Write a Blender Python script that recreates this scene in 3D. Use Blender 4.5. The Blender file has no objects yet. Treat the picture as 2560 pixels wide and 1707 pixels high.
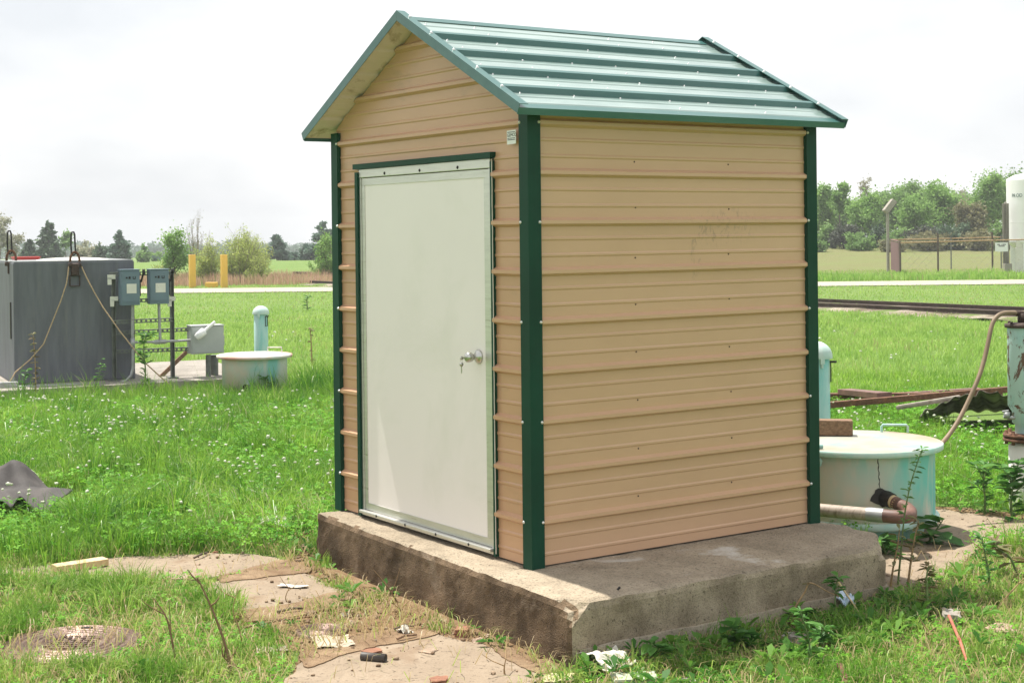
import bpy, bmesh, math, random
import numpy as np
from mathutils import Vector, Matrix, Quaternion, noise

random.seed(7)
rng = np.random.default_rng(7)
scene = bpy.context.scene

# ------------------------------------------------------------------ camera
CAM = np.array([5.587, -3.920, 1.528])
YAW, PIT, ROLL, FPX = -0.971, -0.004, -0.011, 3738.149
PPY = -254.641
SC = 2560 / 2352.0
_F = np.array([math.sin(YAW) * math.cos(PIT), math.cos(YAW) * math.cos(PIT), math.sin(PIT)])
_R = np.array([math.cos(YAW), -math.sin(YAW), 0.0])
_U = np.cross(_R, _F)
_R2 = math.cos(ROLL) * _R + math.sin(ROLL) * _U
_U2 = -math.sin(ROLL) * _R + math.cos(ROLL) * _U
cd = bpy.data.cameras.new('camera')
cam = bpy.data.objects.new('camera', cd)
scene.collection.objects.link(cam)
cam.matrix_world = Matrix(((_R2[0], _U2[0], -_F[0], CAM[0]), (_R2[1], _U2[1], -_F[1], CAM[1]),
                           (_R2[2], _U2[2], -_F[2], CAM[2]), (0, 0, 0, 1)))
cd.sensor_width = 36.0
cd.lens = FPX / 2560 * 36.0
cd.shift_y = PPY / 2560
cd.clip_start = 0.05
cd.clip_end = 6000
scene.camera = cam

# ------------------------------------------------------------------ world, sun, exposure
SUN_DIR = Vector((0.40, 0.048, -1.0)).normalized()
SUN_EL = math.asin(-SUN_DIR.z)
SUN_ROT = math.atan2(-SUN_DIR.x, -SUN_DIR.y)
world = bpy.data.worlds.new('World')
scene.world = world
world.use_nodes = True
wn, wl = world.node_tree.nodes, world.node_tree.links
wn.clear()
w_out = wn.new('ShaderNodeOutputWorld')
sky = wn.new('ShaderNodeTexSky')
sky.sky_type = 'NISHITA'
sky.sun_disc = False
sky.sun_elevation = SUN_EL
sky.sun_rotation = SUN_ROT
sky.air_density = 1.0
sky.dust_density = 3.0
bg_sky = wn.new('ShaderNodeBackground')
bg_sky.inputs['Strength'].default_value = 0.10
wl.new(sky.outputs['Color'], bg_sky.inputs['Color'])
# high thin cloud deck over that sky
tc = wn.new('ShaderNodeTexCoord')
mp = wn.new('ShaderNodeMapping')
mp.inputs['Scale'].default_value = (1.0, 1.0, 2.6)
mp.inputs['Location'].default_value = (0.35, 0.1, 0.25)
wl.new(tc.outputs['Generated'], mp.inputs['Vector'])
cn = wn.new('ShaderNodeTexNoise')
cn.inputs['Scale'].default_value = 3.2
cn.inputs['Detail'].default_value = 6.0
cn.inputs['Roughness'].default_value = 0.5
wl.new(mp.outputs['Vector'], cn.inputs['Vector'])
cr = wn.new('ShaderNodeValToRGB')
cr.color_ramp.elements[0].position = 0.36
cr.color_ramp.elements[0].color = (0.71, 0.73, 0.755, 1)
cr.color_ramp.elements[1].position = 0.60
cr.color_ramp.elements[1].color = (0.97, 0.97, 0.97, 1)
wl.new(cn.outputs['Fac'], cr.inputs['Fac'])
bg_cl = wn.new('ShaderNodeBackground')
bg_cl.inputs['Strength'].default_value = 0.70
wl.new(cr.outputs['Color'], bg_cl.inputs['Color'])
wmix = wn.new('ShaderNodeMixShader')
wmix.inputs['Fac'].default_value = 0.9
wl.new(bg_sky.outputs[0], wmix.inputs[1])
wl.new(bg_cl.outputs[0], wmix.inputs[2])
wl.new(wmix.outputs[0], w_out.inputs['Surface'])

sd = bpy.data.lights.new('sun', 'SUN')
sd.energy = 4.3
sd.angle = math.radians(0.55)
sd.color = (1.0, 0.95, 0.87)
sun = bpy.data.objects.new('sun', sd)
scene.collection.objects.link(sun)
sun.rotation_euler = SUN_DIR.to_track_quat('-Z', 'Y').to_euler()
sun.location = (-30, -5, 60)

scene.view_settings.view_transform = 'Standard'
scene.view_settings.look = 'None'
scene.view_settings.gamma = 1.0
scene.view_settings.exposure = 0.85
try:
    scene.view_settings.use_curve_mapping = False
except Exception:
    pass
scene.cycles.max_bounces = 8
scene.cycles.transparent_max_bounces = 12

# ------------------------------------------------------------------ placing helpers
GZ = -0.27


def ray(u, v):
    u = u * SC; v = v * SC
    return _F + _R2 * (u - 1280) / FPX - _U2 * (v - 853.5 - PPY) / FPX


def onplane(u, v, ax, val):
    d = ray(u, v)
    return CAM + d * (val - CAM[ax]) / d[ax]


def G(u, v, z=GZ):
    return onplane(u, v, 2, z)


def at(u, v, t):
    return CAM + ray(u, v) * t


def smooth(a, b, x):
    t = np.clip((x - a) / (b - a), 0, 1)
    return t * t * (3 - 2 * t)


def ground_h(x, y):
    """height of the terrain: flat yard, low berm at the wood's edge"""
    x = np.asarray(x, float); y = np.asarray(y, float)
    t = (x - CAM[0]) * _F[0] + (y - CAM[1]) * _F[1]
    s = (x - CAM[0]) * _R[0] + (y - CAM[1]) * _R[1]
    lat = s / np.maximum(t, 1.0)
    m = smooth(-0.02, 0.10, lat) * (t > 0)
    h = 1.25 * smooth(66, 112, t) * m
    d = np.hypot(x - 0, y - 0)
    bump = smooth(9.0, 16.0, d) * 0.05 * (np.sin(x * 0.9 + 1.3) * np.cos(y * 0.8) + 0.6 * np.sin(x * 2.3 + y * 1.7))
    bump *= 1 - smooth(26, 34, t)
    fall = -0.0118 * np.maximum(0, t - 106)          # the far fields fall gently away
    return GZ + h + bump + fall


def inpoly(x, y, poly):
    c = np.zeros(x.shape, bool)
    n = len(poly); j = n - 1
    for i in range(n):
        xi, yi = poly[i][0], poly[i][1]; xj, yj = poly[j][0], poly[j][1]
        hit = ((yi > y) != (yj > y)) & (x < (xj - xi) * (y - yi) / (yj - yi + 1e-12) + xi)
        c ^= hit
        j = i
    return c


# ------------------------------------------------------------------ material helpers
def _nt(name):
    m = bpy.data.materials.new(name)
    m.use_nodes = True
    n = m.node_tree.nodes; l = m.node_tree.links
    return m, n, l, n['Principled BSDF']


def _mix(n, l, fac, a, b, mode='MIX'):
    x = n.new('ShaderNodeMix'); x.data_type = 'RGBA'; x.blend_type = mode
    for sock, val in ((x.inputs['Factor'], fac), (x.inputs[6], a), (x.inputs[7], b)):
        if hasattr(val, 'is_linked'):
            l.new(val, sock)
        elif isinstance(val, (tuple, list)):
            sock.default_value = (*val[:3], 1)
        else:
            sock.default_value = val
    return x.outputs[2]


def _noise(n, l, scale, detail=4, rough=0.55, vec=None, dist=0.0):
    t = n.new('ShaderNodeTexNoise')
    t.inputs['Scale'].default_value = scale
    t.inputs['Detail'].default_value = detail
    t.inputs['Roughness'].default_value = rough
    t.inputs['Distortion'].default_value = dist
    if vec is not None:
        l.new(vec, t.inputs['Vector'])
    return t.outputs['Fac']


def _ramp(n, l, fac, a, b, ca=(0, 0, 0), cb=(1, 1, 1)):
    r = n.new('ShaderNodeValToRGB')
    r.color_ramp.elements[0].position = a; r.color_ramp.elements[0].color = (*ca, 1)
    r.color_ramp.elements[1].position = b; r.color_ramp.elements[1].color = (*cb, 1)
    l.new(fac, r.inputs['Fac'])
    return r.outputs['Color']


def _coord(n, l, scale=(1, 1, 1)):
    t = n.new('ShaderNodeTexCoord')
    m = n.new('ShaderNodeMapping')
    m.inputs['Scale'].default_value = scale
    l.new(t.outputs['Object'], m.inputs['Vector'])
    return m.outputs['Vector']


def _bump(n, l, bsdf, fac, strength, dist=0.02):
    b = n.new('ShaderNodeBump')
    b.inputs['Strength'].default_value = strength
    b.inputs['Distance'].default_value = dist
    l.new(fac, b.inputs['Height'])
    l.new(b.outputs['Normal'], bsdf.inputs['Normal'])


def mat(name, col, rough=0.6, metal=0.0, var=0.15, scale=6.0, stretch=(1, 1, 1), dirt=None, bump=0.0,
        bscale=60.0, coat=0.0, ior=1.5):
    m, n, l, b = _nt(name)
    vec = _coord(n, l, stretch)
    f = _noise(n, l, scale, 5, 0.6, vec)
    lo = tuple(max(0, c * (1 - var)) for c in col); hi = tuple(min(1, c * (1 + var)) for c in col)
    c = _ramp(n, l, f, 0.3, 0.7, lo, hi)
    if dirt:
        dc, dscale, t0, t1 = dirt
        f2 = _noise(n, l, dscale, 6, 0.65, vec, 0.4)
        c = _mix(n, l, _ramp(n, l, f2, t0, t1), c, dc)
    l.new(c, b.inputs['Base Color'])
    b.inputs['Roughness'].default_value = rough
    b.inputs['Metallic'].default_value = metal
    b.inputs['IOR'].default_value = ior
    b.inputs['Coat Weight'].default_value = coat
    if bump:
        _bump(n, l, b, _noise(n, l, bscale, 4, 0.6, vec), bump)
    return m


def leafmat(name, c0, c1, trans=0.35, rough=0.5, dry=None, spec=0.3):
    """foliage: per-leaf shade from the 'rnd' attribute, light through the blade"""
    m, n, l, b = _nt(name)
    a = n.new('ShaderNodeAttribute'); a.attribute_name = 'rnd'
    r = n.new('ShaderNodeValToRGB')
    r.color_ramp.elements[0].position = 0.0; r.color_ramp.elements[0].color = (*c0, 1)
    r.color_ramp.elements[1].position = 0.9 if dry else 1.0; r.color_ramp.elements[1].color = (*c1, 1)
    if dry:
        e = r.color_ramp.elements.new(0.97); e.color = (*dry, 1)
    l.new(a.outputs['Fac'], r.inputs['Fac'])
    l.new(r.outputs['Color'], b.inputs['Base Color'])
    b.inputs['Roughness'].default_value = rough
    b.inputs['Specular IOR Level'].default_value = spec
    t = n.new('ShaderNodeBsdfTranslucent')
    l.new(r.outputs['Color'], t.inputs['Color'])
    mx = n.new('ShaderNodeMixShader'); mx.inputs['Fac'].default_value = trans
    l.new(b.outputs[0], mx.inputs[1]); l.new(t.outputs[0], mx.inputs[2])
    l.new(mx.outputs[0], n['Material Output'].inputs['Surface'])
    return m


# ------------------------------------------------------------------ mesh builder
class MB:
    def __init__(self):
        self.v = []; self.f = []; self.m = []; self.sm = []

    def add(self, verts, faces, mi=0, smooth=False):
        o = len(self.v)
        self.v.extend([tuple(float(c) for c in p) for p in verts])
        for f in faces:
            self.f.append([i + o for i in f]); self.m.append(mi); self.sm.append(smooth)
        return self

    def quad(self, a, b, c, d, mi=0):
        return self.add([a, b, c, d], [(0, 1, 2, 3)], mi)

    def box(self, c, s, mi=0, ax=None, bev=0.0):
        """box centred at c, size s, ax = optional 3 axis vectors; bev cuts the edges off"""
        c = np.array(c, float); h = np.array(s, float) / 2
        A = np.eye(3) if ax is None else np.array(ax, float)
        if bev <= 0:
            P = [c + A[0] * (h[0] * i) + A[1] * (h[1] * j) + A[2] * (h[2] * k) for i in (-1, 1) for j in (-1, 1) for k in (-1, 1)]
            F = [(0, 1, 3, 2), (4, 6, 7, 5), (0, 4, 5, 1), (2, 3, 7, 6), (0, 2, 6, 4), (1, 5, 7, 3)]
            return self.add(P, F, mi)
        bm = bmesh.new()
        bmesh.ops.create_cube(bm, size=1.0)
        for v in bm.verts:
            v.co = Vector((v.co.x * s[0], v.co.y * s[1], v.co.z * s[2]))
        bmesh.ops.bevel(bm, geom=bm.edges[:], offset=min(bev, min(s) * 0.45), segments=2, affect='EDGES', profile=0.6)
        bm.verts.ensure_lookup_table()
        P = [c + A[0] * v.co.x + A[1] * v.co.y + A[2] * v.co.z for v in bm.verts]
        F = [[v.index for v in f.verts] for f in bm.faces]
        bm.free()
        return self.add(P, F, mi)

    def tube(self, pts, r, n=10, mi=0, cap=True, smooth=True):
        pts = [Vector(p) for p in pts]
        if not hasattr(r, '__len__'):
            r = [r] * len(pts)
        V = []; F = []
        prev = None
        for i, p in enumerate(pts):
            d = (pts[min(i + 1, len(pts) - 1)] - pts[max(i - 1, 0)])
            if d.length < 1e-9: d = Vector((0, 0, 1))
            d.normalize()
            if prev is None:
                a = d.orthogonal().normalized()
            else:
                a = (prev - d * prev.dot(d))
                a = a.normalized() if a.length > 1e-6 else d.orthogonal().normalized()
            prev = a
            b = d.cross(a)
            for k in range(n):
                t = 2 * math.pi * k / n
                V.append(p + (a * math.cos(t) + b * math.sin(t)) * r[i])
        for i in range(len(pts) - 1):
            for k in range(n):
                k2 = (k + 1) % n
                F.append((i * n + k, i * n + k2, (i + 1) * n + k2, (i + 1) * n + k))
        self.add(V, F, mi, smooth)
        if cap:
            o = (len(pts) - 1) * n
            self.add(V[:n], [tuple(range(n - 1, -1, -1))], mi)
            self.add(V[o:], [tuple(range(n))], mi)
        return self

    def lathe(self, prof, c, n=40, mi=0, ax=None, smooth=True, close=False):
        """prof = [(r, z)...] turned about the z axis (or ax[2]) through c"""
        c = np.array(c, float); A = np.eye(3) if ax is None else np.array(ax, float)
        V = []; F = []
        for (r, z) in prof:
            for k in range(n):
                t = 2 * math.pi * k / n
                V.append(c + A[0] * (r * math.cos(t)) + A[1] * (r * math.sin(t)) + A[2] * z)
        for i in range(len(prof) - 1):
            for k in range(n):
                k2 = (k + 1) % n
                F.append((i * n + k, i * n + k2, (i + 1) * n + k2, (i + 1) * n + k))
        return self.add(V, F, mi, smooth)

    def prism(self, poly, vec, mi=0):
        """polygon (3-D points) swept along vec"""
        n = len(poly); vec = np.array(vec, float)
        P = [np.array(p, float) for p in poly]
        V = P + [p + vec for p in P]
        F = [tuple(range(n - 1, -1, -1)), tuple(range(n, 2 * n))]
        for i in range(n):
            j = (i + 1) % n
            F.append((i, j, n + j, n + i))
        return self.add(V, F, mi)

    def build(self, name, mats, parent=None, loc=None, fix=True):
        me = bpy.data.meshes.new(name)
        if loc is not None:
            o = np.array(loc, float)
        elif parent is not None:
            o = np.array(parent.get('_o', (0, 0, 0)), float)
        else:
            o = np.array(self.v).mean(0); o[2] = np.array(self.v)[:, 2].min()
        me.from_pydata([tuple(np.array(p) - o) for p in self.v], [], self.f)
        if not isinstance(mats, (list, tuple)): mats = [mats]
        for m in mats: me.materials.append(m)
        me.polygons.foreach_set('material_index', self.m)
        me.polygons.foreach_set('use_smooth', self.sm)
        if fix:
            bm = bmesh.new(); bm.from_mesh(me)
            bmesh.ops.recalc_face_normals(bm, faces=bm.faces[:])
            bm.to_mesh(me); bm.free()
        ob = bpy.data.objects.new(name, me)
        scene.collection.objects.link(ob)
        if parent is None:
            ob.location = o
        else:
            ob.parent = parent
        ob['_o'] = tuple(o)
        return ob


def fastmesh(name, V, polys, mats, rnd=None, mi=None, loc=(0, 0, 0), parent=None, smooth=False):
    """V (n,3); polys = list of (array (m,k)) index arrays; rnd per-vertex float"""
    if parent is not None:
        loc = parent.get('_o', (0, 0, 0))
    V = np.asarray(V, np.float64) - np.array(loc)
    me = bpy.data.meshes.new(name)
    loops = np.concatenate([p.ravel() for p in polys]).astype(np.int32)
    tot = np.concatenate([np.full(len(p), p.shape[1], np.int32) for p in polys])
    start = np.concatenate([[0], np.cumsum(tot)[:-1]]).astype(np.int32)
    me.vertices.add(len(V)); me.vertices.foreach_set('co', V.astype(np.float32).ravel())
    me.loops.add(len(loops)); me.loops.foreach_set('vertex_index', loops)
    me.polygons.add(len(tot)); me.polygons.foreach_set('loop_start', start)
    try:
        me.polygons.foreach_set('loop_total', tot)
    except Exception:
        pass
    if not isinstance(mats, (list, tuple)): mats = [mats]
    for m in mats: me.materials.append(m)
    if mi is not None: me.polygons.foreach_set('material_index', np.asarray(mi, np.int32))
    if smooth: me.polygons.foreach_set('use_smooth', np.ones(len(tot), bool))
    me.update(calc_edges=True)
    if rnd is not None:
        at_ = me.attributes.new('rnd', 'FLOAT', 'POINT')
        at_.data.foreach_set('value', np.asarray(rnd, np.float32))
    ob = bpy.data.objects.new(name, me)
    scene.collection.objects.link(ob)
    if parent is not None: ob.parent = parent
    else: ob.location = loc
    ob['_o'] = tuple(loc)
    return ob


def thing(name, label, cat, loc, group=None):
    o = bpy.data.objects.new(name, None)
    o.empty_display_size = 0.2
    scene.collection.objects.link(o)
    o.location = tuple(float(c) for c in loc)
    o['_o'] = tuple(float(c) for c in loc)
    return tag(o, label, cat, group)


def tag(o, label, cat, group=None, kind=None):
    if label: o['label'] = label
    if cat: o['category'] = cat
    if group: o['group'] = group
    if kind: o['kind'] = kind
    return o


def struct(o, kind='structure'):
    o['kind'] = kind
    return o

# ------------------------------------------------------------------ materials
M = {}
M['tan'] = mat('tan_sheet_metal', (0.545, 0.322, 0.194), 0.34, 0.0, 0.05, 1.6, (1, 1, 3), dirt=((0.42, 0.27, 0.16), 2.2, 0.58, 0.78))
M['green'] = mat('dark_green_trim', (0.0015, 0.044, 0.023), 0.5, 0.0, 0.2, 3.0, ior=1.3)
M['alu'] = mat('brushed_aluminium', (0.62, 0.61, 0.57), 0.38, 0.75, 0.08, 5, (1, 1, 12), dirt=((0.33, 0.29, 0.22), 9, 0.6, 0.75))
M['door'] = mat('off_white_door_skin', (0.85, 0.785, 0.765), 0.42, 0.0, 0.02, 1.2, dirt=((0.72, 0.69, 0.63), 1.6, 0.5, 0.9))
M['screw'] = mat('zinc_screw', (0.72, 0.72, 0.70), 0.3, 0.8, 0.05)
M['dark'] = mat('dark_rubber', (0.02, 0.02, 0.022), 0.6, 0.0, 0.3)
M['soffit'] = mat('bare_sheet_underside', (0.72, 0.60, 0.57), 0.55, 0.0, 0.05, 3, dirt=((0.36, 0.25, 0.17), 7.5, 0.56, 0.72))
M['sticker'] = mat('white_sticker', (0.78, 0.78, 0.76), 0.4, 0.0, 0.04, 30)
M['ink'] = mat('black_ink', (0.03, 0.03, 0.03), 0.5, 0.0, 0.1)
M['steel'] = mat('satin_steel', (0.55, 0.54, 0.50), 0.28, 0.9, 0.06)
M['gal'] = mat('dull_galvanised', (0.35, 0.36, 0.36), 0.5, 0.6, 0.2, 8, dirt=((0.16, 0.12, 0.08), 10, 0.6, 0.75))
M['white'] = mat('white_paint', (0.80, 0.80, 0.80), 0.45, 0.0, 0.03, 2)
M['white_dirty'] = mat('weathered_white', (0.68, 0.66, 0.60), 0.6, 0.0, 0.08, 6, dirt=((0.4, 0.32, 0.2), 6, 0.58, 0.75))
M['rust'] = mat('rusted_steel', (0.14, 0.065, 0.035), 0.85, 0.1, 0.45, 22, bump=0.4)
M['darkrust'] = mat('dark_rusted_iron', (0.055, 0.035, 0.026), 0.75, 0.2, 0.4, 25, bump=0.3)
M['blackmetal'] = mat('black_iron', (0.025, 0.023, 0.022), 0.55, 0.3, 0.3, 20)
M['wood'] = mat('pale_cut_timber', (0.62, 0.47, 0.26), 0.75, 0.0, 0.15, 5, (1, 8, 8), bump=0.15)
M['oldwood'] = mat('weathered_timber', (0.20, 0.12, 0.07), 0.85, 0.0, 0.4, 5, (2, 14, 14), dirt=((0.33, 0.22, 0.13), 4, 0.5, 0.75), bump=0.3)
M['stone'] = mat('broken_stone', (0.34, 0.25, 0.18), 0.9, 0.0, 0.3, 14, bump=0.5)
M['greystone'] = mat('grey_concrete_chunk', (0.31, 0.285, 0.245), 0.9, 0.0, 0.2, 18, bump=0.5)
M['brick'] = mat('broken_red_brick', (0.27, 0.125, 0.075), 0.9, 0.0, 0.3, 20, bump=0.5)
M['paper'] = mat('crumpled_white_paper', (0.60, 0.57, 0.50), 0.75, 0.0, 0.14, 9)
M['bark'] = mat('bark', (0.10, 0.075, 0.055), 0.95, 0.0, 0.35, 8, (1, 1, 0.3), bump=0.4)
M['greybark'] = mat('grey_twig_bark', (0.26, 0.22, 0.18), 0.95, 0.0, 0.3, 8)
M['drystem'] = mat('dry_stalk', (0.33, 0.22, 0.11), 0.85, 0.0, 0.3, 30)
M['rope'] = mat('tan_rope', (0.42, 0.31, 0.19), 0.9, 0.0, 0.25, 60)
M['yellow'] = mat('yellow_paint', (0.72, 0.44, 0.06), 0.5, 0.0, 0.08, 3)
M['fabric'] = mat('grey_black_sheet', (0.034, 0.029, 0.027), 0.75, 0.0, 0.2, 6, dirt=((0.085, 0.073, 0.065), 5, 0.5, 0.75), bump=0.1)
M['tankgrey'] = mat('weathered_grey_steel_paint', (0.115, 0.125, 0.142), 0.7, 0.0, 0.2, 4, (3, 3, 0.4), dirt=((0.15, 0.16, 0.16), 5, 0.5, 0.8), bump=0.05)
M['tankpale'] = mat('pale_grey_steel_paint', (0.20, 0.215, 0.22), 0.7, 0.0, 0.12, 4, (3, 3, 0.5))
M['boxblue'] = mat('blue_grey_enamel', (0.13, 0.19, 0.235), 0.42, 0.0, 0.1, 5)
M['boxgrey'] = mat('light_grey_enamel', (0.36, 0.39, 0.37), 0.5, 0.0, 0.08, 5)
M['strut'] = mat('aged_strut_steel', (0.15, 0.165, 0.15), 0.55, 0.4, 0.3, 12, dirt=((0.16, 0.10, 0.06), 8, 0.62, 0.75))
M['hose'] = mat('brown_hose_rubber', (0.20, 0.14, 0.085), 0.6, 0.0, 0.15, 8)
M['pvc'] = mat('beige_pvc', (0.36, 0.30, 0.24), 0.6, 0.0, 0.2, 6, (4, 1, 1), dirt=((0.16, 0.12, 0.085), 9, 0.5, 0.66))
M['elbow'] = mat('red_brown_pipe', (0.155, 0.08, 0.06), 0.55, 0.0, 0.4, 10)
M['redpaint'] = mat('red_paint', (0.52, 0.06, 0.05), 0.5)
M['orange'] = mat('orange_red_paint', (0.42, 0.125, 0.08), 0.7, 0, 0.3, 14)
M['teal_rod'] = mat('faded_teal_pipe', (0.24, 0.42, 0.39), 0.5)


def roofmat(name, sky_sheen):
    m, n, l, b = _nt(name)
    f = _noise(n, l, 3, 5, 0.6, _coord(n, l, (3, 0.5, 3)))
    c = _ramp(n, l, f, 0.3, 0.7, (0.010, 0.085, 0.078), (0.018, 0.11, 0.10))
    # pale sky reflection on the flats of the sheet, put into the colour
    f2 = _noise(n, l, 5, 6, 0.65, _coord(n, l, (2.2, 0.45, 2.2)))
    c = _mix(n, l, _ramp(n, l, f2, 0.35, 0.75, (sky_sheen * 0.55,) * 3, (sky_sheen,) * 3), c, (0.48, 0.58, 0.53))
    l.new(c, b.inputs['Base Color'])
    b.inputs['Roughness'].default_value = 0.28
    b.inputs['IOR'].default_value = 1.6 if sky_sheen > 0.5 else 1.38
    b.inputs['Coat Weight'].default_value = sky_sheen
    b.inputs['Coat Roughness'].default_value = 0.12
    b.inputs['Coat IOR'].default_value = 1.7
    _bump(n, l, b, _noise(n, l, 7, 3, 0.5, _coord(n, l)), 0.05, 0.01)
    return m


M['roof'] = roofmat('teal_roof_sheet_sky_sheen', 0.72)
M['roofrib'] = roofmat('teal_roof_paint', 0.12)  # dark copy for ribs and trims: shaded look by colour, little painted sheen


def tanside():
    """side wall sheet: faint panel waviness and a few grey scuffs"""
    m, n, l, b = _nt('tan_sheet_metal_scuffed')
    tcx = n.new('ShaderNodeTexCoord')
    vec = _coord(n, l, (1, 1, 3))
    f = _noise(n, l, 1.6, 5, 0.6, vec)
    c = _ramp(n, l, f, 0.3, 0.7, (0.55, 0.346, 0.212), (0.60, 0.378, 0.236))
    # scuff area, centred on the upper part of the wall
    def blob(loc, sc):
        mp_ = n.new('ShaderNodeMapping')
        mp_.inputs['Location'].default_value = loc
        mp_.inputs['Scale'].default_value = sc
        mp_.vector_type = 'TEXTURE'
        l.new(tcx.outputs['Object'], mp_.inputs['Vector'])
        g = n.new('ShaderNodeTexGradient'); g.gradient_type = 'SPHERICAL'
        l.new(mp_.outputs['Vector'], g.inputs['Vector'])
        return g.outputs['Fac']
    f2 = _noise(n, l, 20, 6, 0.75, _coord(n, l, (1, 1.5, 0.7)), 1.2)
    sp = _ramp(n, l, f2, 0.53, 0.66)
    ar = _ramp(n, l, blob((0.935, 1.18 - 0.9, 1.55), (1, 0.30, 0.11)), 0.0, 0.5, (0, 0, 0), (0.55, 0.55, 0.55))
    mul = _mix(n, l, 1.0, sp, ar, 'MULTIPLY')
    c = _mix(n, l, mul, c, (0.20, 0.15, 0.11))
    ar2 = _ramp(n, l, blob((0.935, 1.0 - 0.9, 1.42), (1, 0.05, 0.16)), 0.0, 0.6, (0, 0, 0), (0.6, 0.6, 0.6))
    c = _mix(n, l, _mix(n, l, 1.0, sp, ar2, 'MULTIPLY'), c, (0.22, 0.17, 0.12))
    l.new(c, b.inputs['Base Color'])
    b.inputs['Roughness'].default_value = 0.34
    _bump(n, l, b, _noise(n, l, 2.2, 3, 0.5, _coord(n, l, (1, 1, 1.6))), 0.10, 0.02)
    return m


M['tanside'] = tanside()


def concrete(name, base, dark, aggr=0.5, stain=None, scale=1.0, bump=0.5, edge=None):
    m, n, l, b = _nt(name)
    vec = _coord(n, l)
    f = _noise(n, l, 2.2 * scale, 8, 0.65, vec)
    c = _ramp(n, l, f, 0.36, 0.64, dark, base)
    fs = _noise(n, l, 1.0, 5, 0.6, _coord(n, l, (7, 7, 0.9)), 0.2)
    c = _mix(n, l, _ramp(n, l, fs, 0.5, 0.7, (0, 0, 0), (0.4, 0.4, 0.4)), c, tuple(x * 0.6 for x in dark))
    v = n.new('ShaderNodeTexVoronoi'); v.inputs['Scale'].default_value = 90 * scale
    l.new(vec, v.inputs['Vector'])
    sp = _ramp(n, l, v.outputs['Distance'], 0.12, 0.55, (0.45, 0.45, 0.45), (1, 1, 1))
    c2 = _mix(n, l, aggr, c, sp, 'MULTIPLY')
    f3 = _noise(n, l, 45 * scale, 3, 0.7, vec)
    c2 = _mix(n, l, _ramp(n, l, f3, 0.59, 0.68), c2, tuple(x * 0.45 for x in dark))
    if stain:
        scol, sscale, t0, t1 = stain
        f4 = _noise(n, l, sscale, 6, 0.6, vec, 0.3)
        c2 = _mix(n, l, _ramp(n, l, f4, t0, t1), c2, scol)
    l.new(c2, b.inputs['Base Color'])
    b.inputs['Roughness'].default_value = 0.93
    b.inputs['Specular IOR Level'].default_value = 0.2
    bb = _mix(n, l, 0.5, f3, v.outputs['Distance'])
    _bump(n, l, b, bb, bump, 0.008)
    return m


M['slabtop'] = concrete('old_concrete_top', (0.415, 0.345, 0.255), (0.26, 0.215, 0.155), 0.6, ((0.58, 0.55, 0.50), 2.1, 0.63, 0.72), bump=0.7)
M['slabside'] = concrete('old_concrete_side', (0.45, 0.375, 0.27), (0.22, 0.175, 0.118), 0.6, ((0.11, 0.082, 0.052), 3.4, 0.58, 0.74), scale=1.5, bump=0.45)
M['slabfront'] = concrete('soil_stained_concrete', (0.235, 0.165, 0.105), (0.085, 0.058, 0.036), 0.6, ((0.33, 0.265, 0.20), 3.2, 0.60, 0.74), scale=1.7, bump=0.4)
M['slabfoot'] = concrete('pale_footing_concrete', (0.42, 0.36, 0.275), (0.28, 0.235, 0.17), 0.5, bump=0.4)
M['pad'] = concrete('weathered_path_concrete', (0.325, 0.26, 0.19), (0.25, 0.195, 0.14), 0.2, ((0.20, 0.135, 0.085), 2.6, 0.54, 0.68), bump=0.4)
M['padgrey'] = concrete('grey_footing_concrete', (0.36, 0.33, 0.29), (0.25, 0.23, 0.20), 0.3)
M['road'] = concrete('pale_road', (0.42, 0.385, 0.31), (0.34, 0.31, 0.25), 0.1, bump=0.1, scale=0.3)


def tealmat(name, pale, teal, pink=None, rusty=0.0, thr=(0.45, 0.62)):
    """old teal paint weathered to chalky white, in vertical runs"""
    m, n, l, b = _nt(name)
    f = _noise(n, l, 3.2, 6, 0.62, _coord(n, l, (1.6, 1.6, 0.45)), 0.3)
    c = _ramp(n, l, f, thr[0], thr[1], pale, teal)
    if pink:
        f2 = _noise(n, l, 1.7, 4, 0.6, _coord(n, l, (1, 1, 0.6)))
        c = _mix(n, l, _ramp(n, l, f2, 0.45, 0.65), c, pink)
    if rusty:
        f3 = _noise(n, l, 9, 7, 0.72, _coord(n, l, (1, 1, 0.6)), 0.5)
        c = _mix(n, l, _ramp(n, l, f3, 0.68 - rusty, 0.72 - rusty), c, (0.13, 0.07, 0.05))
    f4 = _noise(n, l, 40, 5, 0.7, _coord(n, l))
    c = _mix(n, l, _ramp(n, l, f4, 0.70, 0.76), c, (0.12, 0.16, 0.14))
    l.new(c, b.inputs['Base Color'])
    b.inputs['Roughness'].default_value = 0.6
    return m


M['teal'] = tealmat('teal_paint_chalky', (0.40, 0.60, 0.57), (0.17, 0.50, 0.47))
M['tealcap'] = tealmat('teal_cap_paint', (0.50, 0.62, 0.58), (0.40, 0.58, 0.54))
M['tealbody'] = tealmat('teal_paint_worn_runs', (0.52, 0.53, 0.45), (0.15, 0.48, 0.43), (0.52, 0.46, 0.37), thr=(0.40, 0.54))
M['tealbody2'] = tealmat('teal_paint_worn_pink', (0.56, 0.58, 0.54), (0.23, 0.52, 0.53), (0.56, 0.47, 0.42))
M['teallid'] = tealmat('pale_lid_paint', (0.37, 0.375, 0.32), (0.25, 0.38, 0.33), (0.34, 0.27, 0.19), thr=(0.42, 0.62))
M['tealrim'] = tealmat('pale_teal_rim', (0.50, 0.62, 0.56), (0.36, 0.60, 0.54))
M['redlid'] = tealmat('lid_paint_with_red_wear', (0.60, 0.58, 0.52), (0.50, 0.56, 0.52), (0.50, 0.22, 0.16), thr=(0.5, 0.7))
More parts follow.
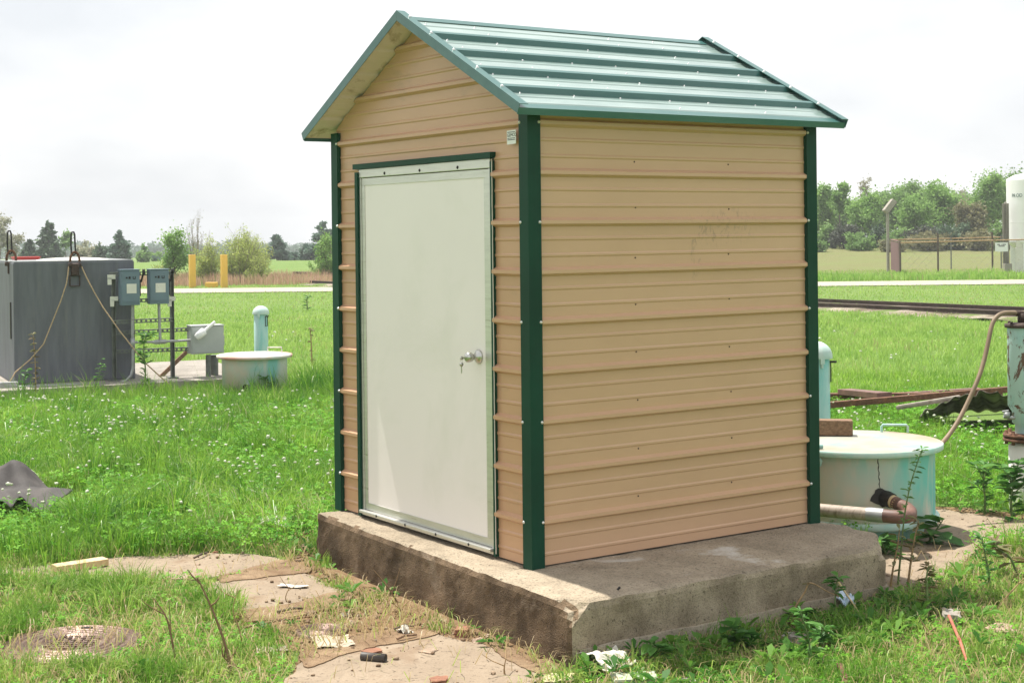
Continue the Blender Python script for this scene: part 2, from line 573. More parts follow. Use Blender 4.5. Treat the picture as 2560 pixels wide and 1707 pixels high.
M['tealrust'] = tealmat('teal_paint_flaking_to_rust', (0.42, 0.58, 0.56), (0.25, 0.50, 0.50), rusty=0.14)

# ------------------------------------------------------------------ the shed
W, D = 1.87, 1.797
PERIOD, Z0R = 0.2286, 0.207
RIDGE_X = -W / 2
EAVE_Z, RIDGE_Z = 2.073, 2.610
EX0, EX1 = -1.985, 0.115            # eave lines
RY0, RY1 = -0.148, 1.935            # rake ends
SLOPE = math.atan2(RIDGE_Z - EAVE_Z, RIDGE_X - EX0)


def rib_depth(z):
    """sheet profile: one tall rib and two small ones per nine-inch period"""
    d = (z - Z0R + PERIOD / 2) % PERIOD - PERIOD / 2
    a = abs(d)
    if a < 0.008: return 0.023
    if a < 0.021: return 0.023 * (0.021 - a) / 0.013
    for c in (PERIOD / 3,):
        e = abs(a - c)
        if e < 0.004: return 0.0042
        if e < 0.010: return 0.0042 * (0.010 - e) / 0.006
    return 0.0


def rib_levels(z0, z1):
    zs = {round(z0, 4), round(z1, 4)}
    k0 = int((z0 - Z0R) / PERIOD) - 2
    for k in range(k0, k0 + 16):
        c = Z0R + k * PERIOD
        for o in (-0.021, -0.008, 0.008, 0.021):
            zs.add(round(c + o, 4))
        for q in (-PERIOD / 3, PERIOD / 3):
            for o in (-0.010, -0.004, 0.004, 0.010):
                zs.add(round(c + q + o, 4))
    return sorted(z for z in zs if z0 - 1e-6 <= z <= z1 + 1e-6)


shed = thing('storage_shed', 'small tan corrugated metal shed with green gable roof and white door on concrete slab', 'shed', (RIDGE_X, D / 2, 0))

# gable walls (front with the door opening)
DX0, DX1, DZ1 = -1.615, -0.285, 1.905


def gable_wall(y, sgn, opening):
    mb = MB()
    zs = set(rib_levels(0.004, 2.60)) | ({DZ1} if opening else set()) | {2.10}
    zs = sorted(zs)
    def span(z):
        top = EAVE_Z + 0.06
        h = 0.0 if z <= top else (z - top) / math.tan(SLOPE)
        return -W + h + 0.002, -h - 0.002
    for a, b in zip(zs[:-1], zs[1:]):
        ya, yb = y + sgn * rib_depth(a), y + sgn * rib_depth(b)
        (la, ra), (lb, rb) = span(a), span(b)
        if ra <= la or rb <= lb: continue
        if opening and b <= DZ1 + 1e-6:
            segs = [((la, DX0), (lb, DX0)), ((DX1, ra), (DX1, rb))]
        else:
            segs = [((la, ra), (lb, rb))]
        for (p, q), (r, s) in segs:
            mb.quad((p, ya, a), (q, ya, a), (s, yb, b), (r, yb, b))
    return mb


gable_wall(0.0, -1, True).build('wall_panel', M['tan'], shed)
gable_wall(D, 1, False).build('wall_panel', M['tan'], shed)
for x, sgn, mt in ((0.0, 1, M['tanside']), (-W, -1, M['tan'])):
    mb = MB()
    zs = rib_levels(0.004, 2.115)
    for a, b in zip(zs[:-1], zs[1:]):
        xa, xb = x + sgn * rib_depth(a), x + sgn * rib_depth(b)
        for k in range(8):
            y0, y1 = 0.002 + (D - 0.004) * k / 8, 0.002 + (D - 0.004) * (k + 1) / 8
            mb.quad((xa, y0, a), (xa, y1, a), (xb, y1, b), (xb, y0, b))
    if sgn > 0:      # screws through the flats
        for yy in (0.62, 1.22):
            for k in range(9):
                mb.lathe([(0.0, 0.0035), (0.003, 0.0025), (0.0042, 0)], (x + 0.001, yy + random.uniform(-.006, .006), Z0R + k * PERIOD + 0.062 + random.uniform(-.008, .008)), 8, 1,
                         [(0, 1, 0), (0, 0, 1), (1, 0, 0)])
        for yy in (0.62, 0.86, 1.24, 1.5):
            mb.lathe([(0.0, 0.0035), (0.003, 0.0025), (0.0042, 0)], (x + 0.001, yy, 2.045), 8, 1, [(0, 1, 0), (0, 0, 1), (1, 0, 0)])
    mb.build('wall_panel', [mt, M['darkrust']], shed)

# corner trims: folded green angle with screws at every tall rib
FL = 0.072
for cx, cy, sx, sy in ((0, 0, 1, -1), (-W, 0, -1, -1), (0, D, 1, 1), (-W, D, -1, 1)):
    mb = MB()
    px, py = cx + sx * 0.025, cy + sy * 0.025
    t = 0.0025
    prof = [(px, py), (px - sx * FL, py), (px - sx * FL, py - sy * 0.023), (px - sx * (FL - t), py - sy * 0.023), (px - sx * (FL - t), py - sy * t), (px - sx * t, py - sy * t),
            (px - sx * t, py - sy * (FL - t)), (px - sx * 0.023, py - sy * (FL - t)), (px - sx * 0.023, py - sy * FL), (px, py - sy * FL)]
    mb.prism([(a, b, -0.004) for a, b in prof], (0, 0, 2.10))
    for k in range(9):
        z = Z0R + k * PERIOD
        if k % 2 and k < 8: continue
        mb.lathe([(0.0, 0.006), (0.006, 0.004), (0.0075, 0)], (px - sx * (FL - 0.008), py, z), 10, 1, [(1, 0, 0), (0, 0, 1), (0, sy, 0)])
        mb.lathe([(0.0, 0.006), (0.006, 0.004), (0.0075, 0)], (px, py - sy * (FL - 0.008), z), 10, 1, [(0, 1, 0), (0, 0, 1), (sx, 0, 0)])
    mb.build('corner_trim', [M['green'], M['screw']], shed)

# roof sheets: ribs run along the ridge
SL = math.hypot(RIDGE_X - EX0, RIDGE_Z - EAVE_Z)


def roof_side(sx):
    e = np.array([EX1 if sx > 0 else EX0, 0, EAVE_Z])
    u = np.array([RIDGE_X, 0, RIDGE_Z]) - e; u /= np.linalg.norm(u)      # up the slope
    nrm = np.cross(u, (0, 1, 0)); nrm = nrm if nrm[2] > 0 else -nrm
    return e, u, nrm


def roof_prof():
    pts = [(0.0, 0.0)]
    c = 0.225
    for k in range(4):
        s = c + k * PERIOD
        for q in (-2 * PERIOD / 3, -PERIOD / 3):
            pts += [(s + q - 0.012, 0), (s + q - 0.005, 0.004), (s + q + 0.005, 0.004), (s + q + 0.012, 0)]
        pts += [(s - 0.030, 0), (s - 0.013, 0.024), (s + 0.013, 0.024), (s + 0.030, 0)]
    pts += [(1.06, 0), (1.067, 0.004), (1.077, 0.004), (1.084, 0), (SL, 0)]
    return pts


for sx in (1, -1):
    e, u, nrm = roof_side(sx)
    rp = roof_prof()
    mb = MB()
    NY = 14
    for i in range(len(rp) - 1):
        for k in range(NY):
            P = []
            for (s, h), kk in ((rp[i], k), (rp[i + 1], k), (rp[i + 1], k + 1), (rp[i], k + 1)):
                y = RY0 + 0.004 + (RY1 - RY0 - 0.008) * kk / NY
                P.append(e + u * s + nrm * (h + 0.012) + np.array([0, y, 0]))
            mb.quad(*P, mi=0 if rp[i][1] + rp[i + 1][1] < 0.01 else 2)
    for k in range(5):
        s = 0.225 + k * PERIOD
        for j in range(7):       # screws in rows over the purlins
            y = RY0 + 0.14 + j * 0.29
            for ds, hh in ((-0.036, 0.012), (-0.135, 0.012)):
                if random.random() < (0.8 if ds > -0.1 else 0.45):
                    p = e + u * (s + ds + random.uniform(-.006, .006)) + nrm * hh + np.array([0, y + random.uniform(-.02, .02), 0])
                    mb.lathe([(0.0, 0.006), (0.003, 0.005), (0.004, 0.002), (0.006, 0)], p, 8, 1, [u, (0, 1, 0), nrm])
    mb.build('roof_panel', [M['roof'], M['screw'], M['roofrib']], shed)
    # pale bare underside, seen along the overhang
    mb = MB()
    for i in range(len(rp) - 1):
        P = []
        for (s, h), y in ((rp[i], RY0 + 0.006), (rp[i + 1], RY0 + 0.006), (rp[i + 1], RY1 - 0.006), (rp[i], RY1 - 0.006)):
            P.append(e + u * s + nrm * (h * 0.35 + 0.004) + np.array([0, y, 0]))
        mb.quad(*P)
    mb.build('soffit', M['soffit'], shed)
    # rake trims
    for y, sy in ((RY0, -1), (RY1, 1)):
        mb = MB()
        a = e - u * 0.012; b = e + u * (SL + 0.006)
        Y = lambda v: np.array([0, v, 0])
        prof = [(0, 0.040), (0, -0.007), (0.003, -0.007), (0.003, 0.037), (0.046, 0.037), (0.046, 0.040)]    # (inwards, along normal)
        A_ = [a + nrm * h + Y(y - sy * i_) for i_, h in prof]
        B_ = [p + u * ((RIDGE_X + sx * 0.0005 - p[0]) / u[0]) for p in A_]
        m = len(A_)
        mb.add(A_ + B_, [tuple(range(m - 1, -1, -1)), tuple(range(m, 2 * m))] + [(i, (i + 1) % m, m + (i + 1) % m, m + i) for i in range(m)])
        for k in range(5):
            p = e + u * (0.225 + k * PERIOD - 0.03) + nrm * 0.040 + Y(y - sy * 0.03)
            mb.lathe([(0.0, 0.008), (0.006, 0.006), (0.008, 0)], p, 8, 1, [u, (0, 1, 0), nrm])
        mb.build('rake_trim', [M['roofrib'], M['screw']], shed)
    # eave trim
    mb = MB()
    Y0, Y1 = RY0 + 0.004, RY1 - 0.004
    mb.prism([e + nrm * 0.016 + u * 0.05 + np.array([0, Y0, 0]), e + nrm * 0.016 + np.array([sx * 0.004, Y0, 0]), e + np.array([sx * 0.004, Y0, -0.016]),
              e + np.array([0.0, Y0, -0.016]), e + nrm * 0.013 + np.array([0, Y0, 0]), e + nrm * 0.013 + u * 0.05 + np.array([0, Y0, 0])], (0, Y1 - Y0, 0))
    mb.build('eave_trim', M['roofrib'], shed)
# ridge cap
mb = MB()
tops = []
for sx in (1, -1):
    e, u, nrm = roof_side(sx)
    tops.append((e + u * (SL - 0.045) + nrm * 0.0165, e + u * (SL - 0.045) + nrm * 0.0145))
rt = np.array([RIDGE_X, 0, RIDGE_Z + 0.019])
yy0 = np.array([0, RY0 + 0.05, 0])
mb.prism([tops[0][0] + yy0, rt + yy0, tops[1][0] + yy0, tops[1][1] + yy0, rt - (0, 0, 0.003) + yy0, tops[0][1] + yy0], (0, RY1 - RY0 - 0.10, 0))
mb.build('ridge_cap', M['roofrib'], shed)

# door: green surround, aluminium jamb, white leaf with its own metal edge
fr = MB()
fr.box(((DX0 + DX1) / 2 - 0.004, -0.010, 1.899), (DX1 - DX0 + 0.03, 0.042, 0.028), 0)
fr.box((DX0 + 0.012, -0.008, 0.937), (0.030, 0.040, 1.864), 0)
fr.box((DX1 - 0.004, -0.004, 0.937), (0.014, 0.034, 1.864), 0)
door_frame = fr.build('door_frame', M['green'], shed)
jb = MB()
JX0, JX1 = DX0 + 0.029, DX1 - 0.013
jb.box(((JX0 + JX1) / 2, -0.004, 1.861), (JX1 - JX0, 0.030, 0.046), 0, bev=0.003)
jb.box((JX0 + 0.009, -0.002, 0.93), (0.018, 0.030, 1.812), 0, bev=0.003)
jb.box((JX1 - 0.009, -0.002, 0.93), (0.018, 0.030, 1.812), 0, bev=0.003)
for k in range(3):
    jb.lathe([(0, 0.004), (0.007, 0.003), (0.009, 0)], (JX0 + (JX1 - JX0) * (0.22 + 0.28 * k), -0.019, 1.853), 8, 1, [(1, 0, 0), (0, 0, 1), (0, -1, 0)])
jb.build('door_jamb', [M['alu'], M['blackmetal']], shed)
sb = MB()
sb.box(((JX0 + JX1) / 2, -0.014, 0.034), (JX1 - JX0 - 0.002, 0.055, 0.016), 0, bev=0.004)
sb.box(((JX0 + JX1) / 2, -0.006, 0.020), (JX1 - JX0 - 0.004, 0.030, 0.012), 0)
for k in range(4):
    sb.lathe([(0, 0.003), (0.006, 0.002), (0.008, 0)], (JX0 + (JX1 - JX0) * (0.15 + 0.235 * k), -0.042, 0.034), 8, 1, [(1, 0, 0), (0, 0, 1), (0, -1, 0)])
sb.build('threshold', [M['alu'], M['blackmetal']], shed)
LX0, LX1, LZ0, LZ1 = JX0 + 0.021, JX1 - 0.021, 0.044, 1.834
leaf = MB().box(((LX0 + LX1) / 2, 0.012, (LZ0 + LZ1) / 2), (LX1 - LX0, 0.040, LZ1 - LZ0), 0, bev=0.003).build('door', M['door'], shed)
ed = MB()
y_ = -0.0095
ed.box(((LX0 + LX1) / 2, y_, LZ1 - 0.019), (LX1 - LX0, 0.005, 0.038))
ed.box(((LX0 + LX1) / 2, y_, LZ0 + 0.019), (LX1 - LX0, 0.005, 0.038))
ed.box((LX0 + 0.015, y_, (LZ0 + LZ1) / 2), (0.030, 0.005, LZ1 - LZ0 - 0.078))
ed.box((LX1 - 0.021, y_, (LZ0 + LZ1) / 2), (0.042, 0.005, LZ1 - LZ0 - 0.078))
ed.build('edge_channel', M['alu'], leaf)
KX, KZ = -0.425, 0.94
KA = [(1, 0, 0), (0, 0, 1), (0, -1, 0)]
kn = MB()
kn.lathe([(0.0, 0.0), (0.034, 0.001), (0.035, 0.004), (0.026, 0.012), (0.014, 0.018), (0.012, 0.034), (0.017, 0.038), (0.023, 0.046), (0.025, 0.058), (0.023, 0.068), (0.016, 0.073), (0.0, 0.074)],
         (KX, -0.009, KZ), 28, 0, KA)
kn.build('door_knob', M['steel'], leaf)
# sealant bead and bugs of rust along the right of the frame
sl_ = MB()
sl_.tube([(DX1 + 0.006 + 0.0015 * noise.noise(Vector((z * 14, 0, 0))), -0.0195, z) for z in np.linspace(0.02, 1.88, 90)], 0.0022, 6)
sl_.build('sealant_bead', M['white_dirty'], shed)

# key left hanging in the knob
key = MB()
kx, ky, kz = KX - 0.004, -0.092, KZ - 0.002
key.box((kx, ky + 0.002, kz), (0.003, 0.020, 0.008))
key.lathe([(0.0, -0.0012), (0.009, -0.0012), (0.009, 0.0012), (0.0, 0.0012)], (kx, ky - 0.012, kz), 16, 0, [(0, 1, 0), (0, 0, 1), (1, 0, 0)])
ring = [(kx + 0.002 * math.cos(t), ky - 0.014 + 0.004 * math.cos(t), kz - 0.012 + 0.010 * math.sin(t)) for t in np.linspace(0, 2 * math.pi, 20)]
key.tube(ring, 0.0008, 6, cap=False)
key.lathe([(0.0, -0.0012), (0.010, -0.0012), (0.010, 0.0012), (0.0, 0.0012)], (kx + 0.001, ky - 0.014, kz - 0.030), 16, 0, [(0.3, 0.95, 0), (0, 0, 1), (0.95, -0.3, 0)])
key.box((kx + 0.001, ky - 0.014, kz - 0.055), (0.006, 0.0025, 0.034))
tag(key.build('key', M['steel']), 'small silver keys hanging from the lock of the door knob', 'key')


def text_verts(s, size, org, right, up, depth, name='t'):
    """flat lettering as mesh data: returns verts, faces"""
    cu = bpy.data.curves.new(name, 'FONT'); cu.body = s; cu.size = size; cu.extrude = depth
    ob = bpy.data.objects.new(name, cu); scene.collection.objects.link(ob)
    me = ob.to_mesh()
    right = np.array(right, float); up = np.array(up, float); nr = np.cross(right, up)
    V = [np.array(org) + right * v.co.x + up * v.co.y + nr * v.co.z for v in me.vertices]
    L = [(v.co.x, v.co.y, v.co.z) for v in me.vertices]
    F = [list(p.vertices) for p in me.polygons]
    ob.to_mesh_clear()
    bpy.data.objects.remove(ob); bpy.data.curves.remove(cu)
    return V, F, L


st = MB().box((-0.1075, -0.0225, 1.972), (0.072, 0.002, 0.064), 0, [(1, 0, 0.02), (0, 1, 0), (-0.02, 0, 1)]).build('sticker', M['sticker'], shed)
lt = MB()
V, F, _ = text_verts('GEMCO', 0.0215, (-0.1415, -0.0239, 1.974), (1, 0, 0.02), (-0.02, 0, 1), 0.0003)
lt.add(V, F)
for (z, x0, x1) in ((1.967, -0.139, -0.122), (1.967, -0.119, -0.095), (1.967, -0.092, -0.078), (1.960, -0.139, -0.077), (1.995, -0.139, -0.077)):
    lt.box(((x0 + x1) / 2, -0.0238, z), (x1 - x0, 0.0005, 0.0035))
lt.build('lettering', M['ink'], st)

# ------------------------------------------------------------------ the slab under the shed
SX0, SX1, SY0, SY1, SZ0, SZ1 = -1.875, 0.632, -0.255, 1.875, -0.42, -0.004


def lattice_box(lo, hi, step):
    """surface lattice of a box: verts, quads"""
    lo = np.array(lo); hi = np.array(hi); n = np.maximum(2, np.round((hi - lo) / step).astype(int))
    idx = {}; V = []; F = []
    def vid(i, j, k):
        key_ = (i, j, k)
        if key_ not in idx:
            idx[key_] = len(V); V.append(lo + (hi - lo) * np.array([i / n[0], j / n[1], k / n[2]]))
        return idx[key_]
    for a in range(3):
        b, c = (a + 1) % 3, (a + 2) % 3
        for side in (0, n[a]):
            for i in range(n[b]):
                for j in range(n[c]):
                    q = []
                    for (di, dj) in ((0, 0), (1, 0), (1, 1), (0, 1)):
                        t = [0, 0, 0]; t[a] = side; t[b] = i + di; t[c] = j + dj
                        q.append(vid(*t))
                    F.append(q)
    return np.array(V), F


def rough_block(lo, hi, step, rad, amp, nscale, cuts=()):
    V, F = lattice_box(lo, hi, step)
    lo = np.array(lo); hi = np.array(hi)
    inner = np.clip(V, lo + rad, hi - rad)
    d = V - inner; L = np.linalg.norm(d, axis=1, keepdims=True)
    P = inner + np.where(L > 1e-9, d / np.maximum(L, 1e-9) * rad, 0)
    out = []
    for p, dd in zip(P, d):
        nd = dd / (np.linalg.norm(dd) + 1e-9)
        edge = np.sum(np.abs(dd) > rad * 0.35)
        a = amp * (2.2 if edge >= 2 else 0.7)
        h = noise.fractal(Vector(p) * nscale, 0.8, 2.0, 5)
        p = p + nd * h * a
        for (nx, c, am) in cuts:
            nx = np.array(nx) / np.linalg.norm(nx)
            o = p @ nx - c
            if o > 0:
                p = p - nx * (o + am * (0.3 + noise.fractal(Vector(p) * 22, 0.8, 2.0, 4)) * min(1, o * 30))
        out.append(p)
    return np.array(out), F


c1 = np.array([SX1, SY0, SZ1]); n1 = np.array([0.50, -0.60, 0.75]); n1 = n1 / np.linalg.norm(n1)
n2 = np.array([0.64, 0.77, 0.0]); n2 /= np.linalg.norm(n2); c2 = np.array([0.625, 1.645, 0.0])
n3 = np.array([0.60, 0.42, 0.68]); n3 /= np.linalg.norm(n3); c3 = np.array([0.625, 1.62, -0.055])


def skew(V):
    """the slab's front edge runs slightly askew to the shed"""
    k = np.clip((SX1 - V[:, 0]) / (SX1 - SX0), 0, 1) * np.clip(-(V[:, 1] - 0.02) / 0.27, 0, 1)
    V = V.copy(); V[:, 1] += 0.10 * k
    return V


V, F = rough_block((SX0, SY0, SZ0), (SX1, SY1, SZ1), 0.032, 0.028, 0.006, 9.0,
                   cuts=[(n1, c1 @ n1 - 0.060, 0.022), (n2, c2 @ n2, 0.012), (n3, c3 @ n3, 0.012)])
V = skew(V)
mb = MB()
mb.add(V, F, 0, False)
for i, f in enumerate(mb.f):
    q = V[f]
    nn = np.cross(q[1] - q[0], q[3] - q[0]); nn = np.abs(nn / (np.linalg.norm(nn) + 1e-12))
    c = q.mean(0)
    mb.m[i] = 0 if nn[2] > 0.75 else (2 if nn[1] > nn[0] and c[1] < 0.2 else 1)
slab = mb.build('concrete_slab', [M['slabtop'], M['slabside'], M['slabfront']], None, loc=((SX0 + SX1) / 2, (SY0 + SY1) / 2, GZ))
tag(slab, 'thick weathered concrete slab carrying the shed, its near corner chipped and its front face dark brown', 'slab')
V, F = rough_block((SX0 + 0.02, SY0 + 0.03, -0.46), (SX1 + 0.016, SY1 - 0.03, -0.19), 0.05, 0.012, 0.004, 7.0, cuts=[(n2, c2 @ n2 + 0.012, 0.006)])
V = skew(V)
mb = MB(); mb.add(V, F, 0, False)
for i, f in enumerate(mb.f):
    q = V[f]; nn = np.abs(np.cross(q[1] - q[0], q[3] - q[0]))
    mb.m[i] = 1 if nn[1] > nn[0] and nn[1] > nn[2] and q.mean(0)[1] < 0 else 0
mb.build('footing', [M['slabfoot'], M['slabfront']], slab)

# ------------------------------------------------------------------ ground sheet
def W2(poly, z=GZ):
    return [tuple(G(u, v, z)[:2]) for u, v in poly]


PATH_A = W2([(-260, 1345), (-100, 1335), (0, 1312), (120, 1297), (260, 1283), (420, 1276), (560, 1273), (650, 1285), (655, 1303), (560, 1318), (430, 1333), (300, 1330), (200, 1322), (90, 1328), (0, 1334), (-100, 1356), (-260, 1368)])
PATH_B = W2([(478, 1345), (560, 1322), (640, 1308), (700, 1318), (790, 1362), (765, 1388), (690, 1402), (600, 1424), (545, 1415), (505, 1392)])
PATH_C = W2([(690, 1530), (830, 1482), (940, 1456), (1010, 1462), (1130, 1490), (1260, 1546), (1215, 1575), (1100, 1640), (860, 1680), (640, 1600)])
PATH_D = W2([(1990, 1330), (2010, 1240), (2080, 1185), (2160, 1172), (2260, 1186), (2420, 1205), (2420, 1240), (2270, 1252), (2205, 1300), (2140, 1342), (2040, 1362)])
SOIL = W2([(540, 1425), (690, 1392), (800, 1370), (735, 1330), (640, 1300), (700, 1262), (740, 1285), (1310, 1498), (1262, 1570), (1100, 1700), (640, 1620), (690, 1500)])
SOIL2 = W2([(1390, 1500), (2035, 1385), (2040, 1200), (2160, 1160), (2420, 1190), (2420, 1245), (2260, 1262), (2150, 1350), (1990, 1440), (1640, 1530), (1430, 1540)])
LUSH = W2([(-700, 1330), (-100, 1318), (0, 1296), (250, 1278), (420, 1270), (600, 1266), (690, 1240), (730, 1215), (800, 1160), (850, 1100), (850, 880), (-900, 880)])
CENT_M1 = G(165, 1482); CENT_M2 = G(740, 1452)
RCYL = np.array([-0.639, 2.822]); LCYL = np.array([-10.009, 3.202])
FV = np.array([_F[0], _F[1]]) / math.hypot(_F[0], _F[1]); RV = np.array([_R[0], _R[1]])


def vnoise(x, y, s, seed=0.0):
    """cheap smooth pseudo-noise in 0..1"""
    x = x * s + seed * 7.3; y = y * s + seed * 3.1
    return 0.5 + 0.25 * (np.sin(x * 1.7 + np.sin(y * 1.3) * 1.5) * np.cos(y * 1.9 + np.sin(x * 1.1) * 1.7) + np.sin(x * 3.9 + y * 2.7 + np.sin(y * 3.3)) * 0.6 + np.sin(y * 6.1 - x * 4.7) * 0.4)


def build_ground():
    rad = np.concatenate([np.linspace(0.4, 3.0, 10)[:-1], np.arange(3.0, 14.0, 0.09), np.geomspace(14.0, 60, 70), np.geomspace(62, 130, 40), np.geomspace(140, 452, 14)])
    a0 = math.atan2(_F[1], _F[0])
    ang = np.concatenate([a0 + np.radians(np.linspace(-27, 27, 520)), a0 + np.radians(np.linspace(27, 333, 100)[1:-1])])
    nr, na = len(rad), len(ang)
    X = CAM[0] + rad[:, None] * np.cos(ang)[None, :]
    Y = CAM[1] + rad[:, None] * np.sin(ang)[None, :]
    Z = ground_h(X, Y)
    x, y = X.ravel(), Y.ravel()
    V = np.stack([x, y, Z.ravel()], 1)
    i = np.arange(nr - 1)[:, None]; k = np.arange(na)[None, :]; k2 = (k + 1) % na
    Q = np.stack([i * na + k, (i + 1) * na + k, (i + 1) * na + k2, i * na + k2], -1).reshape(-1, 4)
    V = np.vstack([V, [[CAM[0], CAM[1], GZ]]])
    tri = np.stack([np.full(na, nr * na), np.arange(na), (np.arange(na) + 1) % na], 1)
    t = (x - CAM[0]) * FV[0] + (y - CAM[1]) * FV[1]
    s = (x - CAM[0]) * RV[0] + (y - CAM[1]) * RV[1]
    soil = (inpoly(x, y, SOIL) | inpoly(x, y, SOIL2)).astype(float)
    near = np.hypot(x - SX1 * 0, y) < 6
    soil = np.where(t < 5.2, 0.3, soil)
    lat = s / np.maximum(t, 1)
    dry = smooth(56, 66, t) * smooth(-0.02, 0.08, lat)
    dry = np.maximum(dry, 0.15 * smooth(20, 40, t))
    ob = fastmesh('ground', V, [Q, tri], GROUND_MAT, smooth=True)
    me = ob.data
    for nm, val in (('soil', soil), ('dry', dry)):
        a = me.attributes.new(nm, 'FLOAT', 'POINT')
        a.data.foreach_set('value', np.concatenate([val, [0.3]]).astype(np.float32))
    return ob


def ground_material():
    m, n, l, b = _nt('grassy_ground')
    vec = _coord(n, l)
    def attr(nm):
        a = n.new('ShaderNodeAttribute'); a.attribute_name = nm
        return a.outputs['Fac']
    f1 = _noise(n, l, 0.35, 6, 0.6, vec)
    f2 = _noise(n, l, 3.0, 8, 0.7, vec)
    f3 = _noise(n, l, 26, 8, 0.75, vec)
    g = _ramp(n, l, f1, 0.35, 0.65, (0.125, 0.215, 0.048), (0.175, 0.25, 0.072))
    g = _mix(n, l, _ramp(n, l, f2, 0.42, 0.72, (0, 0, 0), (0.8, 0.8, 0.8)), g, (0.085, 0.185, 0.03))
    g = _mix(n, l, _ramp(n, l, f3, 0.50, 0.75, (0, 0, 0), (0.6, 0.6, 0.6)), g, (0.05, 0.10, 0.018))
    dry = _ramp(n, l, f2, 0.3, 0.7, (0.13, 0.15, 0.055), (0.185, 0.175, 0.08))
    dry = _mix(n, l, _ramp(n, l, f1, 0.45, 0.62, (0, 0, 0), (0.6, 0.6, 0.6)), dry, (0.15, 0.19, 0.06))
    c = _mix(n, l, attr('dry'), g, dry)
    soil = _ramp(n, l, f3, 0.3, 0.7, (0.16, 0.095, 0.05), (0.36, 0.245, 0.145))
    soil = _mix(n, l, _ramp(n, l, f2, 0.5, 0.7, (0, 0, 0), (0.7, 0.7, 0.7)), soil, (0.40, 0.28, 0.17))
    ma = n.new('ShaderNodeMath'); ma.operation = 'ADD'
    l.new(attr('soil'), ma.inputs[0])
    mb_ = n.new('ShaderNodeMath'); mb_.operation = 'MULTIPLY_ADD'
    l.new(f2, mb_.inputs[0]); mb_.inputs[1].default_value = 0.7; mb_.inputs[2].default_value = -0.35
    l.new(mb_.outputs[0], ma.inputs[1])
    c = _mix(n, l, _ramp(n, l, ma.outputs[0], 0.35, 0.65), c, soil)
    l.new(c, b.inputs['Base Color'])
    b.inputs['Roughness'].default_value = 0.95
    b.inputs['Specular IOR Level'].default_value = 0.1
    _bump(n, l, b, f3, 0.9, 0.03)
    return m


GROUND_MAT = ground_material()
struct(build_ground())


def flat_sheet(name, poly, z, mt, jag=0.030):
    """a slab sheet with an irregular worn outline and a low edge"""
    P = [np.array(p) for p in poly]; out = []
    n = len(P)
    for i in range(n):
        p0, p1, p2, p3 = P[i - 1], P[i], P[(i + 1) % n], P[(i + 2) % n]
        L = np.linalg.norm(p2 - p1); k = max(3, int(L / 0.012))
        for j in range(k):
            t = j / k
            q = 0.5 * (2 * p1 + (p2 - p0) * t + (2 * p0 - 5 * p1 + 4 * p2 - p3) * t * t + (3 * p1 - p0 - 3 * p2 + p3) * t ** 3)
            q = q * 0.6 + (p1 + (p2 - p1) * t) * 0.4
            v3 = Vector((q[0] * 9, q[1] * 9, 0.5))
            d = np.array([noise.noise(v3) + 0.5 * noise.noise(v3 * 3.3), noise.noise(v3 + Vector((9, 3, 1))) + 0.5 * noise.noise(v3 * 3.1 + Vector((2, 8, 1)))])
            out.append(q + d * jag)
    c = np.mean(out, 0)
    top = [(q[0], q[1], z) for q in out]
    low = [(c[0] + (q[0] - c[0]) * 1.008, c[1] + (q[1] - c[1]) * 1.008, GZ - 0.02) for q in out]
    m = len(top)
    from mathutils.geometry import tessellate_polygon
    tri = tessellate_polygon([[Vector(p) for p in top]])
    mb = MB()
    mb.add(top + low, [tuple(t) for t in tri] + [(i, (i + 1) % m, m + (i + 1) % m, m + i) for i in range(m)])
    return struct(mb.build(name, mt, None, loc=(c[0], c[1], GZ)))


for p in (PATH_A, PATH_B, PATH_C, PATH_D):
    flat_sheet('path', p, GZ + 0.008, M['pad'])

M['drift'] = concrete('drifted_soil', (0.33, 0.235, 0.145), (0.17, 0.105, 0.06), 0.5, scale=2.0, bump=0.8)
for p in ([(500, 1328), (580, 1306), (650, 1290), (690, 1300), (720, 1318), (640, 1326), (560, 1336), (510, 1342)],
          [(520, 1410), (610, 1400), (700, 1384), (790, 1360), (810, 1376), (760, 1402), (650, 1426), (560, 1434)],
          [(690, 1505), (780, 1476), (900, 1450), (1010, 1452), (985, 1468), (870, 1488), (770, 1515), (705, 1540)],
          [(1120, 1476), (1210, 1508), (1296, 1546), (1270, 1572), (1220, 1548), (1150, 1512)]):
    flat_sheet('soil', W2(p), GZ + 0.013, M['drift'], jag=0.022)

# road beyond the lawn
ra, rb = G(600, 667), G(2100, 651)
rd = (rb - ra)[:2]; rd /= np.linalg.norm(rd); rn = np.array([-rd[1], rd[0]])
if rn @ FV < 0: rn = -rn
mb = MB()
N = 60
for i in range(N):
    t0, t1 = -45 + 110 * i / N, -45 + 110 * (i + 1) / N
    q = []
    for (tt, oo) in ((t0, -2.0), (t1, -2.0), (t1, 2.0), (t0, 2.0)):
        p = ra[:2] + rd * tt + rn * oo
        q.append((p[0], p[1], float(ground_h(p[0], p[1])) + 0.022))
    mb.quad(*q)
struct(mb.build('road', M['road'], None, fix=False))

# ------------------------------------------------------------------ railway line beyond the yard (right)
def rail(y0):
    x0, x1 = -44.0, 22.0
    prof = [(-0.07, 0), (0.07, 0), (0.07, 0.02), (0.012, 0.035), (0.012, 0.105), (0.036, 0.115), (0.036, 0.15), (-0.036, 0.15), (-0.036, 0.115), (-0.012, 0.105), (-0.012, 0.035), (-0.07, 0.02)]
    return MB().prism([(x0, y0 + a, GZ + 0.05 + b * 0.7) for a, b in prof], (x1 - x0, 0.0, 0))


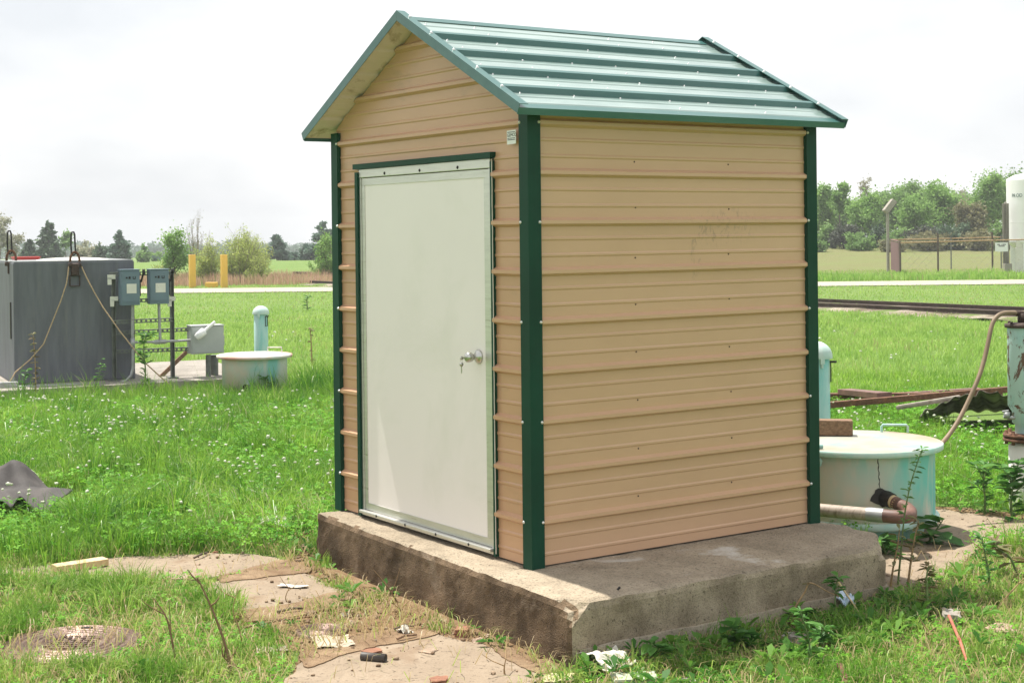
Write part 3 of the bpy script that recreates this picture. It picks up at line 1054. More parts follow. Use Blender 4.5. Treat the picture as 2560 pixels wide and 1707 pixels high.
M['railsteel'] = mat('brown_rail_steel', (0.085, 0.06, 0.046), 0.75, 0.2, 0.35, 9)
lines = (('rusty steel rail of the railway track, the nearer of the two', 20.95), ('rusty steel rail of the railway track, the farther of the two', 22.45))
for lab, y in lines:
    r_ = rail(y).build('railway_rail', M['railsteel'], None)
    tag(r_, lab, 'rail', 'rails of the railway track')
mb = MB()
V = []; Q = []
bx = np.arange(-44, 22, 0.35); by = np.array([20.35, 20.55, 20.8, 21.2, 21.7, 22.2, 22.6, 22.8, 23.0])
X, Y = np.meshgrid(bx, by, indexing='ij')
Z = GZ + 0.01 + 0.055 * smooth(20.4, 20.8, Y) * (1 - smooth(22.7, 23.0, Y)) + rng.uniform(-0.02, 0.02, X.shape)
V = np.stack([X.ravel(), Y.ravel(), Z.ravel()], 1)
i = np.arange(len(bx) - 1)[:, None]; k = np.arange(len(by) - 1)[None, :]; ny = len(by)
Q = np.stack([i * ny + k, (i + 1) * ny + k, (i + 1) * ny + k + 1, i * ny + k + 1], -1).reshape(-1, 4)
M['ballast'] = concrete('pale_ballast', (0.40, 0.35, 0.28), (0.13, 0.10, 0.07), 0.6, ((0.11, 0.16, 0.04), 1.2, 0.48, 0.60), scale=0.6, bump=0.8)
struct(fastmesh('ballast', V, [Q], M['ballast'], loc=(-12, 23.6, GZ)))

# ------------------------------------------------------------------ grass
M['grass'] = leafmat('grass_blade', (0.055, 0.20, 0.012), (0.35, 0.56, 0.075), 0.46, 0.36, dry=(0.48, 0.46, 0.26), spec=0.5)
M['grassdry'] = leafmat('mown_grass_blade', (0.12, 0.28, 0.028), (0.42, 0.53, 0.13), 0.45, 0.42, dry=(0.46, 0.36, 0.19))
M['lawn'] = leafmat('lawn_blade', (0.19, 0.37, 0.05), (0.40, 0.56, 0.14), 0.45, 0.5, dry=(0.38, 0.36, 0.16))
M['clover'] = leafmat('clover_leaf', (0.055, 0.22, 0.012), (0.23, 0.50, 0.05), 0.42, 0.55, spec=0.12)
M['flower'] = leafmat('clover_flower', (0.50, 0.54, 0.38), (0.74, 0.76, 0.64), 0.2, 0.8)


def sample_wedge(t0, t1, dens, lat0=-0.46, lat1=0.46):
    """random ground points between two distances from the photographer, a margin beyond the view"""
    area = (lat1 - lat0) * (t1 * t1 - t0 * t0) / 2
    nn = int(area * dens)
    t = np.sqrt(rng.uniform(t0 * t0, t1 * t1, nn)); lat = rng.uniform(lat0, lat1, nn)
    x = CAM[0] + t * FV[0] + t * lat * RV[0]; y = CAM[1] + t * FV[1] + t * lat * RV[1]
    return x, y, t, lat


TANKP = at(32, 740, 16.9)[:2]
PHI = math.radians(26)
TR = RV * math.cos(PHI) + FV * math.sin(PHI); TF = FV * math.cos(PHI) - RV * math.sin(PHI)
PADP = [tuple(TANKP + TR * a + TF * b) for a, b in ((-1.6, -0.62), (2.72, -0.62), (2.80, 2.2), (-1.6, 2.2))]


SHEET_C = np.array([-4.55, -0.93])
SCRAP_P = W2([(2120, 962), (2200, 940), (2400, 938), (2400, 1012), (2200, 1004)])


def blocked(x, y):
    jx = 0.10 * (vnoise(x, y, 7, 1) - 0.5) * 2; jy = 0.10 * (vnoise(x, y, 7, 2) - 0.5) * 2
    b = np.zeros(x.shape, bool)
    for p in (PATH_A, PATH_B, PATH_C, PATH_D):
        b |= inpoly(x + jx, y + jy, p)
    b |= (x > SX0 - 0.02) & (x < SX1 + 0.025) & (y > SY0 - 0.02) & (y < SY1 + 0.02)
    b |= np.hypot(x - CENT_M1[0], y - CENT_M1[1]) < 0.30
    b |= np.hypot(x - CENT_M2[0], y - CENT_M2[1]) < 0.11
    b |= np.hypot(x - RCYL[0], y - RCYL[1]) < 0.45
    b |= np.hypot(x - LCYL[0], y - LCYL[1]) < 0.36
    b |= inpoly(x, y, PADP)
    b |= inpoly(x, y, SCRAP_P)
    a_ = (x - SHEET_C[0]) * RV[0] + (y - SHEET_C[1]) * RV[1]; f_ = (x - SHEET_C[0]) * FV[0] + (y - SHEET_C[1]) * FV[1]
    b |= (a_ > -0.5) & (a_ < 0.30 - 0.10 * np.sin(f_ * 9)) & (f_ > -0.5) & (f_ < 0.5)
    q = (x - ra[0]) * rn[0] + (y - ra[1]) * rn[1]
    b |= np.abs(q) < 1.95
    b |= (y > 20.5) & (y < 22.9) & (x > -44) & (rng.random(x.shape) < 0.35)
    return b


def blades(x, y, h, w, lean, az, rnd, zoff=0.0, droop=1.0):
    """each blade: tapered strip of two bends"""
    n = len(x)
    z = ground_h(x, y) + zoff
    base = np.stack([x, y, z - 0.01], 1)
    dirv = np.stack([np.cos(az), np.sin(az), np.zeros(n)], 1)
    fa = rng.uniform(0, 2 * np.pi, n)
    side = np.stack([np.cos(fa), np.sin(fa), np.zeros(n)], 1)
    up = np.array([0, 0, 1.0])
    l1 = lean * 0.35
    mid = base + up * (h * 0.55 * np.cos(l1))[:, None] + dirv * (h * 0.55 * np.sin(l1))[:, None]
    l2 = lean * droop
    tip = mid + up * (h * 0.45 * np.cos(l2))[:, None] + dirv * (h * 0.45 * np.sin(l2))[:, None]
    hw = (w / 2)[:, None]
    V = np.stack([base - side * hw, base + side * hw, mid + side * hw * 0.75, mid - side * hw * 0.75, tip], 1).reshape(-1, 3)
    o = np.arange(n)[:, None] * 5
    Q = o + np.array([[0, 1, 2, 3]]); T = o + np.array([[3, 2, 4]])
    return V, Q, T, np.repeat(rnd, 5)


class Tufts:
    def __init__(self): self.V = []; self.Q = []; self.T = []; self.R = []; self.n = 0
    def add(self, V, Q, T, R):
        self.V.append(V); self.Q.append(Q + self.n); self.T.append(T + self.n); self.R.append(R); self.n += len(V)
    def build(self, name, mt, label=None):
        V = np.concatenate(self.V)
        o = fastmesh(name, V, [np.concatenate(self.Q), np.concatenate(self.T)], mt, np.concatenate(self.R), loc=(float(V[:, 0].mean()), float(V[:, 1].mean()), GZ))
        o['kind'] = 'stuff'
        if label: o['label'] = label
        return o


def rnd_col(x, y, n, bias=0.0, dryp=0.04):
    r = np.clip(vnoise(x, y, 1.6, 9) * 0.5 + rng.uniform(0, 0.5, n) + bias + 0.45 * (vnoise(x, y, 0.42, 33) - 0.5), 0, 0.93)
    return np.where(rng.random(n) < dryp * (0.3 + 2.2 * smooth(0.55, 0.8, vnoise(x, y, 0.6, 41))), 1.0, r)


# lush tall grass on the left of the shed, out to the pad
gr = Tufts()
x, y, t, lat = sample_wedge(7.6, 18.5, 3600, -0.46, -0.02)
keep = inpoly(x, y, LUSH) & ~blocked(x, y)
dens = np.clip(1.15 - (t - 9) / 14, 0.35, 1)
keep &= rng.random(len(x)) < dens * (0.55 + 0.6 * vnoise(x, y, 2.2, 4))
x, y, t = x[keep], y[keep], t[keep]; n = len(x)
cl = vnoise(x, y, 1.3, 2); cl2 = vnoise(x, y, 3.7, 6)
cl3 = smooth(0.62, 0.86, vnoise(x, y, 2.9, 17)); edge_ = smooth(9.6, 8.6, t) if False else np.clip((9.7 - t) / 1.1, 0, 1)
h = (0.075 + 0.14 * cl * cl2 + 0.16 * cl3 + 0.06 * rng.random(n)) * (0.7 + 0.5 * rng.random(n))
h = np.where(rng.random(n) < 0.03, h * 1.6, h) * (1 + 0.22 * smooth(14.5, 16.5, t))
h *= 1 - 0.35 * edge_ * smooth(-2.6, -1.8, x)
a_ = (x - SHEET_C[0]) * RV[0] + (y - SHEET_C[1]) * RV[1]; f_ = (x - SHEET_C[0]) * FV[0] + (y - SHEET_C[1]) * FV[1]
h *= np.where((np.abs(a_) < 0.55) & (f_ > -1.5) & (f_ < 0), 0.42, 1.0)
w = 0.005 * (0.7 + 0.6 * rng.random(n)) * (1 + np.maximum(0, t - 10) * 0.09)
# wind-laid patch beside the slab
lay = np.exp(-(((x + 2.9) / 0.9) ** 2 + ((y - 0.3) / 0.7) ** 2)) * 0.95 + 0.4 * smooth(0.62, 0.85, vnoise(x, y, 0.9, 12))
az = np.where(rng.random(n) < 0.35 + 0.6 * lay, -2.4 + rng.normal(0, 0.45, n), rng.uniform(0, 2 * np.pi, n))
lean = np.abs(rng.normal(0.45, 0.3, n)) + 0.95 * lay
h = h * (1 + 0.5 * lay)
gr.add(*blades(x, y, h, w, lean, az, rnd_col(x, y, n, 0.30 * lay - 0.22 * cl3 + 0.02, 0.03 + 0.12 * lay), droop=1.5))
# lush grass to the right of the shed, round the manhole and the pipe stand
x, y, t, lat = sample_wedge(8.2, 18.5, 2600, 0.12, 0.46)
keep = ~blocked(x, y) & ~inpoly(x, y, SOIL2)
keep &= rng.random(len(x)) < np.clip(1.15 - (t - 9) / 14, 0.35, 1) * (0.5 + 0.7 * vnoise(x, y, 2.0, 4))
x, y, t = x[keep], y[keep], t[keep]; n = len(x)
h = (0.07 + 0.17 * vnoise(x, y, 1.5, 2) + 0.05 * rng.random(n)) * (0.7 + 0.5 * rng.random(n))
h *= 1 - 0.45 * smooth(12.5, 15, t)
w = 0.005 * (0.7 + 0.6 * rng.random(n)) * (1 + np.maximum(0, t - 10) * 0.09)
gr.add(*blades(x, y, h, w, np.abs(rng.normal(0.55, 0.35, n)), rng.uniform(0, 6.3, n), rnd_col(x, y, n, 0.02, 0.03), droop=1.5))
# behind the shed, seen only from the side
x, y, t, lat = sample_wedge(9.5, 18.5, 500, -0.10, 0.14)
keep = ~blocked(x, y) & ~inpoly(x, y, LUSH)
x, y, t = x[keep], y[keep], t[keep]; n = len(x)
gr.add(*blades(x, y, 0.10 + 0.12 * rng.random(n), 0.007 + 0 * x, np.abs(rng.normal(0.5, 0.3, n)), rng.uniform(0, 6.3, n), rnd_col(x, y, n), droop=1.5))
for k in range(270):
    tt = rng.uniform(8.8, 15.5); la = rng.uniform(-0.42, -0.13)
    px, py = CAM[0] + tt * FV[0] + tt * la * RV[0], CAM[1] + tt * FV[1] + tt * la * RV[1]
    if blocked(np.array([px]), np.array([py]))[0] or not inpoly(np.array([px]), np.array([py]), LUSH)[0]: continue
    if math.hypot(px + 4.4, py + 1.1) < 0.9: continue
    nb = int(rng.uniform(60, 150)); a = rng.uniform(0, 6.3, nb); sp = rng.uniform(0.08, 0.2); r_ = sp * np.sqrt(rng.random(nb))
    hh = rng.uniform(0.16, 0.38) * rng.uniform(0.5, 1.15, nb)
    gr.add(*blades(px + np.cos(a) * r_, py + np.sin(a) * r_, hh, 0.006 * rng.uniform(0.7, 1.3, nb) * (1 + max(0, tt - 10) * 0.07), np.clip(0.3 + 0.5 * r_ / sp + rng.normal(0, .2, nb), 0.05, 1.5), a + rng.normal(0, 0.6, nb),
                   np.clip(rng.uniform(-0.1, 0.8) + rng.uniform(-.25, .35, nb), 0, 0.93), droop=1.8))
for (u, v) in ((30, 1262), (90, 1250), (150, 1245), (205, 1235), (240, 1222), (260, 1245), (120, 1270), (330, 1240), (420, 1235), (90, 1200), (270, 1130), (285, 955), (255, 965), (300, 975), (690, 1130), (640, 1110), (520, 1160)):
    g_ = G(u, v + 25); nb = 150; a = rng.uniform(0, 6.3, nb); r_ = 0.16 * np.sqrt(rng.random(nb))
    gr.add(*blades(g_[0] + np.cos(a) * r_, g_[1] + np.sin(a) * r_, 0.27 * rng.uniform(0.5, 1.15, nb), 0.0055 * rng.uniform(0.7, 1.3, nb), np.clip(0.35 + 3 * r_ + rng.normal(0, .2, nb), 0.05, 1.5), a + rng.normal(0, 0.6, nb), np.clip(0.18 + rng.uniform(-.2, .4, nb), 0, 0.93), droop=1.8))
gr.build('grass', M['grass'], 'tall lush green grass around the shed')

# trampled, cut grass with straw in the foreground
gd = Tufts()
x, y, t, lat = sample_wedge(4.6, 8.9, 9500)
soil = inpoly(x, y, SOIL); soil2 = inpoly(x, y, SOIL2)
keep = ~blocked(x, y) & ~inpoly(x, y, LUSH)
pr_ = np.where(soil, 0.16 * (vnoise(x, y, 3.3, 4) > 0.52), np.where(soil2, 0.35, 0.45 + 0.55 * vnoise(x, y, 2.3, 5)))
keep &= rng.random(len(x)) < pr_
x, y, t, soil = x[keep], y[keep], t[keep], soil[keep]; n = len(x)
cl = smooth(0.50, 0.85, vnoise(x, y, 2.1, 8))
h = (0.028 + 0.035 * rng.random(n) + 0.085 * cl) * (0.7 + 0.6 * rng.random(n)) * np.where(soil, 0.75, 1)
w = 0.0038 * (0.7 + 0.7 * rng.random(n))
r = np.clip(vnoise(x, y, 2.6, 9) * 0.6 + rng.uniform(0, 0.5, n) - 0.45 * cl, 0, 0.93)
isdry = rng.random(n) < np.where(soil, 0.5, 0.06 + 0.28 * smooth(0.45, 0.75, vnoise(x, y, 1.7, 51)))
r = np.where(isdry, 1.0, r)
h = np.where(isdry, h * 0.8, h)
gd.add(*blades(x, y, h, w * np.where(isdry, 0.75, 1.25), np.where(isdry, 1.35, np.abs(rng.normal(0.95, 0.4, n)) * np.where(cl > .4, 0.8, 1.2)), rng.uniform(0, 6.3, n), r, droop=1.3))
# clippings lying flat: straw and cut stems
x, y, t, lat = sample_wedge(4.6, 8.9, 1500)
keep = ~inpoly(x, y, LUSH) & ~((x > SX0 - .03) & (x < SX1 + .03) & (y > SY0 - .03) & (y < SY1))
onpath = np.zeros(len(x), bool)
for p in (PATH_A, PATH_B, PATH_C, PATH_D): onpath |= inpoly(x, y, p)
keep &= rng.random(len(x)) < np.where(onpath, 0.05, np.where(inpoly(x, y, SOIL), 1.0, 0.7))
x, y = x[keep], y[keep]; n = len(x)
gd.add(*blades(x, y, 0.05 + 0.09 * rng.random(n), 0.0028 + 0.0025 * rng.random(n), np.full(n, 1.5) + rng.normal(0, .06, n), rng.uniform(0, 6.3, n), np.where(rng.random(n) < 0.75, 1.0, 0.8), zoff=0.022, droop=1.02))
def tuft(tf, px, py, nb, h0, spread, c0, dr=0.03, lean0=0.75):
    a = rng.uniform(0, 6.3, nb); r_ = spread * np.sqrt(rng.random(nb))
    x = px + np.cos(a) * r_; y = py + np.sin(a) * r_
    hh = h0 * rng.uniform(0.55, 1.15, nb)
    le = np.clip(lean0 * (0.3 + 0.9 * r_ / spread) + rng.normal(0, 0.18, nb), 0.05, 1.6)
    rr = np.where(rng.random(nb) < dr, 1.0, np.clip(c0 + rng.uniform(-0.3, 0.35, nb), 0, 0.93))
    tf.add(*blades(x, y, hh, 0.0055 * rng.uniform(0.7, 1.3, nb), le, a + rng.normal(0, 0.5, nb), rr, droop=1.9))


for (u, v, h0, sp, nb, c0) in ((275, 1405, .21, .13, 260, .35), (305, 1362, .20, .12, 240, .4), (185, 1350, .17, .13, 200, .4), (105, 1385, .16, .12, 180, .45), (45, 1345, .18, .13, 200, .4), (20, 1400, .14, .12, 160, .5),
                               (500, 1425, .18, .10, 200, .3), (520, 1395, .15, .09, 150, .4), (225, 1560, .14, .12, 180, .4), (330, 1550, .13, .10, 140, .45), (455, 1560, .13, .11, 160, .5), (40, 1560, .15, .12, 170, .45), (600, 1530, .10, .08, 100, .5),
                               (1460, 1545, .14, .10, 150, .4), (1310, 1560, .12, .09, 120, .45), (1720, 1530, .10, .12, 130, .5), (2050, 1530, .10, .13, 140, .5), (2230, 1490, .11, .13, 140, .5), (2320, 1380, .14, .13, 160, .45), (2230, 1330, .12, .12, 140, .5),
                               (735, 1300, .11, .08, 110, .3), (775, 1345, .08, .07, 70, .4), (1010, 1448, .07, .05, 50, .3), (860, 1380, .07, .06, 60, .4), (2100, 1400, .15, .12, 170, .2), (1980, 1440, .13, .10, 140, .15)):
    g_ = G(u, v); tuft(gd, g_[0], g_[1], nb, h0, sp, c0)
gd.build('cut_grass', M['grassdry'], 'cut yellow-green grass and straw in the foreground')

# lawn out to the road
lw = Tufts()
x, y, t, lat = sample_wedge(16.5, 36, 280)
keep = ~blocked(x, y) & (rng.random(len(x)) < smooth(16.5, 19, t) * (1 - 0.8 * smooth(25, 36, t))) & ((lat < -0.05) | (lat > 0.13))
x, y, t = x[keep], y[keep], t[keep]; n = len(x)
h = (0.07 + 0.09 * vnoise(x, y, 0.8, 3) + 0.04 * rng.random(n)) * (1 - 0.4 * smooth(24, 34, t)); w = 0.011 * (1 + (t - 17) * 0.05)
lw.add(*blades(x, y, h, w, np.abs(rng.normal(0.6, 0.35, n)), rng.uniform(0, 6.3, n), rnd_col(x, y, n, 0.05, 0.05), droop=1.4))
x, y, t, lat = sample_wedge(26, 66, 60)
keep = ~blocked(x, y) & ((lat < -0.05) | (lat > 0.13))
x, y, t = x[keep], y[keep], t[keep]; n = len(x)
h = 0.04 + 0.06 * rng.random(n); w = 0.022 + 0 * x
lw.add(*blades(x, y, h, w, np.abs(rng.normal(0.6, 0.35, n)), rng.uniform(0, 6.3, n), rnd_col(x, y, n, 0.1, 0.10), droop=1.4))
# ragged green verge just beyond the road
x, y, t, lat = sample_wedge(50, 64, 60)
q = (x - ra[0]) * rn[0] + (y - ra[1]) * rn[1]
keep = (q > 2.1) & (q < 8) & (lat > 0.13)
x, y, t = x[keep], y[keep], t[keep]; n = len(x)
lw.add(*blades(x, y, 0.15 + 0.35 * rng.random(n) * vnoise(x, y, .5, 3), 0.04 + 0 * x, np.abs(rng.normal(0.5, 0.3, n)), rng.uniform(0, 6.3, n), rnd_col(x, y, n, -0.15, 0.05), droop=1.3))
# the rest of the yard, outside and behind what the photograph shows
for (t0, t1, la, lb, dn, hh, ww) in ((3.2, 18, 0.44, 0.85, 420, .11, .008), (3.2, 18, -0.85, -0.44, 420, .11, .008), (17, 34, -0.06, 0.14, 70, .1, .014), (17, 40, 0.44, 0.8, 50, .1, .018), (17, 40, -0.8, -0.44, 50, .1, .018), (34, 66, -0.06, 0.14, 12, .08, .03)):
    x, y, t, lat = sample_wedge(t0, t1, dn, la, lb)
    keep = ~blocked(x, y); x, y, t = x[keep], y[keep], t[keep]; n = len(x)
    lw.add(*blades(x, y, hh * (0.5 + 0.8 * rng.random(n)), ww * (0.7 + 0.6 * rng.random(n)), np.abs(rng.normal(0.7, 0.35, n)), rng.uniform(0, 6.3, n), rnd_col(x, y, n, 0.0, 0.06), droop=1.5))
lw.build('lawn', M['lawn'], 'open sunny lawn running out to the pale road')

# clover leaves and flower heads among the tall grass
def trefoils(x, y, z, r, rnd):
    n = len(x)
    V = []; a0 = rng.uniform(0, 6.3, n); c = np.stack([x, y, z], 1)
    tilt = rng.uniform(-0.5, 0.5, (n, 2))
    for k in range(3):
        a = a0 + k * 2.094
        e = np.stack([np.cos(a), np.sin(a), np.zeros(n)], 1); s = np.stack([-np.sin(a), np.cos(a), np.zeros(n)], 1)
        for (p, q) in ((0.05, 0), (0.62, 0.46), (1.0, 0.0), (0.62, -0.46)):
            P = c + e * (r * p)[:, None] + s * (r * q)[:, None]
            P[:, 2] += (P[:, 0] - x) * tilt[:, 0] + (P[:, 1] - y) * tilt[:, 1]
            V.append(P)
    V = np.stack(V, 1).reshape(-1, 3)
    o = np.arange(n)[:, None] * 12
    Q = np.concatenate([o + np.array([[4 * k, 4 * k + 1, 4 * k + 2, 4 * k + 3]]) for k in range(3)])
    return V, Q, np.repeat(rnd, 12)


x, y, t, lat = sample_wedge(5.0, 15.5, 1500)
keep = ~blocked(x, y) & ~inpoly(x, y, SOIL)
pr_ = np.where(inpoly(x, y, LUSH), 0.7, np.where((lat > 0.12) & (t > 8), 0.6, 0.75))
keep &= rng.random(len(x)) < pr_ * (0.15 + smooth(0.35, 0.6, vnoise(x, y, 1.8, 14)))
x, y, t = x[keep], y[keep], t[keep]; n = len(x)
lushm = inpoly(x, y, LUSH) | (t > 8)
z = ground_h(x, y) + np.where(lushm, rng.uniform(0.04, 0.16, n), rng.uniform(0.008, 0.055, n))
V, Q, R_ = trefoils(x, y, z, np.where(lushm, 0.014, 0.010) + 0.010 * rng.random(n), rng.random(n))
o = fastmesh('clover', V, [Q], M['clover'], R_, loc=(-3.0, 1.0, GZ)); struct(o, 'stuff'); o['label'] = 'clover leaves among the tall grass'
ico = bmesh.new(); bmesh.ops.create_icosphere(ico, subdivisions=1, radius=1.0)
IV = np.array([v.co for v in ico.verts]); IT = np.array([[v.index for v in f.verts] for f in ico.faces]); ico.free()
pts = []
for (t0, t1, la, lb, dn, thr) in ((9.3, 15.5, -0.42, -0.10, 66, 0.46), (8.3, 9.6, -0.40, -0.12, 26, 0.6), (11.5, 14.5, 0.19, 0.34, 34, 0.35), (15, 26, -0.18, -0.09, 9, 0.62), (9, 12, 0.26, 0.4, 10, .45), (15, 24, 0.2, 0.4, 2.2, .5)):
    x, y, t, lat = sample_wedge(t0, t1, dn, la, lb)
    keep = ~blocked(x, y) & (rng.random(len(x)) < smooth(thr, thr + 0.25, vnoise(x, y, 0.9, 21) * 0.6 + 0.4 * vnoise(x, y, 2.7, 23)) + 0.05)
    pts.append(np.stack([x[keep], y[keep], t[keep]], 1))
pts = np.concatenate(pts); n = len(pts)
hh = 0.12 + 0.13 * rng.random(n)
C0 = np.stack([pts[:, 0], pts[:, 1], ground_h(pts[:, 0], pts[:, 1]) + hh], 1)
rr = (0.008 + 0.0065 * rng.random(n)) * (1 + np.maximum(0, pts[:, 2] - 12) * 0.04)
jit = 1 + rng.uniform(-0.45, 0.35, (n, len(IV), 1))
V = (C0[:, None, :] + IV[None] * jit * rr[:, None, None] * np.array([1.1, 1.1, 0.8])).reshape(-1, 3)
T = (np.arange(n)[:, None, None] * len(IV) + IT[None]).reshape(-1, 3)
o = fastmesh('clover_flowers', V, [T], M['flower'], np.clip(np.repeat(rng.random(n), len(IV)) + rng.uniform(-.3, .3, n * len(IV)), 0, 1), loc=(-6.0, 1.0, GZ)); struct(o, 'stuff'); o['label'] = 'white clover flower heads in the grass'

# ------------------------------------------------------------------ left background: grey tank, equipment rack, manhole
UPV = np.array([0, 0, 1.0])
TR3 = np.array([TR[0], TR[1], 0]); TF3 = np.array([TF[0], TF[1], 0])
TA = [TR3, TF3, UPV]


def vp(u, v, off=0.0):
    """point on the vertical plane of the tank's front, off metres nearer"""
    d = ray(u, v); p0 = np.array([TANKP[0], TANKP[1], 0]) - TF3 * off
    return CAM + d * (((p0 - CAM) @ TF3) / (d @ TF3))


def bar(mb, a, b, w, h, mi=0, side=None, bev=0.0):
    """square bar from a to b: w across (side), h in the other direction"""
    a = np.array(a, float); b = np.array(b, float)
    d = b - a; L = np.linalg.norm(d); d /= L
    s = np.array(side, float) if side is not None else (np.cross(d, UPV) if abs(d[2]) < 0.9 else TR3)
    s = s - d * (s @ d); s /= np.linalg.norm(s)
    t = np.cross(d, s)
    return mb.box((a + b) / 2, (L, w, h), mi, [d, s, t], bev)


pad = MB()
zt = float(G(400, 872)[2]) + 0.15
pad.prism([(p[0], p[1], GZ - 0.15) for p in PADP], (0, 0, 0.30))
o = pad.build('concrete_pad', M['padgrey'], None, loc=(TANKP[0], TANKP[1], GZ))
tag(o, 'low grey concrete pad under the dark tank and the equipment rack', 'pad')
PZ = GZ + 0.152

tl, trr = vp(30, 604), vp(308, 604)
TW = float((trr - tl) @ TR3); TH = float(tl[2]) - PZ
tank = thing('steel_tank', 'dark grey rectangular steel tank with lifting lugs on its rim', 'tank', (tl[0], tl[1], PZ))
o3 = np.array([tl[0], tl[1], PZ])
TD = 1.7
MB().box(o3 + TR3 * TW / 2 + TF3 * TD / 2 + UPV * TH / 2, (TW, TD, TH), 0, TA, bev=0.012).build('body', M['tankgrey'], tank)
MB().box(o3 + TR3 * TW / 2 + TF3 * TD / 2 + UPV * (TH + 0.008), (TW - 0.02, TD - 0.02, 0.014), 0, TA, bev=0.004).build('lid', M['tankpale'], tank)
# low pale dome on the lid
MB().lathe([(0.42, 0.0), (0.40, 0.006), (0.3, 0.018), (0.15, 0.026), (0.0, 0.03)], o3 + TR3 * 0.78 + TF3 * 0.75 + UPV * (TH + 0.015), 32).build('dome', M['white_dirty'], tank)


def lug(u0, v0, off, sc=1.0, plate=True):
    """lifting lug: bracket block, bow shackle and a long link standing up"""
    c = vp(u0, v0, off)
    mb = MB()
    mb.box(c + UPV * -0.07 * sc, (0.085 * sc, 0.06, 0.13 * sc), 0, TA, bev=0.008)
    mb.lathe([(0.0, 0), (0.025, 0.0), (0.025, 0.14), (0.0, 0.14)], c - TR3 * 0.07 * sc - UPV * 0.02, 12, 0, [TF3, UPV, TR3])
    if plate:
        q = [c + TR3 * sx * 0.055 + UPV * sz for sx, sz in ((-1, -0.14), (-1, -0.26), (1, -0.26), (1, -0.14))]
        for i in range(4):
            bar(mb, q[i] + TF3 * 0.02, q[(i + 1) % 4] + TF3 * 0.02, 0.012, 0.012, 0, TF3)
    o = mb.build('lifting_lug', M['darkrust'], tank)
    sh = MB()
    th = np.linspace(-0.25, math.pi + 0.25, 18)
    sh.tube([c + TR3 * 0.052 * sc * math.cos(t) + UPV * (0.03 + 0.10 * sc * max(0, math.sin(t)) + 0.06 * min(0, math.sin(t))) for t in th], 0.014 * sc, 8)
    sh.build('shackle', M['rust'], o)
    lk = MB()
    zb = 0.11 * sc; zt_ = 0.36 * sc
    loop = [(-0.022, zb), (-0.026, zb + .1), (-0.024, zt_ - 0.03), (-0.012, zt_), (0.006, zt_), (0.016, zt_ - 0.03), (0.020, zb + .1), (0.024, zb), (0.0, zb - 0.02)]
    loop = [c + TR3 * (x_ - 0.015) * sc + UPV * z_ + TF3 * 0.0 for x_, z_ in loop]
    lk.tube(loop + [loop[0]], 0.010 * sc, 8)
    lk.build('chain_link', M['blackmetal'], o)


lug(172, 605, 0.04)
lug(26, 602, -0.35, 1.0, False)
# slotted hand opening on the pale side face at the frame edge
sidep = o3 + TF3 * 0.22 + UPV * (TH * 0.52)
MB().box(sidep - TR3 * 0.006, (0.012, 0.06, 0.42), 0, TA, bev=0.004).build('side_bracket', M['blackmetal'], tank)

a, b = vp(30, 597, -1.4), vp(88, 597, -1.4)
rb_ = MB().box((a + b) / 2, (np.linalg.norm(b - a), 0.25, 0.06), 0, TA, bev=0.006)
rb_.box((a + b) / 2 + UPV * 0.033, (np.linalg.norm(b - a) + 0.02, 0.27, 0.012), 0, TA)
tag(rb_.build('tool_tray', M['redpaint'], None), 'red metal tray lying on top of the grey tank', 'tray')

r1 = [vp(158, 612, .03), vp(156, 630, .06), vp(153, 650, .07), vp(140, 690, .08), vp(122, 735, .08), vp(100, 790, .09), vp(70, 825, .12), vp(35, 855, .16), vp(18, 885, .22)]
o = MB().tube(r1, 0.008, 6).build('rope', M['rope'], None)
tag(o, 'slack tan rope hanging down the left half of the grey tank from its lug', 'rope', 'ropes on the grey tank')
r2 = [vp(187, 612, .03), vp(200, 640, .08), vp(217, 672, .12), vp(236, 705, .2), vp(275, 760, .34), vp(330, 830, .5), vp(365, 862, .62), vp(392, 885, .72)]
o = MB().tube(r2, 0.008, 6).build('rope', M['rope'], None)
tag(o, 'tan rope stretched from the tank lug across the rack down to the grass', 'rope', 'ropes on the grey tank')

OFF = 0.16
rack = thing('equipment_rack', 'steel channel rack carrying two blue grey switch boxes and a grey junction box', 'rack', np.append(vp(330, 870, OFF)[:2], PZ))


def post(u, v0, v1, off=OFF, w=0.045):
    a = vp(u, v0, off); b = np.array([a[0], a[1], PZ])
    mb = MB()
    for s_ in (-1, 1):
        mb.box((a + b) / 2 + TR3 * s_ * (w / 2 - 0.004), (0.006, w, a[2] - b[2]), 0, TA)
    mb.box((a + b) / 2 + TF3 * (w / 2 - 0.004), (w, 0.006, a[2] - b[2]), 0, TA)
    mb.box(b + UPV * 0.006, (0.12, 0.12, 0.012), 0, TA)
    return mb.build('rack_post', M['strut'], rack)


def slotrail(u0, v0, u1, v1, off=OFF + 0.035, h=0.045):
    a, b = vp(u0, v0, off), vp(u1, v1, off)
    d = b - a; L = np.linalg.norm(d); d /= L
    mb = MB()
    for s_ in (-1, 1):
        bar(mb, a + UPV * s_ * (h / 2 - 0.006), b + UPV * s_ * (h / 2 - 0.006), 0.012, 0.012, 0, UPV)
        bar(mb, a + UPV * s_ * (h / 2 - 0.002) + TF3 * .02, b + UPV * s_ * (h / 2 - 0.002) + TF3 * .02, 0.004, 0.03, 0, UPV)
    k = 0.0
    while k < L:
        mb.box(a + d * (k + 0.011), (0.022, 0.01, h - 0.02), 0, [d, np.cross(UPV, d), UPV])
        k += 0.055
    return mb.build('slotted_rail', M['strut'], rack)


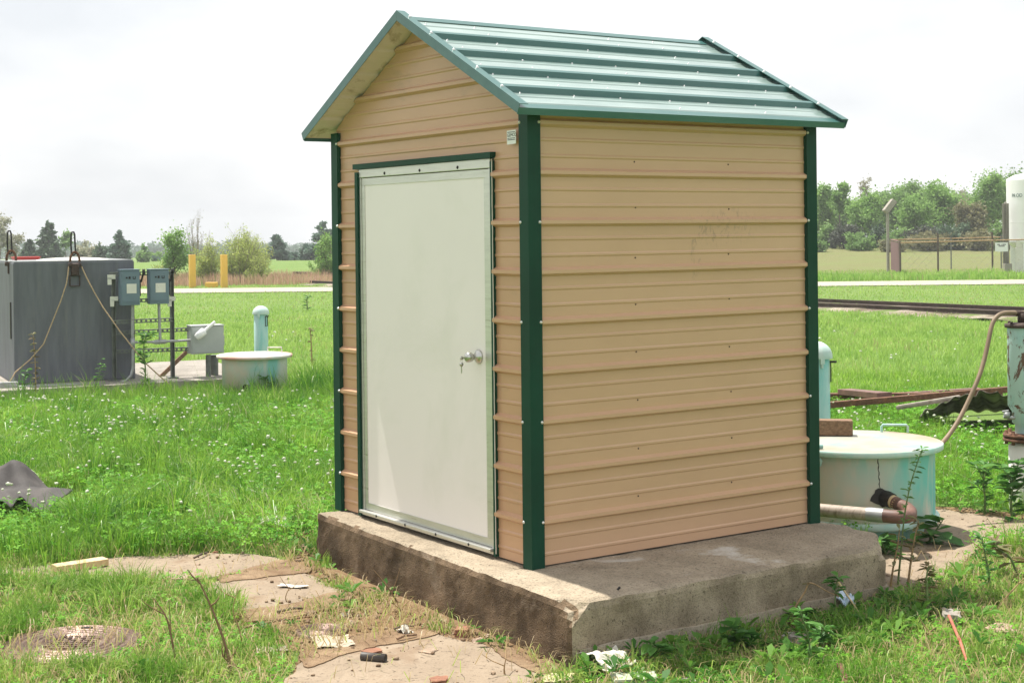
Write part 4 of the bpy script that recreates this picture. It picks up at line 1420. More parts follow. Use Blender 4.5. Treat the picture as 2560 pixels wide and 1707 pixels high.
post(260, 628, 875)
post(394, 622, 868)
slotrail(252, 630, 396, 627); slotrail(256, 692, 396, 688); slotrail(256, 740, 398, 734)
slotrail(262, 765, 441, 756, OFF - 0.035); slotrail(262, 808, 441, 801, OFF - 0.035)
for (u, v) in ((262, 690), (256, 640), (394, 690)):
    c = vp(u, v, OFF + 0.07)
    brk = MB()
    brk.box(c + UPV * 0.02, (0.09, 0.006, 0.05), 0, TA); brk.box(c - TR3 * 0.022 - UPV * 0.03, (0.045, 0.006, 0.08), 0, TA)
    brk.build('angle_bracket', M['white_dirty'], rack)


def switch_box(u0, v0, u1, v1):
    a, b = vp(u0, v1, OFF + 0.16), vp(u1, v0, OFF + 0.16)
    w = float((b - a) @ TR3); h = float(b[2] - a[2]); dp = 0.17
    c = (a + b) / 2 + TF3 * dp / 2
    mb = MB().box(c, (w, dp, h), 0, TA, bev=0.008)
    mb.box(c + UPV * (h / 2 + 0.004) - TF3 * 0.004, (w + 0.014, dp + 0.01, 0.010), 0, TA, bev=0.003)
    mb.box(c - TF3 * (dp / 2 + 0.003) - UPV * (h * 0.40), (w - 0.03, 0.006, 0.008), 0, TA)
    mb.box(c - TF3 * (dp / 2 + 0.003), (w - 0.018, 0.006, h - 0.05), 0, TA, bev=0.002)
    o = mb.build('switch_box', M['boxblue'], rack)
    fr_ = c - TF3 * (dp / 2 + 0.008)
    MB().box(fr_ + TR3 * 0.01 - UPV * 0.01, (w * 0.52, 0.003, h * 0.27), 0, TA).build('name_plate', M['white_dirty'], o)
    for x_, ww, hh in ((-0.045, 0.02, 0.018), (-0.012, 0.022, 0.028), (0.028, 0.008, 0.03), (0.052, 0.008, 0.03), (0.04, 0.025, 0.008)):
        mk = MB().box(fr_ + TR3 * x_ + UPV * (0.115 - (0.014 if hh < 0.01 else 0)), (ww, 0.003, hh), 0, TA)
        mk.build('switch_marking', M['blackmetal'], o)
    hd = MB()
    p = c + TR3 * (w / 2 + 0.012) + UPV * h * 0.1
    hd.box(p, (0.024, 0.06, 0.10), 0, TA, bev=0.004)
    bar(hd, p + UPV * 0.02 + TR3 * 0.02, p + UPV * 0.13 + TR3 * 0.04 - TF3 * 0.04, 0.018, 0.018)
    hd.lathe([(0, -0.03), (0.017, -0.03), (0.017, 0.03), (0, 0.03)], p + UPV * 0.14 + TR3 * 0.042 - TF3 * 0.04, 10, 0, TA)
    bar(hd, p - UPV * 0.02, p - UPV * 0.14 - TF3 * 0.02, 0.02, 0.03)
    hd.build('handle', M['blackmetal'], o)


switch_box(279, 620, 321, 702)
switch_box(345, 619, 388, 699)

cdm = MB()
cdm.tube([vp(304, 700, OFF + 0.08), vp(304, 770, OFF + 0.08), vp(305, 782, OFF + .08), vp(305, 800, OFF + .08), vp(305, 845, OFF + .08), vp(301, 862, OFF + .08), vp(290, 874, OFF + .08), vp(272, 880, OFF + .08), vp(150, 884, OFF + .1), vp(60, 888, OFF + .12), vp(-40, 892, OFF + .12)], 0.017, 10)
cdm.lathe([(0.0, 0), (0.027, 0), (0.027, 0.12), (0.0, 0.12)], vp(305, 800, OFF + .08), 14)
cdm.box(vp(20, 884, OFF + .12), (0.20, 0.07, 0.07), 0, TA, bev=0.01)
cdm.build('conduit', M['gal'], rack)
cdm = MB()
cdm.tube([vp(365, 698, OFF + .08), vp(366, 740, OFF + .08), vp(368, 782, OFF + .08)], 0.017, 10)
cdm.tube([vp(307, 786, OFF + .08), vp(360, 785, OFF + .08), vp(382, 784, OFF + .08), vp(445, 781, OFF + .06)], 0.015, 10)
a, b = vp(350, 786, OFF + .08), vp(385, 784, OFF + .08)
cdm.tube([a, a * 0.8 + b * 0.2, a * 0.2 + b * 0.8, b], [0.014, 0.027, 0.027, 0.014], 12)
cdm.build('conduit', M['gal'], rack)

a, b = vp(440, 814, OFF + 0.12), vp(514, 747, OFF + 0.12)
w = float((b - a) @ TR3); h = float(b[2] - a[2]); c = (a + b) / 2 + TF3 * 0.11
jb = MB().box(c, (w, 0.22, h), 0, TA, bev=0.008)
jb.box(c + UPV * (h / 2 + 0.004), (w + 0.012, 0.24, 0.008), 0, TA)
jb.box(c - TF3 * 0.113, (w - 0.02, 0.006, h - 0.03), 0, TA, bev=0.002)
jb.box(c + TR3 * (w / 2 + 0.015) - UPV * 0.02, (0.03, 0.05, 0.11), 0, TA, bev=0.004)
jbo = jb.build('junction_box', M['boxgrey'], rack)
ex = MB()
a, b = vp(450, 776, OFF + .19), vp(494, 739, OFF + .19)
d = b - a
ex.tube([a, a + d * 0.03, a + d * 0.08, a + d * 0.1, a + d * 0.42, a + d * 0.46], [0.022, 0.037, 0.037, 0.045, 0.045, 0.03], 16)
ex.tube([a + d * 0.46, b], 0.018, 12)
ex.build('vent_fitting', M['white'], jbo)
pp = MB()
for (u, r_, off) in ((478, 0.03, OFF), (492, 0.047, OFF - 0.1)):
    q = vp(u, 815, off)
    pp.tube([q, (q[0], q[1], PZ - 0.02)], r_, 14)
pp.build('support_pipe', M['strut'], rack)
q = vp(513, 812, OFF + .02)
MB().tube([q, vp(514, 850, OFF + .04), vp(518, 903, OFF + .1)], 0.011, 8).build('ground_wire_pipe', M['strut'], rack)
bd = MB()
bar(bd, vp(441, 796, OFF - .3), vp(362, 872, OFF - 0.3), 0.03, 0.045)
bd.build('brace', M['oldwood'], rack)

# teal manhole with worn lid (left)
lc = np.array([LCYL[0], LCYL[1], GZ])
mh = thing('manhole_riser', 'squat weathered teal manhole cylinder with reddish worn lid beside the equipment rack', 'manhole', lc)
HB = 0.445
mb = MB().lathe([(0.36, -0.1), (0.36, 0.03), (0.365, 0.03), (0.365, HB)], lc, 56)
mb.build('body', M['tealbody2'], mh)
mb = MB().lathe([(0.0, HB - 0.02), (0.37, HB - 0.02), (0.425, HB - 0.01), (0.425, HB + 0.018), (0.41, HB + 0.024), (0.2, HB + 0.034), (0.0, HB + 0.036)], lc, 56)
lid = mb.build('lid', M['redlid'], mh)
hn = MB()
c = lc + np.append(FV * 0.18 + RV * 0.2, 0)
R3 = np.append(RV, 0); F3 = np.append(FV, 0)
hn.tube([c - R3 * 0.08 + UPV * (HB + .03), c - R3 * 0.08 + UPV * (HB + 0.085), c + R3 * 0.08 + UPV * (HB + 0.085), c + R3 * 0.08 + UPV * (HB + .03)], 0.008, 8)
hn.build('handle', M['white_dirty'], lid)
c = lc + np.append(-FV * 0.36 - RV * 0.035, 0.135)
pc = MB().tube([c + F3 * 0.02, c - F3 * 0.022], 0.036, 16, cap=False)
pc.lathe([(0.0, 0), (0.034, 0)], c - F3 * 0.014, 16, 1, [R3, UPV, -F3])
pc.build('pipe_stub', [M['tealbody2'], M['blackmetal']], mh)


def vent(base, r, h, rc, lab, facing):
    """vent pipe with a domed cap, cap lugs and a padlock hasp"""
    base = np.array(base, float)
    t = thing('vent_pipe', lab, 'vent pipe', base, 'domed vent pipes')
    MB().lathe([(r, -0.1), (r, h - rc * 0.95), (r * 0.96, h - rc * 0.9)], base, 32).build('pipe', M['teal'], t)
    pr = [(rc * 0.99, -0.012), (rc, 0.0)]
    for k in range(1, 10):
        a_ = math.pi / 2 * k / 9
        pr.append((rc * math.cos(a_), rc * 0.92 * math.sin(a_)))
    mb = MB().lathe(pr, base + UPV * (h - rc * 0.92), 32)
    mb.lathe([(0, -0.012), (rc * 0.99, -0.012)], base + UPV * (h - rc * 0.92), 32)
    cap = mb.build('cap', M['tealcap'], t)
    lg = MB()
    f = np.array([facing[0], facing[1], 0.0]); f /= np.linalg.norm(f); s = np.array([-f[1], f[0], 0])
    z0 = h - rc * 0.92
    lg.box(base + f * (r + 0.008) + UPV * (z0 - 0.02), (0.02, 0.03, 0.05), 0, [f, s, UPV])
    lg.box(base + f * (r + 0.006) + UPV * (z0 - 0.055), (0.014, 0.014, 0.03), 0, [f, s, UPV])
    lg.build('hasp', [M['tealcap'], M['blackmetal']], t)
    lg = MB()
    g = f * 0.45 + s * 0.9; g /= np.linalg.norm(g); gs = np.array([-g[1], g[0], 0])
    q = base + g * (r + 0.006) + UPV * (z0 - 0.10)
    for (sx, sz, ww, hh) in ((-0.02, 0, 0.005, 0.13), (0.02, 0, 0.005, 0.13), (0, 0.065, 0.045, 0.005), (0, -0.065, 0.045, 0.005)):
        lg.box(q + gs * sx + UPV * sz, (0.008, ww, hh), 1, [g, gs, UPV])
    lg.box(base + g * (r + 0.02) + UPV * (z0 - 0.035), (0.05, 0.012, 0.014), 0, [g, gs, UPV])
    lg.build('latch_bar', [M['blackmetal'], M['blackmetal']], t)
    return t


vl = at(600, 800, 20)
vent((vl[0], vl[1], GZ), 0.093, float(at(600, 702, 20)[2]) - GZ, 0.112, 'pale teal domed vent pipe standing in the grass behind the left manhole', (-F3[:2] - RV * 0.1))
vr = at(1874, 900, 10)
vent((vr[0], vr[1], GZ), 0.093, float(at(1874, 783, 10)[2]) - GZ, 0.112, 'teal domed vent pipe rising behind the manhole to the right of the shed', (-FV + RV * 0.25))

# yellow bollards and low block by the road
for u0, u1, lab in ((433, 451, 'tall yellow square bollard by the road, the left one of the pair'), (506, 524, 'tall yellow square bollard by the road, the right one of the pair')):
    p = G((u0 + u1) / 2, 661); dd = float((p[:2] - CAM[:2]) @ FV)
    wv = (u1 - u0) * SC / FPX * dd
    th_ = at((u0 + u1) / 2, 585, dd)[2]
    mb = MB()
    ca, sa = math.cos(0.45), math.sin(0.45)
    ax = [R3 * ca + F3 * sa, F3 * ca - R3 * sa, UPV]
    mb.box((p[0], p[1], (GZ - 0.1 + th_) / 2), (wv * 0.76, wv * 0.76, th_ - GZ + 0.1), 0, ax, bev=0.012)
    tag(mb.build('bollard', M['yellow'], None), lab, 'bollard', 'yellow bollards by the road')
p = G(486, 660)
MB_ = MB().box((p[0], p[1], GZ + 0.06), (0.42, 0.3, 0.24), 0, [R3, F3, UPV], bev=0.03)
tag(MB_.build('concrete_block', M['yellow'], None), 'low yellow block on the ground between the two yellow bollards', 'block')
poles = [((655, 640), (710, 627), 0.06), ((640, 637), (700, 630), 0.05), ((682, 634), (790, 652), 0.06), ((700, 628), (760, 640), 0.05), ((590, 645), (680, 640), 0.06), ((675, 626), (735, 631), 0.045)]
labs = ['dark fallen pole, thickest and lowest of the heap on the far verge', 'dark fallen pole leaning across the top of the heap', 'long dark pole of the heap running towards the shed', 'short dark pole of the heap crossing another at its right end', 'dark pole lying flat along the left foot of the heap', 'thin dark pole uppermost on the heap beyond the road']
for ((u0, v0), (u1, v1), r_), lab in zip(poles, labs):
    a, b = at(u0, v0, 60.5), at(u1, v1, 61.5)
    a[2] = max(a[2], GZ + 0.06); b[2] = max(b[2], GZ + 0.06)
    m_ = (a + b) / 2 + UPV * 0.04
    tag(MB().tube([a, m_, b], [r_, r_ * .9, r_ * .7], 8).build('fallen_pole', M['bark'], None), lab, 'pole', 'heap of fallen poles beyond the road')

# crumpled sheet lying in the grass (left edge)
def crom(P, k=5):
    """Catmull-Rom pass through points"""
    P = [np.array(p, float) for p in P]; Q = []
    for i in range(len(P) - 1):
        p0, p1, p2, p3 = P[max(i - 1, 0)], P[i], P[i + 1], P[min(i + 2, len(P) - 1)]
        for j in range(k):
            t = j / k
            Q.append(0.5 * (2 * p1 + (p2 - p0) * t + (2 * p0 - 5 * p1 + 4 * p2 - p3) * t * t + (3 * p1 - p0 - 3 * p2 + p3) * t ** 3))
    return Q + [P[-1]]


def sheet():
    rows = [
        [(-90, 1128, 10.75), (0, 1126, 10.7), (60, 1124, 10.65), (95, 1124, 10.6), (125, 1132, 10.45)],
        [(-90, 1092, 10.2), (0, 1070, 10.15), (34, 1058, 10.12), (78, 1088, 10.14), (122, 1136, 10.2)],
        [(-90, 1124, 9.98), (0, 1126, 9.96), (56, 1122, 9.90), (102, 1127, 9.95), (140, 1136, 10.0)],
        [(-90, 1119, 9.86), (0, 1124, 9.84), (56, 1118, 9.82), (110, 1120, 9.83), (168, 1126, 9.86)],
        [(-90, 1150, 9.62), (0, 1150, 9.62), (26, 1168, 9.60), (46, 1142, 9.66), (72, 1166, 9.58), (102, 1180, 9.56), (138, 1148, 9.68)]]
    NX = 48
    R = []
    for r in rows:
        P = [at(*p) for p in r]
        Q = np.array(crom(P, 12))
        L = np.concatenate([[0], np.cumsum(np.linalg.norm(np.diff(Q, axis=0), axis=1))]); L /= L[-1]
        uu = np.linspace(0, 1, NX)
        R.append(np.stack([np.interp(uu, L, Q[:, c]) for c in range(3)], 1))
    V = []
    K = 7
    for i in range(NX):
        col = [R[j][i] for j in range(len(rows))]
        for j in range(len(col) - 1):
            for k in range(K):
                V.append(col[j] + (col[j + 1] - col[j]) * k / K)
        V.append(col[-1])
    ny = len(V) // NX
    V = [v + UPV * (0.010 * noise.noise(Vector(v) * 7) + 0.004 * noise.noise(Vector(v) * 19)) for v in V]
    for v in V: v[2] = max(v[2], GZ + 0.02)
    Q = [(i * ny + j, (i + 1) * ny + j, (i + 1) * ny + j + 1, i * ny + j + 1) for i in range(NX - 1) for j in range(ny - 1)]
    mb = MB(); mb.add(V, Q, 0, True)
    ob = mb.build('fabric_sheet', M['fabric'], None)
    md = ob.modifiers.new('thickness', 'SOLIDIFY'); md.thickness = 0.006
    return ob


tag(sheet(), 'dark grey crumpled sheet lying folded in the tall grass', 'sheet')

# ------------------------------------------------------------------ manhole covers in the foreground
def cover(c, r, rings, basket, lab, tilt=0.0):
    c = np.array([c[0], c[1], GZ + 0.012])
    prof = [(r + 0.02, -0.03), (r + 0.02, 0.0), (r + 0.004, 0.004), (r + 0.003, -0.008), (r - 0.002, -0.008), (r - 0.004, 0.006)]
    rr_ = r - 0.012
    for k in range(rings):
        prof += [(rr_, 0.006), (rr_ - 0.003, -0.001), (rr_ - 0.011, -0.001), (rr_ - 0.014, 0.006)]
        rr_ -= 0.034 if r > 0.2 else 0.016
    prof += [(rr_, 0.006), (rr_ - 0.003, 0.0), (0, 0.0)]
    mb = MB().lathe(prof, c, 72)
    if basket:
        st_ = 0.031; k = int(rr_ / st_) + 1
        for i in range(-k, k + 1):
            for j in range(-k, k + 1):
                x_, y_ = i * st_, j * st_
                if math.hypot(x_, y_) > rr_ - 0.022: continue
                lo_ = (0.027, 0.012) if (i + j) % 2 else (0.012, 0.027)
                q = c + R3 * x_ + F3 * y_ + UPV * 0.003
                mb.box(q, (lo_[0], lo_[1], 0.007), 0, [R3, F3, UPV])
        mb.box(c + F3 * (r * 0.82) + UPV * 0.006, (0.05, 0.018, 0.006), 1, [R3, F3, UPV])
    o = mb.build('manhole_cover', [M['cover'], M['blackmetal']], None)
    return tag(o, lab, 'manhole cover')


M['cover'] = mat('rust_brown_cast_iron', (0.15, 0.095, 0.075), 0.42, 0.45, 0.3, 10, dirt=((0.36, 0.27, 0.18), 7, 0.55, 0.72), bump=0.25)
cover(CENT_M1, 0.285, 4, True, 'large round rusty iron manhole cover with ring pattern set in the grass')
cover(CENT_M2, 0.10, 3, False, 'small round rusty iron cover in the bare soil before the slab')

# ------------------------------------------------------------------ right of the shed: manhole, pipe, stand
rc = np.array([RCYL[0], RCYL[1], GZ])
mh = thing('manhole_riser', 'large pale teal manhole cylinder with white lid standing right behind the shed', 'manhole', rc)
ZL = 0.266 - GZ          # lid top above ground
mb = MB().lathe([(0.45, 0.10), (0.45, ZL - 0.03)], rc, 72)
body = mb.build('body', M['tealbody'], mh)
mb = MB().lathe([(0.37, -0.12), (0.38, 0.0), (0.395, 0.075), (0.40, 0.085)], rc, 72)
mb.build('base', M['teal'], mh)
mb = MB().lathe([(0.40, 0.082), (0.468, 0.082), (0.474, 0.09), (0.474, 0.112), (0.466, 0.122), (0.45, 0.124)], rc, 72)
mb.build('flange', M['tealrim'], mh)
mb = MB().lathe([(0.45, ZL - 0.034), (0.494, ZL - 0.034), (0.5, ZL - 0.030), (0.5, ZL - 0.003), (0.496, ZL)], rc, 72, 1)
mb.lathe([(0.496, ZL), (0.25, ZL + 0.002), (0.0, ZL + 0.003)], rc, 72, 0)
lid = mb.build('lid', [M['teallid'], M['tealrim']], mh)
hn = MB()
ha, hb = at(2025, 992, 9.32), at(2085, 998, 9.30)
ha[2] = hb[2] = GZ + ZL
hn.tube([ha, ha + UPV * 0.035, ha + UPV * 0.046 + (hb - ha) * 0.05, hb + UPV * 0.046 - (hb - ha) * 0.05, hb + UPV * 0.035, hb], 0.0075, 10)
hn.build('handle', M['tealrim'], lid)
# bracket on the wall by the shed, crack running down to the pipe hole
def onwall(u, v, r=0.452):
    d = ray(u, v); o = CAM[:2] - RCYL
    A_ = d[0] ** 2 + d[1] ** 2; B_ = 2 * (o @ d[:2]); C_ = o @ o - r * r
    t = (-B_ - math.sqrt(max(0, B_ * B_ - 4 * A_ * C_))) / (2 * A_)
    return CAM + d * t
bk = MB()
bk.tube([onwall(1868, 1052, .46), onwall(1880, 1050, .48), onwall(1886, 1058, .48), onwall(1884, 1068, .47), onwall(1870, 1072, .46)], 0.008, 6)
bk.build('bracket', M['tealrust'], mh)
cr_ = MB()
cpts = [onwall(2016 + 1.2 * math.sin(k * 1.9) + k * 0.35, 1046 + k * 5.4, 0.4505) for k in range(16)]
cr_.tube(cpts, [0.0026 + 0.0012 * math.sin(k * 2.7) for k in range(16)], 5)
cr_.build('crack', M['blackmetal'], mh)
hole = onwall(2026, 1142, 0.452)
nrm_ = np.append((hole[:2] - RCYL) / np.linalg.norm(hole[:2] - RCYL), 0); tg = np.array([-nrm_[1], nrm_[0], 0])
hl = MB()
ring = []
for k in range(20):
    t = 2 * math.pi * k / 20
    rr_ = 0.050 + 0.007 * math.sin(k * 1.3) + 0.004 * math.sin(k * 3.1)
    ring.append(hole + tg * rr_ * 1.25 * math.cos(t) + UPV * rr_ * math.sin(t))
ring = [np.append(RCYL + (p[:2] - RCYL) / np.linalg.norm(p[:2] - RCYL) * 0.4535, p[2]) for p in ring]
cen = np.append(RCYL + nrm_[:2] * 0.4535, hole[2])
hl.add([cen] + ring, [(0, 1 + k, 1 + (k + 1) % 20) for k in range(20)])
hl.build('pipe_hole', M['blackmetal'], mh, fix=False)

pipe = thing('drain_pipe', 'drain pipe with red brown elbow turning back into the right manhole', 'pipe', at(1960, 1177, 8.25) * np.array([1, 1, 0]) + np.array([0, 0, GZ]))
pA = [at(1780, 1160, 8.55), at(1870, 1169.5, 8.42), at(1998, 1181, 8.27)]
MB().tube(pA, 0.036, 18).build('pipe', M['pvc'], pipe)
MB().tube([at(1992, 1180.5, 8.277), at(2000, 1181, 8.267), at(2030, 1184, 8.23)], [0.0375, 0.0395, 0.0395], 18).build('coupling', M['gal'], pipe)
el = [at(2026, 1183.6, 8.234), at(2050, 1186, 8.205)]
p0 = np.array(el[-1]); pe = np.array(at(2062, 1158, 8.42))
for (u, v, t) in ((2070, 1187, 8.185), (2084, 1186, 8.19), (2091, 1182, 8.22), (2091, 1175, 8.27), (2083, 1167, 8.34), (2068, 1160, 8.40), (2056, 1154, 8.44)):
    el.append(at(u, v, t))
MB().tube(el, 0.037, 18).build('elbow', M['elbow'], pipe)
MB().tube([at(2062, 1157, 8.42), at(2052, 1152, 8.455), at(2044, 1148, 8.475)], 0.037, 16).build('pipe', M['wood'], pipe)
MB().tube([at(2049, 1150, 8.46), at(2038, 1145, 8.49), at(2024, 1139, 8.58), at(2016, 1136, 8.66)], [0.043, 0.044, 0.043, 0.040], 16).build('sleeve', M['blackmetal'], pipe)

# things on the lid
a, b = at(1845, 977, 9.22), at(1958, 983, 9.17); a[2] = b[2] = GZ + ZL + 0.052
bw = MB(); bar(bw, a, b, 0.10, 0.092, 0, None, 0.004)
tag(bw.build('timber_block', M['oldwood'], None), 'short brown timber block resting on the lid of the right manhole', 'timber')
a, b = at(1840, 1027, 8.6), at(1889, 1018, 8.62); a[2] = b[2] = GZ + ZL + 0.016
tag(MB().tube([a, b], 0.013, 12).build('pipe_offcut', M['teal_rod'], None), 'short teal pipe piece lying on the lid edge near the shed corner', 'pipe')

# teal pipe stand at the right edge, with valve and flange
pb = at(2351, 900, 9.6); ps = np.array([pb[0], pb[1], GZ])
stand = thing('pipe_stand', 'flaking teal upright well pipe with rusty flanges at the right edge', 'well pipe', ps)
Z = lambda v: float(at(2351, v, 9.6)[2]) - GZ
MB().lathe([(0.094, -0.1), (0.096, Z(1022)), (0.07, Z(1016))], ps, 28).build('lower_pipe', M['white_dirty'], stand)
fl = MB()
for z in (Z(1012), Z(1002)):
    fl.lathe([(0.05, z), (0.128, z), (0.130, z + 0.004), (0.130, z + 0.018), (0.05, z + 0.022)], ps, 32)
for k in range(8):
    t = 2 * math.pi * k / 8
    fl.lathe([(0, Z(1012) - 0.02), (0.011, Z(1012) - 0.02), (0.011, Z(1002) + 0.04), (0, Z(1002) + 0.04)], ps + np.array([math.cos(t), math.sin(t), 0]) * 0.108, 8)
fl.build('flange', M['rust'], stand)
MB().lathe([(0.055, Z(1000)), (0.055, Z(975)), (0.072, Z(970)), (0.072, Z(945)), (0.098, Z(930)), (0.098, Z(748))], ps, 32).build('riser', M['tealrust'], stand)
fl = MB().lathe([(0.098, Z(752)), (0.112, Z(752)), (0.114, Z(749)), (0.114, Z(744)), (0.07, Z(741)), (0.0, Z(740))], ps, 32)
for k in range(6):
    t = 2 * math.pi * k / 6 + 0.3
    fl.lathe([(0, Z(745)), (0.010, Z(745)), (0.010, Z(738)), (0, Z(738))], ps + np.array([math.cos(t), math.sin(t), 0]) * 0.09, 6)
fl.build('cap_flange', M['darkrust'], stand)
tp = MB()
tp.tube([ps + UPV * Z(742), ps + UPV * Z(726), ps + UPV * Z(720), ps - R3 * 0.02 + UPV * Z(719), ps - R3 * 0.045 + UPV * Z(719)], 0.019, 10)
tp.lathe([(0, -0.03), (0.032, -0.03), (0.034, 0.0), (0.028, 0.03), (0.0, 0.032)], ps + UPV * Z(730), 14)
tp.tube([ps + UPV * Z(720), ps + R3 * 0.16 + UPV * Z(720)], 0.016, 10)
tp.build('top_fitting', M['darkrust'], stand)
vv = MB()
c = ps - R3 * 0.085 - F3 * 0.02 + UPV * Z(958)
vv.tube([c + R3 * 0.05, c - R3 * 0.02, c - R3 * 0.05 + UPV * 0.012], 0.012, 8)
vv.lathe([(0, -.02), (0.02, -.02), (0.02, .02), (0, .02)], c - R3 * 0.03 + UPV * 0.015, 10)
vv.tube([c - R3 * 0.06 + UPV * 0.04, c - R3 * 0.02 + UPV * 0.045], 0.006, 6)
vv.build('valve', M['gal'], stand)
hs = [ps - R3 * 0.035 + UPV * Z(719)] + [at(u, v, t) for u, v, t in ((2325, 718.5, 9.58), (2308, 719, 9.55), (2294, 724, 9.52), (2283, 736, 9.5), (2276, 755, 9.48), (2270, 785, 9.45), (2262, 820, 9.42), (2252, 855, 9.38), (2238, 890, 9.34), (2220, 930, 9.3), (2200, 968, 9.25), (2180, 998, 9.2), (2160, 1022, 9.12))]
tag(MB().tube(crom(hs), 0.0145, 10).build('hose', M['hose'], None), 'beige brown hose arching from the well pipe top down to the manhole', 'hose')

# scrap behind: rusty beams, timber and a torn sheet of corrugated metal
def scrap(name, u0, v0, d0, u1, v1, d1, w, h, mt, lab, cat, grp=None):
    a, b = at(u0, v0, d0), at(u1, v1, d1)
    mb = MB(); bar(mb, a, b, w, h, 0, None, 0.003)
    tag(mb.build(name, mt, None), lab, cat, grp)


scrap('angle_beam', 1890, 931, 13.9, 2318, 894, 14.6, 0.06, 0.055, M['rust'], 'long rusty beam sloping up to the right, nearest of the scrap beams', 'beam', 'scrap beams behind the manhole')
scrap('angle_beam', 1890, 909, 14.9, 2300, 906, 14.9, 0.10, 0.05, M['rust'], 'long rusty beam lying level on the grass, middle one of the scrap beams', 'beam', 'scrap beams behind the manhole')
scrap('angle_beam', 1890, 918, 15.4, 2250, 896, 15.3, 0.09, 0.05, M['elbow'], 'reddish beam lying at the back of the scrap beams', 'beam', 'scrap beams behind the manhole')
scrap('timber_plank', 1940, 899, 14.9, 2032, 908, 14.2, 0.16, 0.055, M['elbow'], 'short reddish timber plank lying across the rusty beams', 'plank')


def torn_sheet(p00, p10, p01, p11, lab, mt, corr=0.028, nx=60, ny=14, arch=0.0):
    V = []
    for i in range(nx):
        for j in range(ny):
            a = i / (nx - 1); b = j / (ny - 1)
            p = (1 - a) * (1 - b) * p00 + a * (1 - b) * p10 + (1 - a) * b * p01 + a * b * p11
            p = p + UPV * (corr * 0.5 * math.sin(a * 2 * math.pi * 7) + arch * math.sin(a * math.pi) + 0.03 * noise.noise(Vector((a * 5, b * 3, 2))))
            p = p + F3 * (0.09 * noise.noise(Vector((a * 9, 7, 1))) * (1 - b))
            V.append(p)
    Q = [(i * ny + j, (i + 1) * ny + j, (i + 1) * ny + j + 1, i * ny + j + 1) for i in range(nx - 1) for j in range(ny - 1)]
    ob = MB().add(V, Q, 0, True).build('corrugated_sheet', mt, None)
    md = ob.modifiers.new('thickness', 'SOLIDIFY'); md.thickness = 0.004
    return tag(ob, lab, 'metal sheet')


q0, q1 = at(2120, 948, 13.0), at(2345, 914, 12.6)
M['tornsheet'] = mat('weathered_torn_sheet', (0.34, 0.31, 0.27), 0.75, 0.2, 0.3, 5, dirt=((0.07, 0.05, 0.04), 3, 0.45, 0.6))
torn_sheet(q0, q1, at(2105, 972, 14.0), at(2370, 966, 14.1), 'torn weathered corrugated metal sheet propped up over a dark hollow in the grass', M['tornsheet'], arch=0.10)
q0, q1 = at(2050, 935, 13.3), at(2200, 912, 13.1)
q0 = q0.copy(); q1 = q1.copy()
M['scrapgrey'] = mat('dull_scrap_grey', (0.30, 0.265, 0.22), 0.8, 0.1, 0.3, 8, dirt=((0.12, 0.085, 0.06), 6, 0.5, 0.65))
tb = MB(); bar(tb, at(2060, 936, 13.4), at(2205, 912, 13.1), 0.07, 0.04, 0, None, 0.015)
tag(tb.build('metal_channel', M['scrapgrey'], None), 'pale bent metal channel lying before the corrugated sheet', 'metal channel')

# ------------------------------------------------------------------ far right: floodlight, fence, storage tank
def gp(u, v, t):
    p = at(u, v, t); p[2] = float(ground_h(p[0], p[1])); return p


pole = gp(2040, 627, 62); pt = at(2042, 487, 62)
t = thing('floodlight_pole', 'slim pale post with a tilted floodlight at the corner of the far fence', 'lamp post', pole)
MB().tube([pole - UPV * 0.2, (pole[0], pole[1], pt[2])], 0.062, 12).build('pole', M['greystone'], t)
hc = at(2043, 474, 62)
ux = R3 * 0.62 + UPV * 0.78 ; ux /= np.linalg.norm(ux)
uz = -R3 * 0.78 + UPV * 0.62
hd = MB().box(hc, (0.62, 0.42, 0.24), 0, [ux, F3, uz], bev=0.05)
hd.box(hc - uz * 0.13, (0.54, 0.36, 0.02), 1, [ux, F3, uz])
hd.tube([pole * [1, 1, 0] + UPV * (pt[2] - 0.05), hc - ux * 0.22], 0.06, 8)
M['lens'] = mat('dark_lamp_glass', (0.10, 0.09, 0.08), 0.2)
hd.build('lamp_head', [M['greystone'], M['lens']], t)

FZ = 1.62


def fence_line(pts, name, lab, posts, ext, gate=None):
    base = gp(*pts[0])
    f = thing(name, lab, 'fence', base, 'chain link fence lines')
    rl = MB()
    P = [at(u, v, t_) for u, v, t_ in pts]
    rl.tube(P, 0.026, 8)
    rl.build('top_rail', M['drystem'], f)
    for (u, vb, vt, td, r_) in posts:
        b = gp(u, vb, td); tp_ = at(u, vt, td)
        MB().tube([b - UPV * 0.2, (b[0], b[1], tp_[2])], r_, 8).build('fence_post', M['bark'] if r_ > 0.03 else M['strut'], f)
    # wire mesh
    wm = MB()
    n = len(P)
    for (a, b) in zip(P[:-1], P[1:]):
        L = np.linalg.norm((b - a)[:2]); d = (b - a) / L
        g0 = float(ground_h(a[0], a[1])) + 0.05
        H = a[2] - g0
        st_ = 0.34; k = -H
        while k < L:
            for sg in (1, -1):
                s0, s1 = (k, k + H) if sg > 0 else (k + H, k)
                q0 = a + d * np.clip(s0, 0, L); q1 = a + d * np.clip(s1, 0, L)
                f0 = (np.clip(s0, 0, L) - s0) / (s1 - s0) if s1 != s0 else 0
                f1 = (np.clip(s1, 0, L) - s0) / (s1 - s0) if s1 != s0 else 1
                wm.tube([(q0[0], q0[1], g0 + H * f0), (q1[0], q1[1], g0 + H * f1)], 0.0018, 3, 0, False)
            k += st_
    wm.build('wire_mesh', M['gal'], f)
    return f


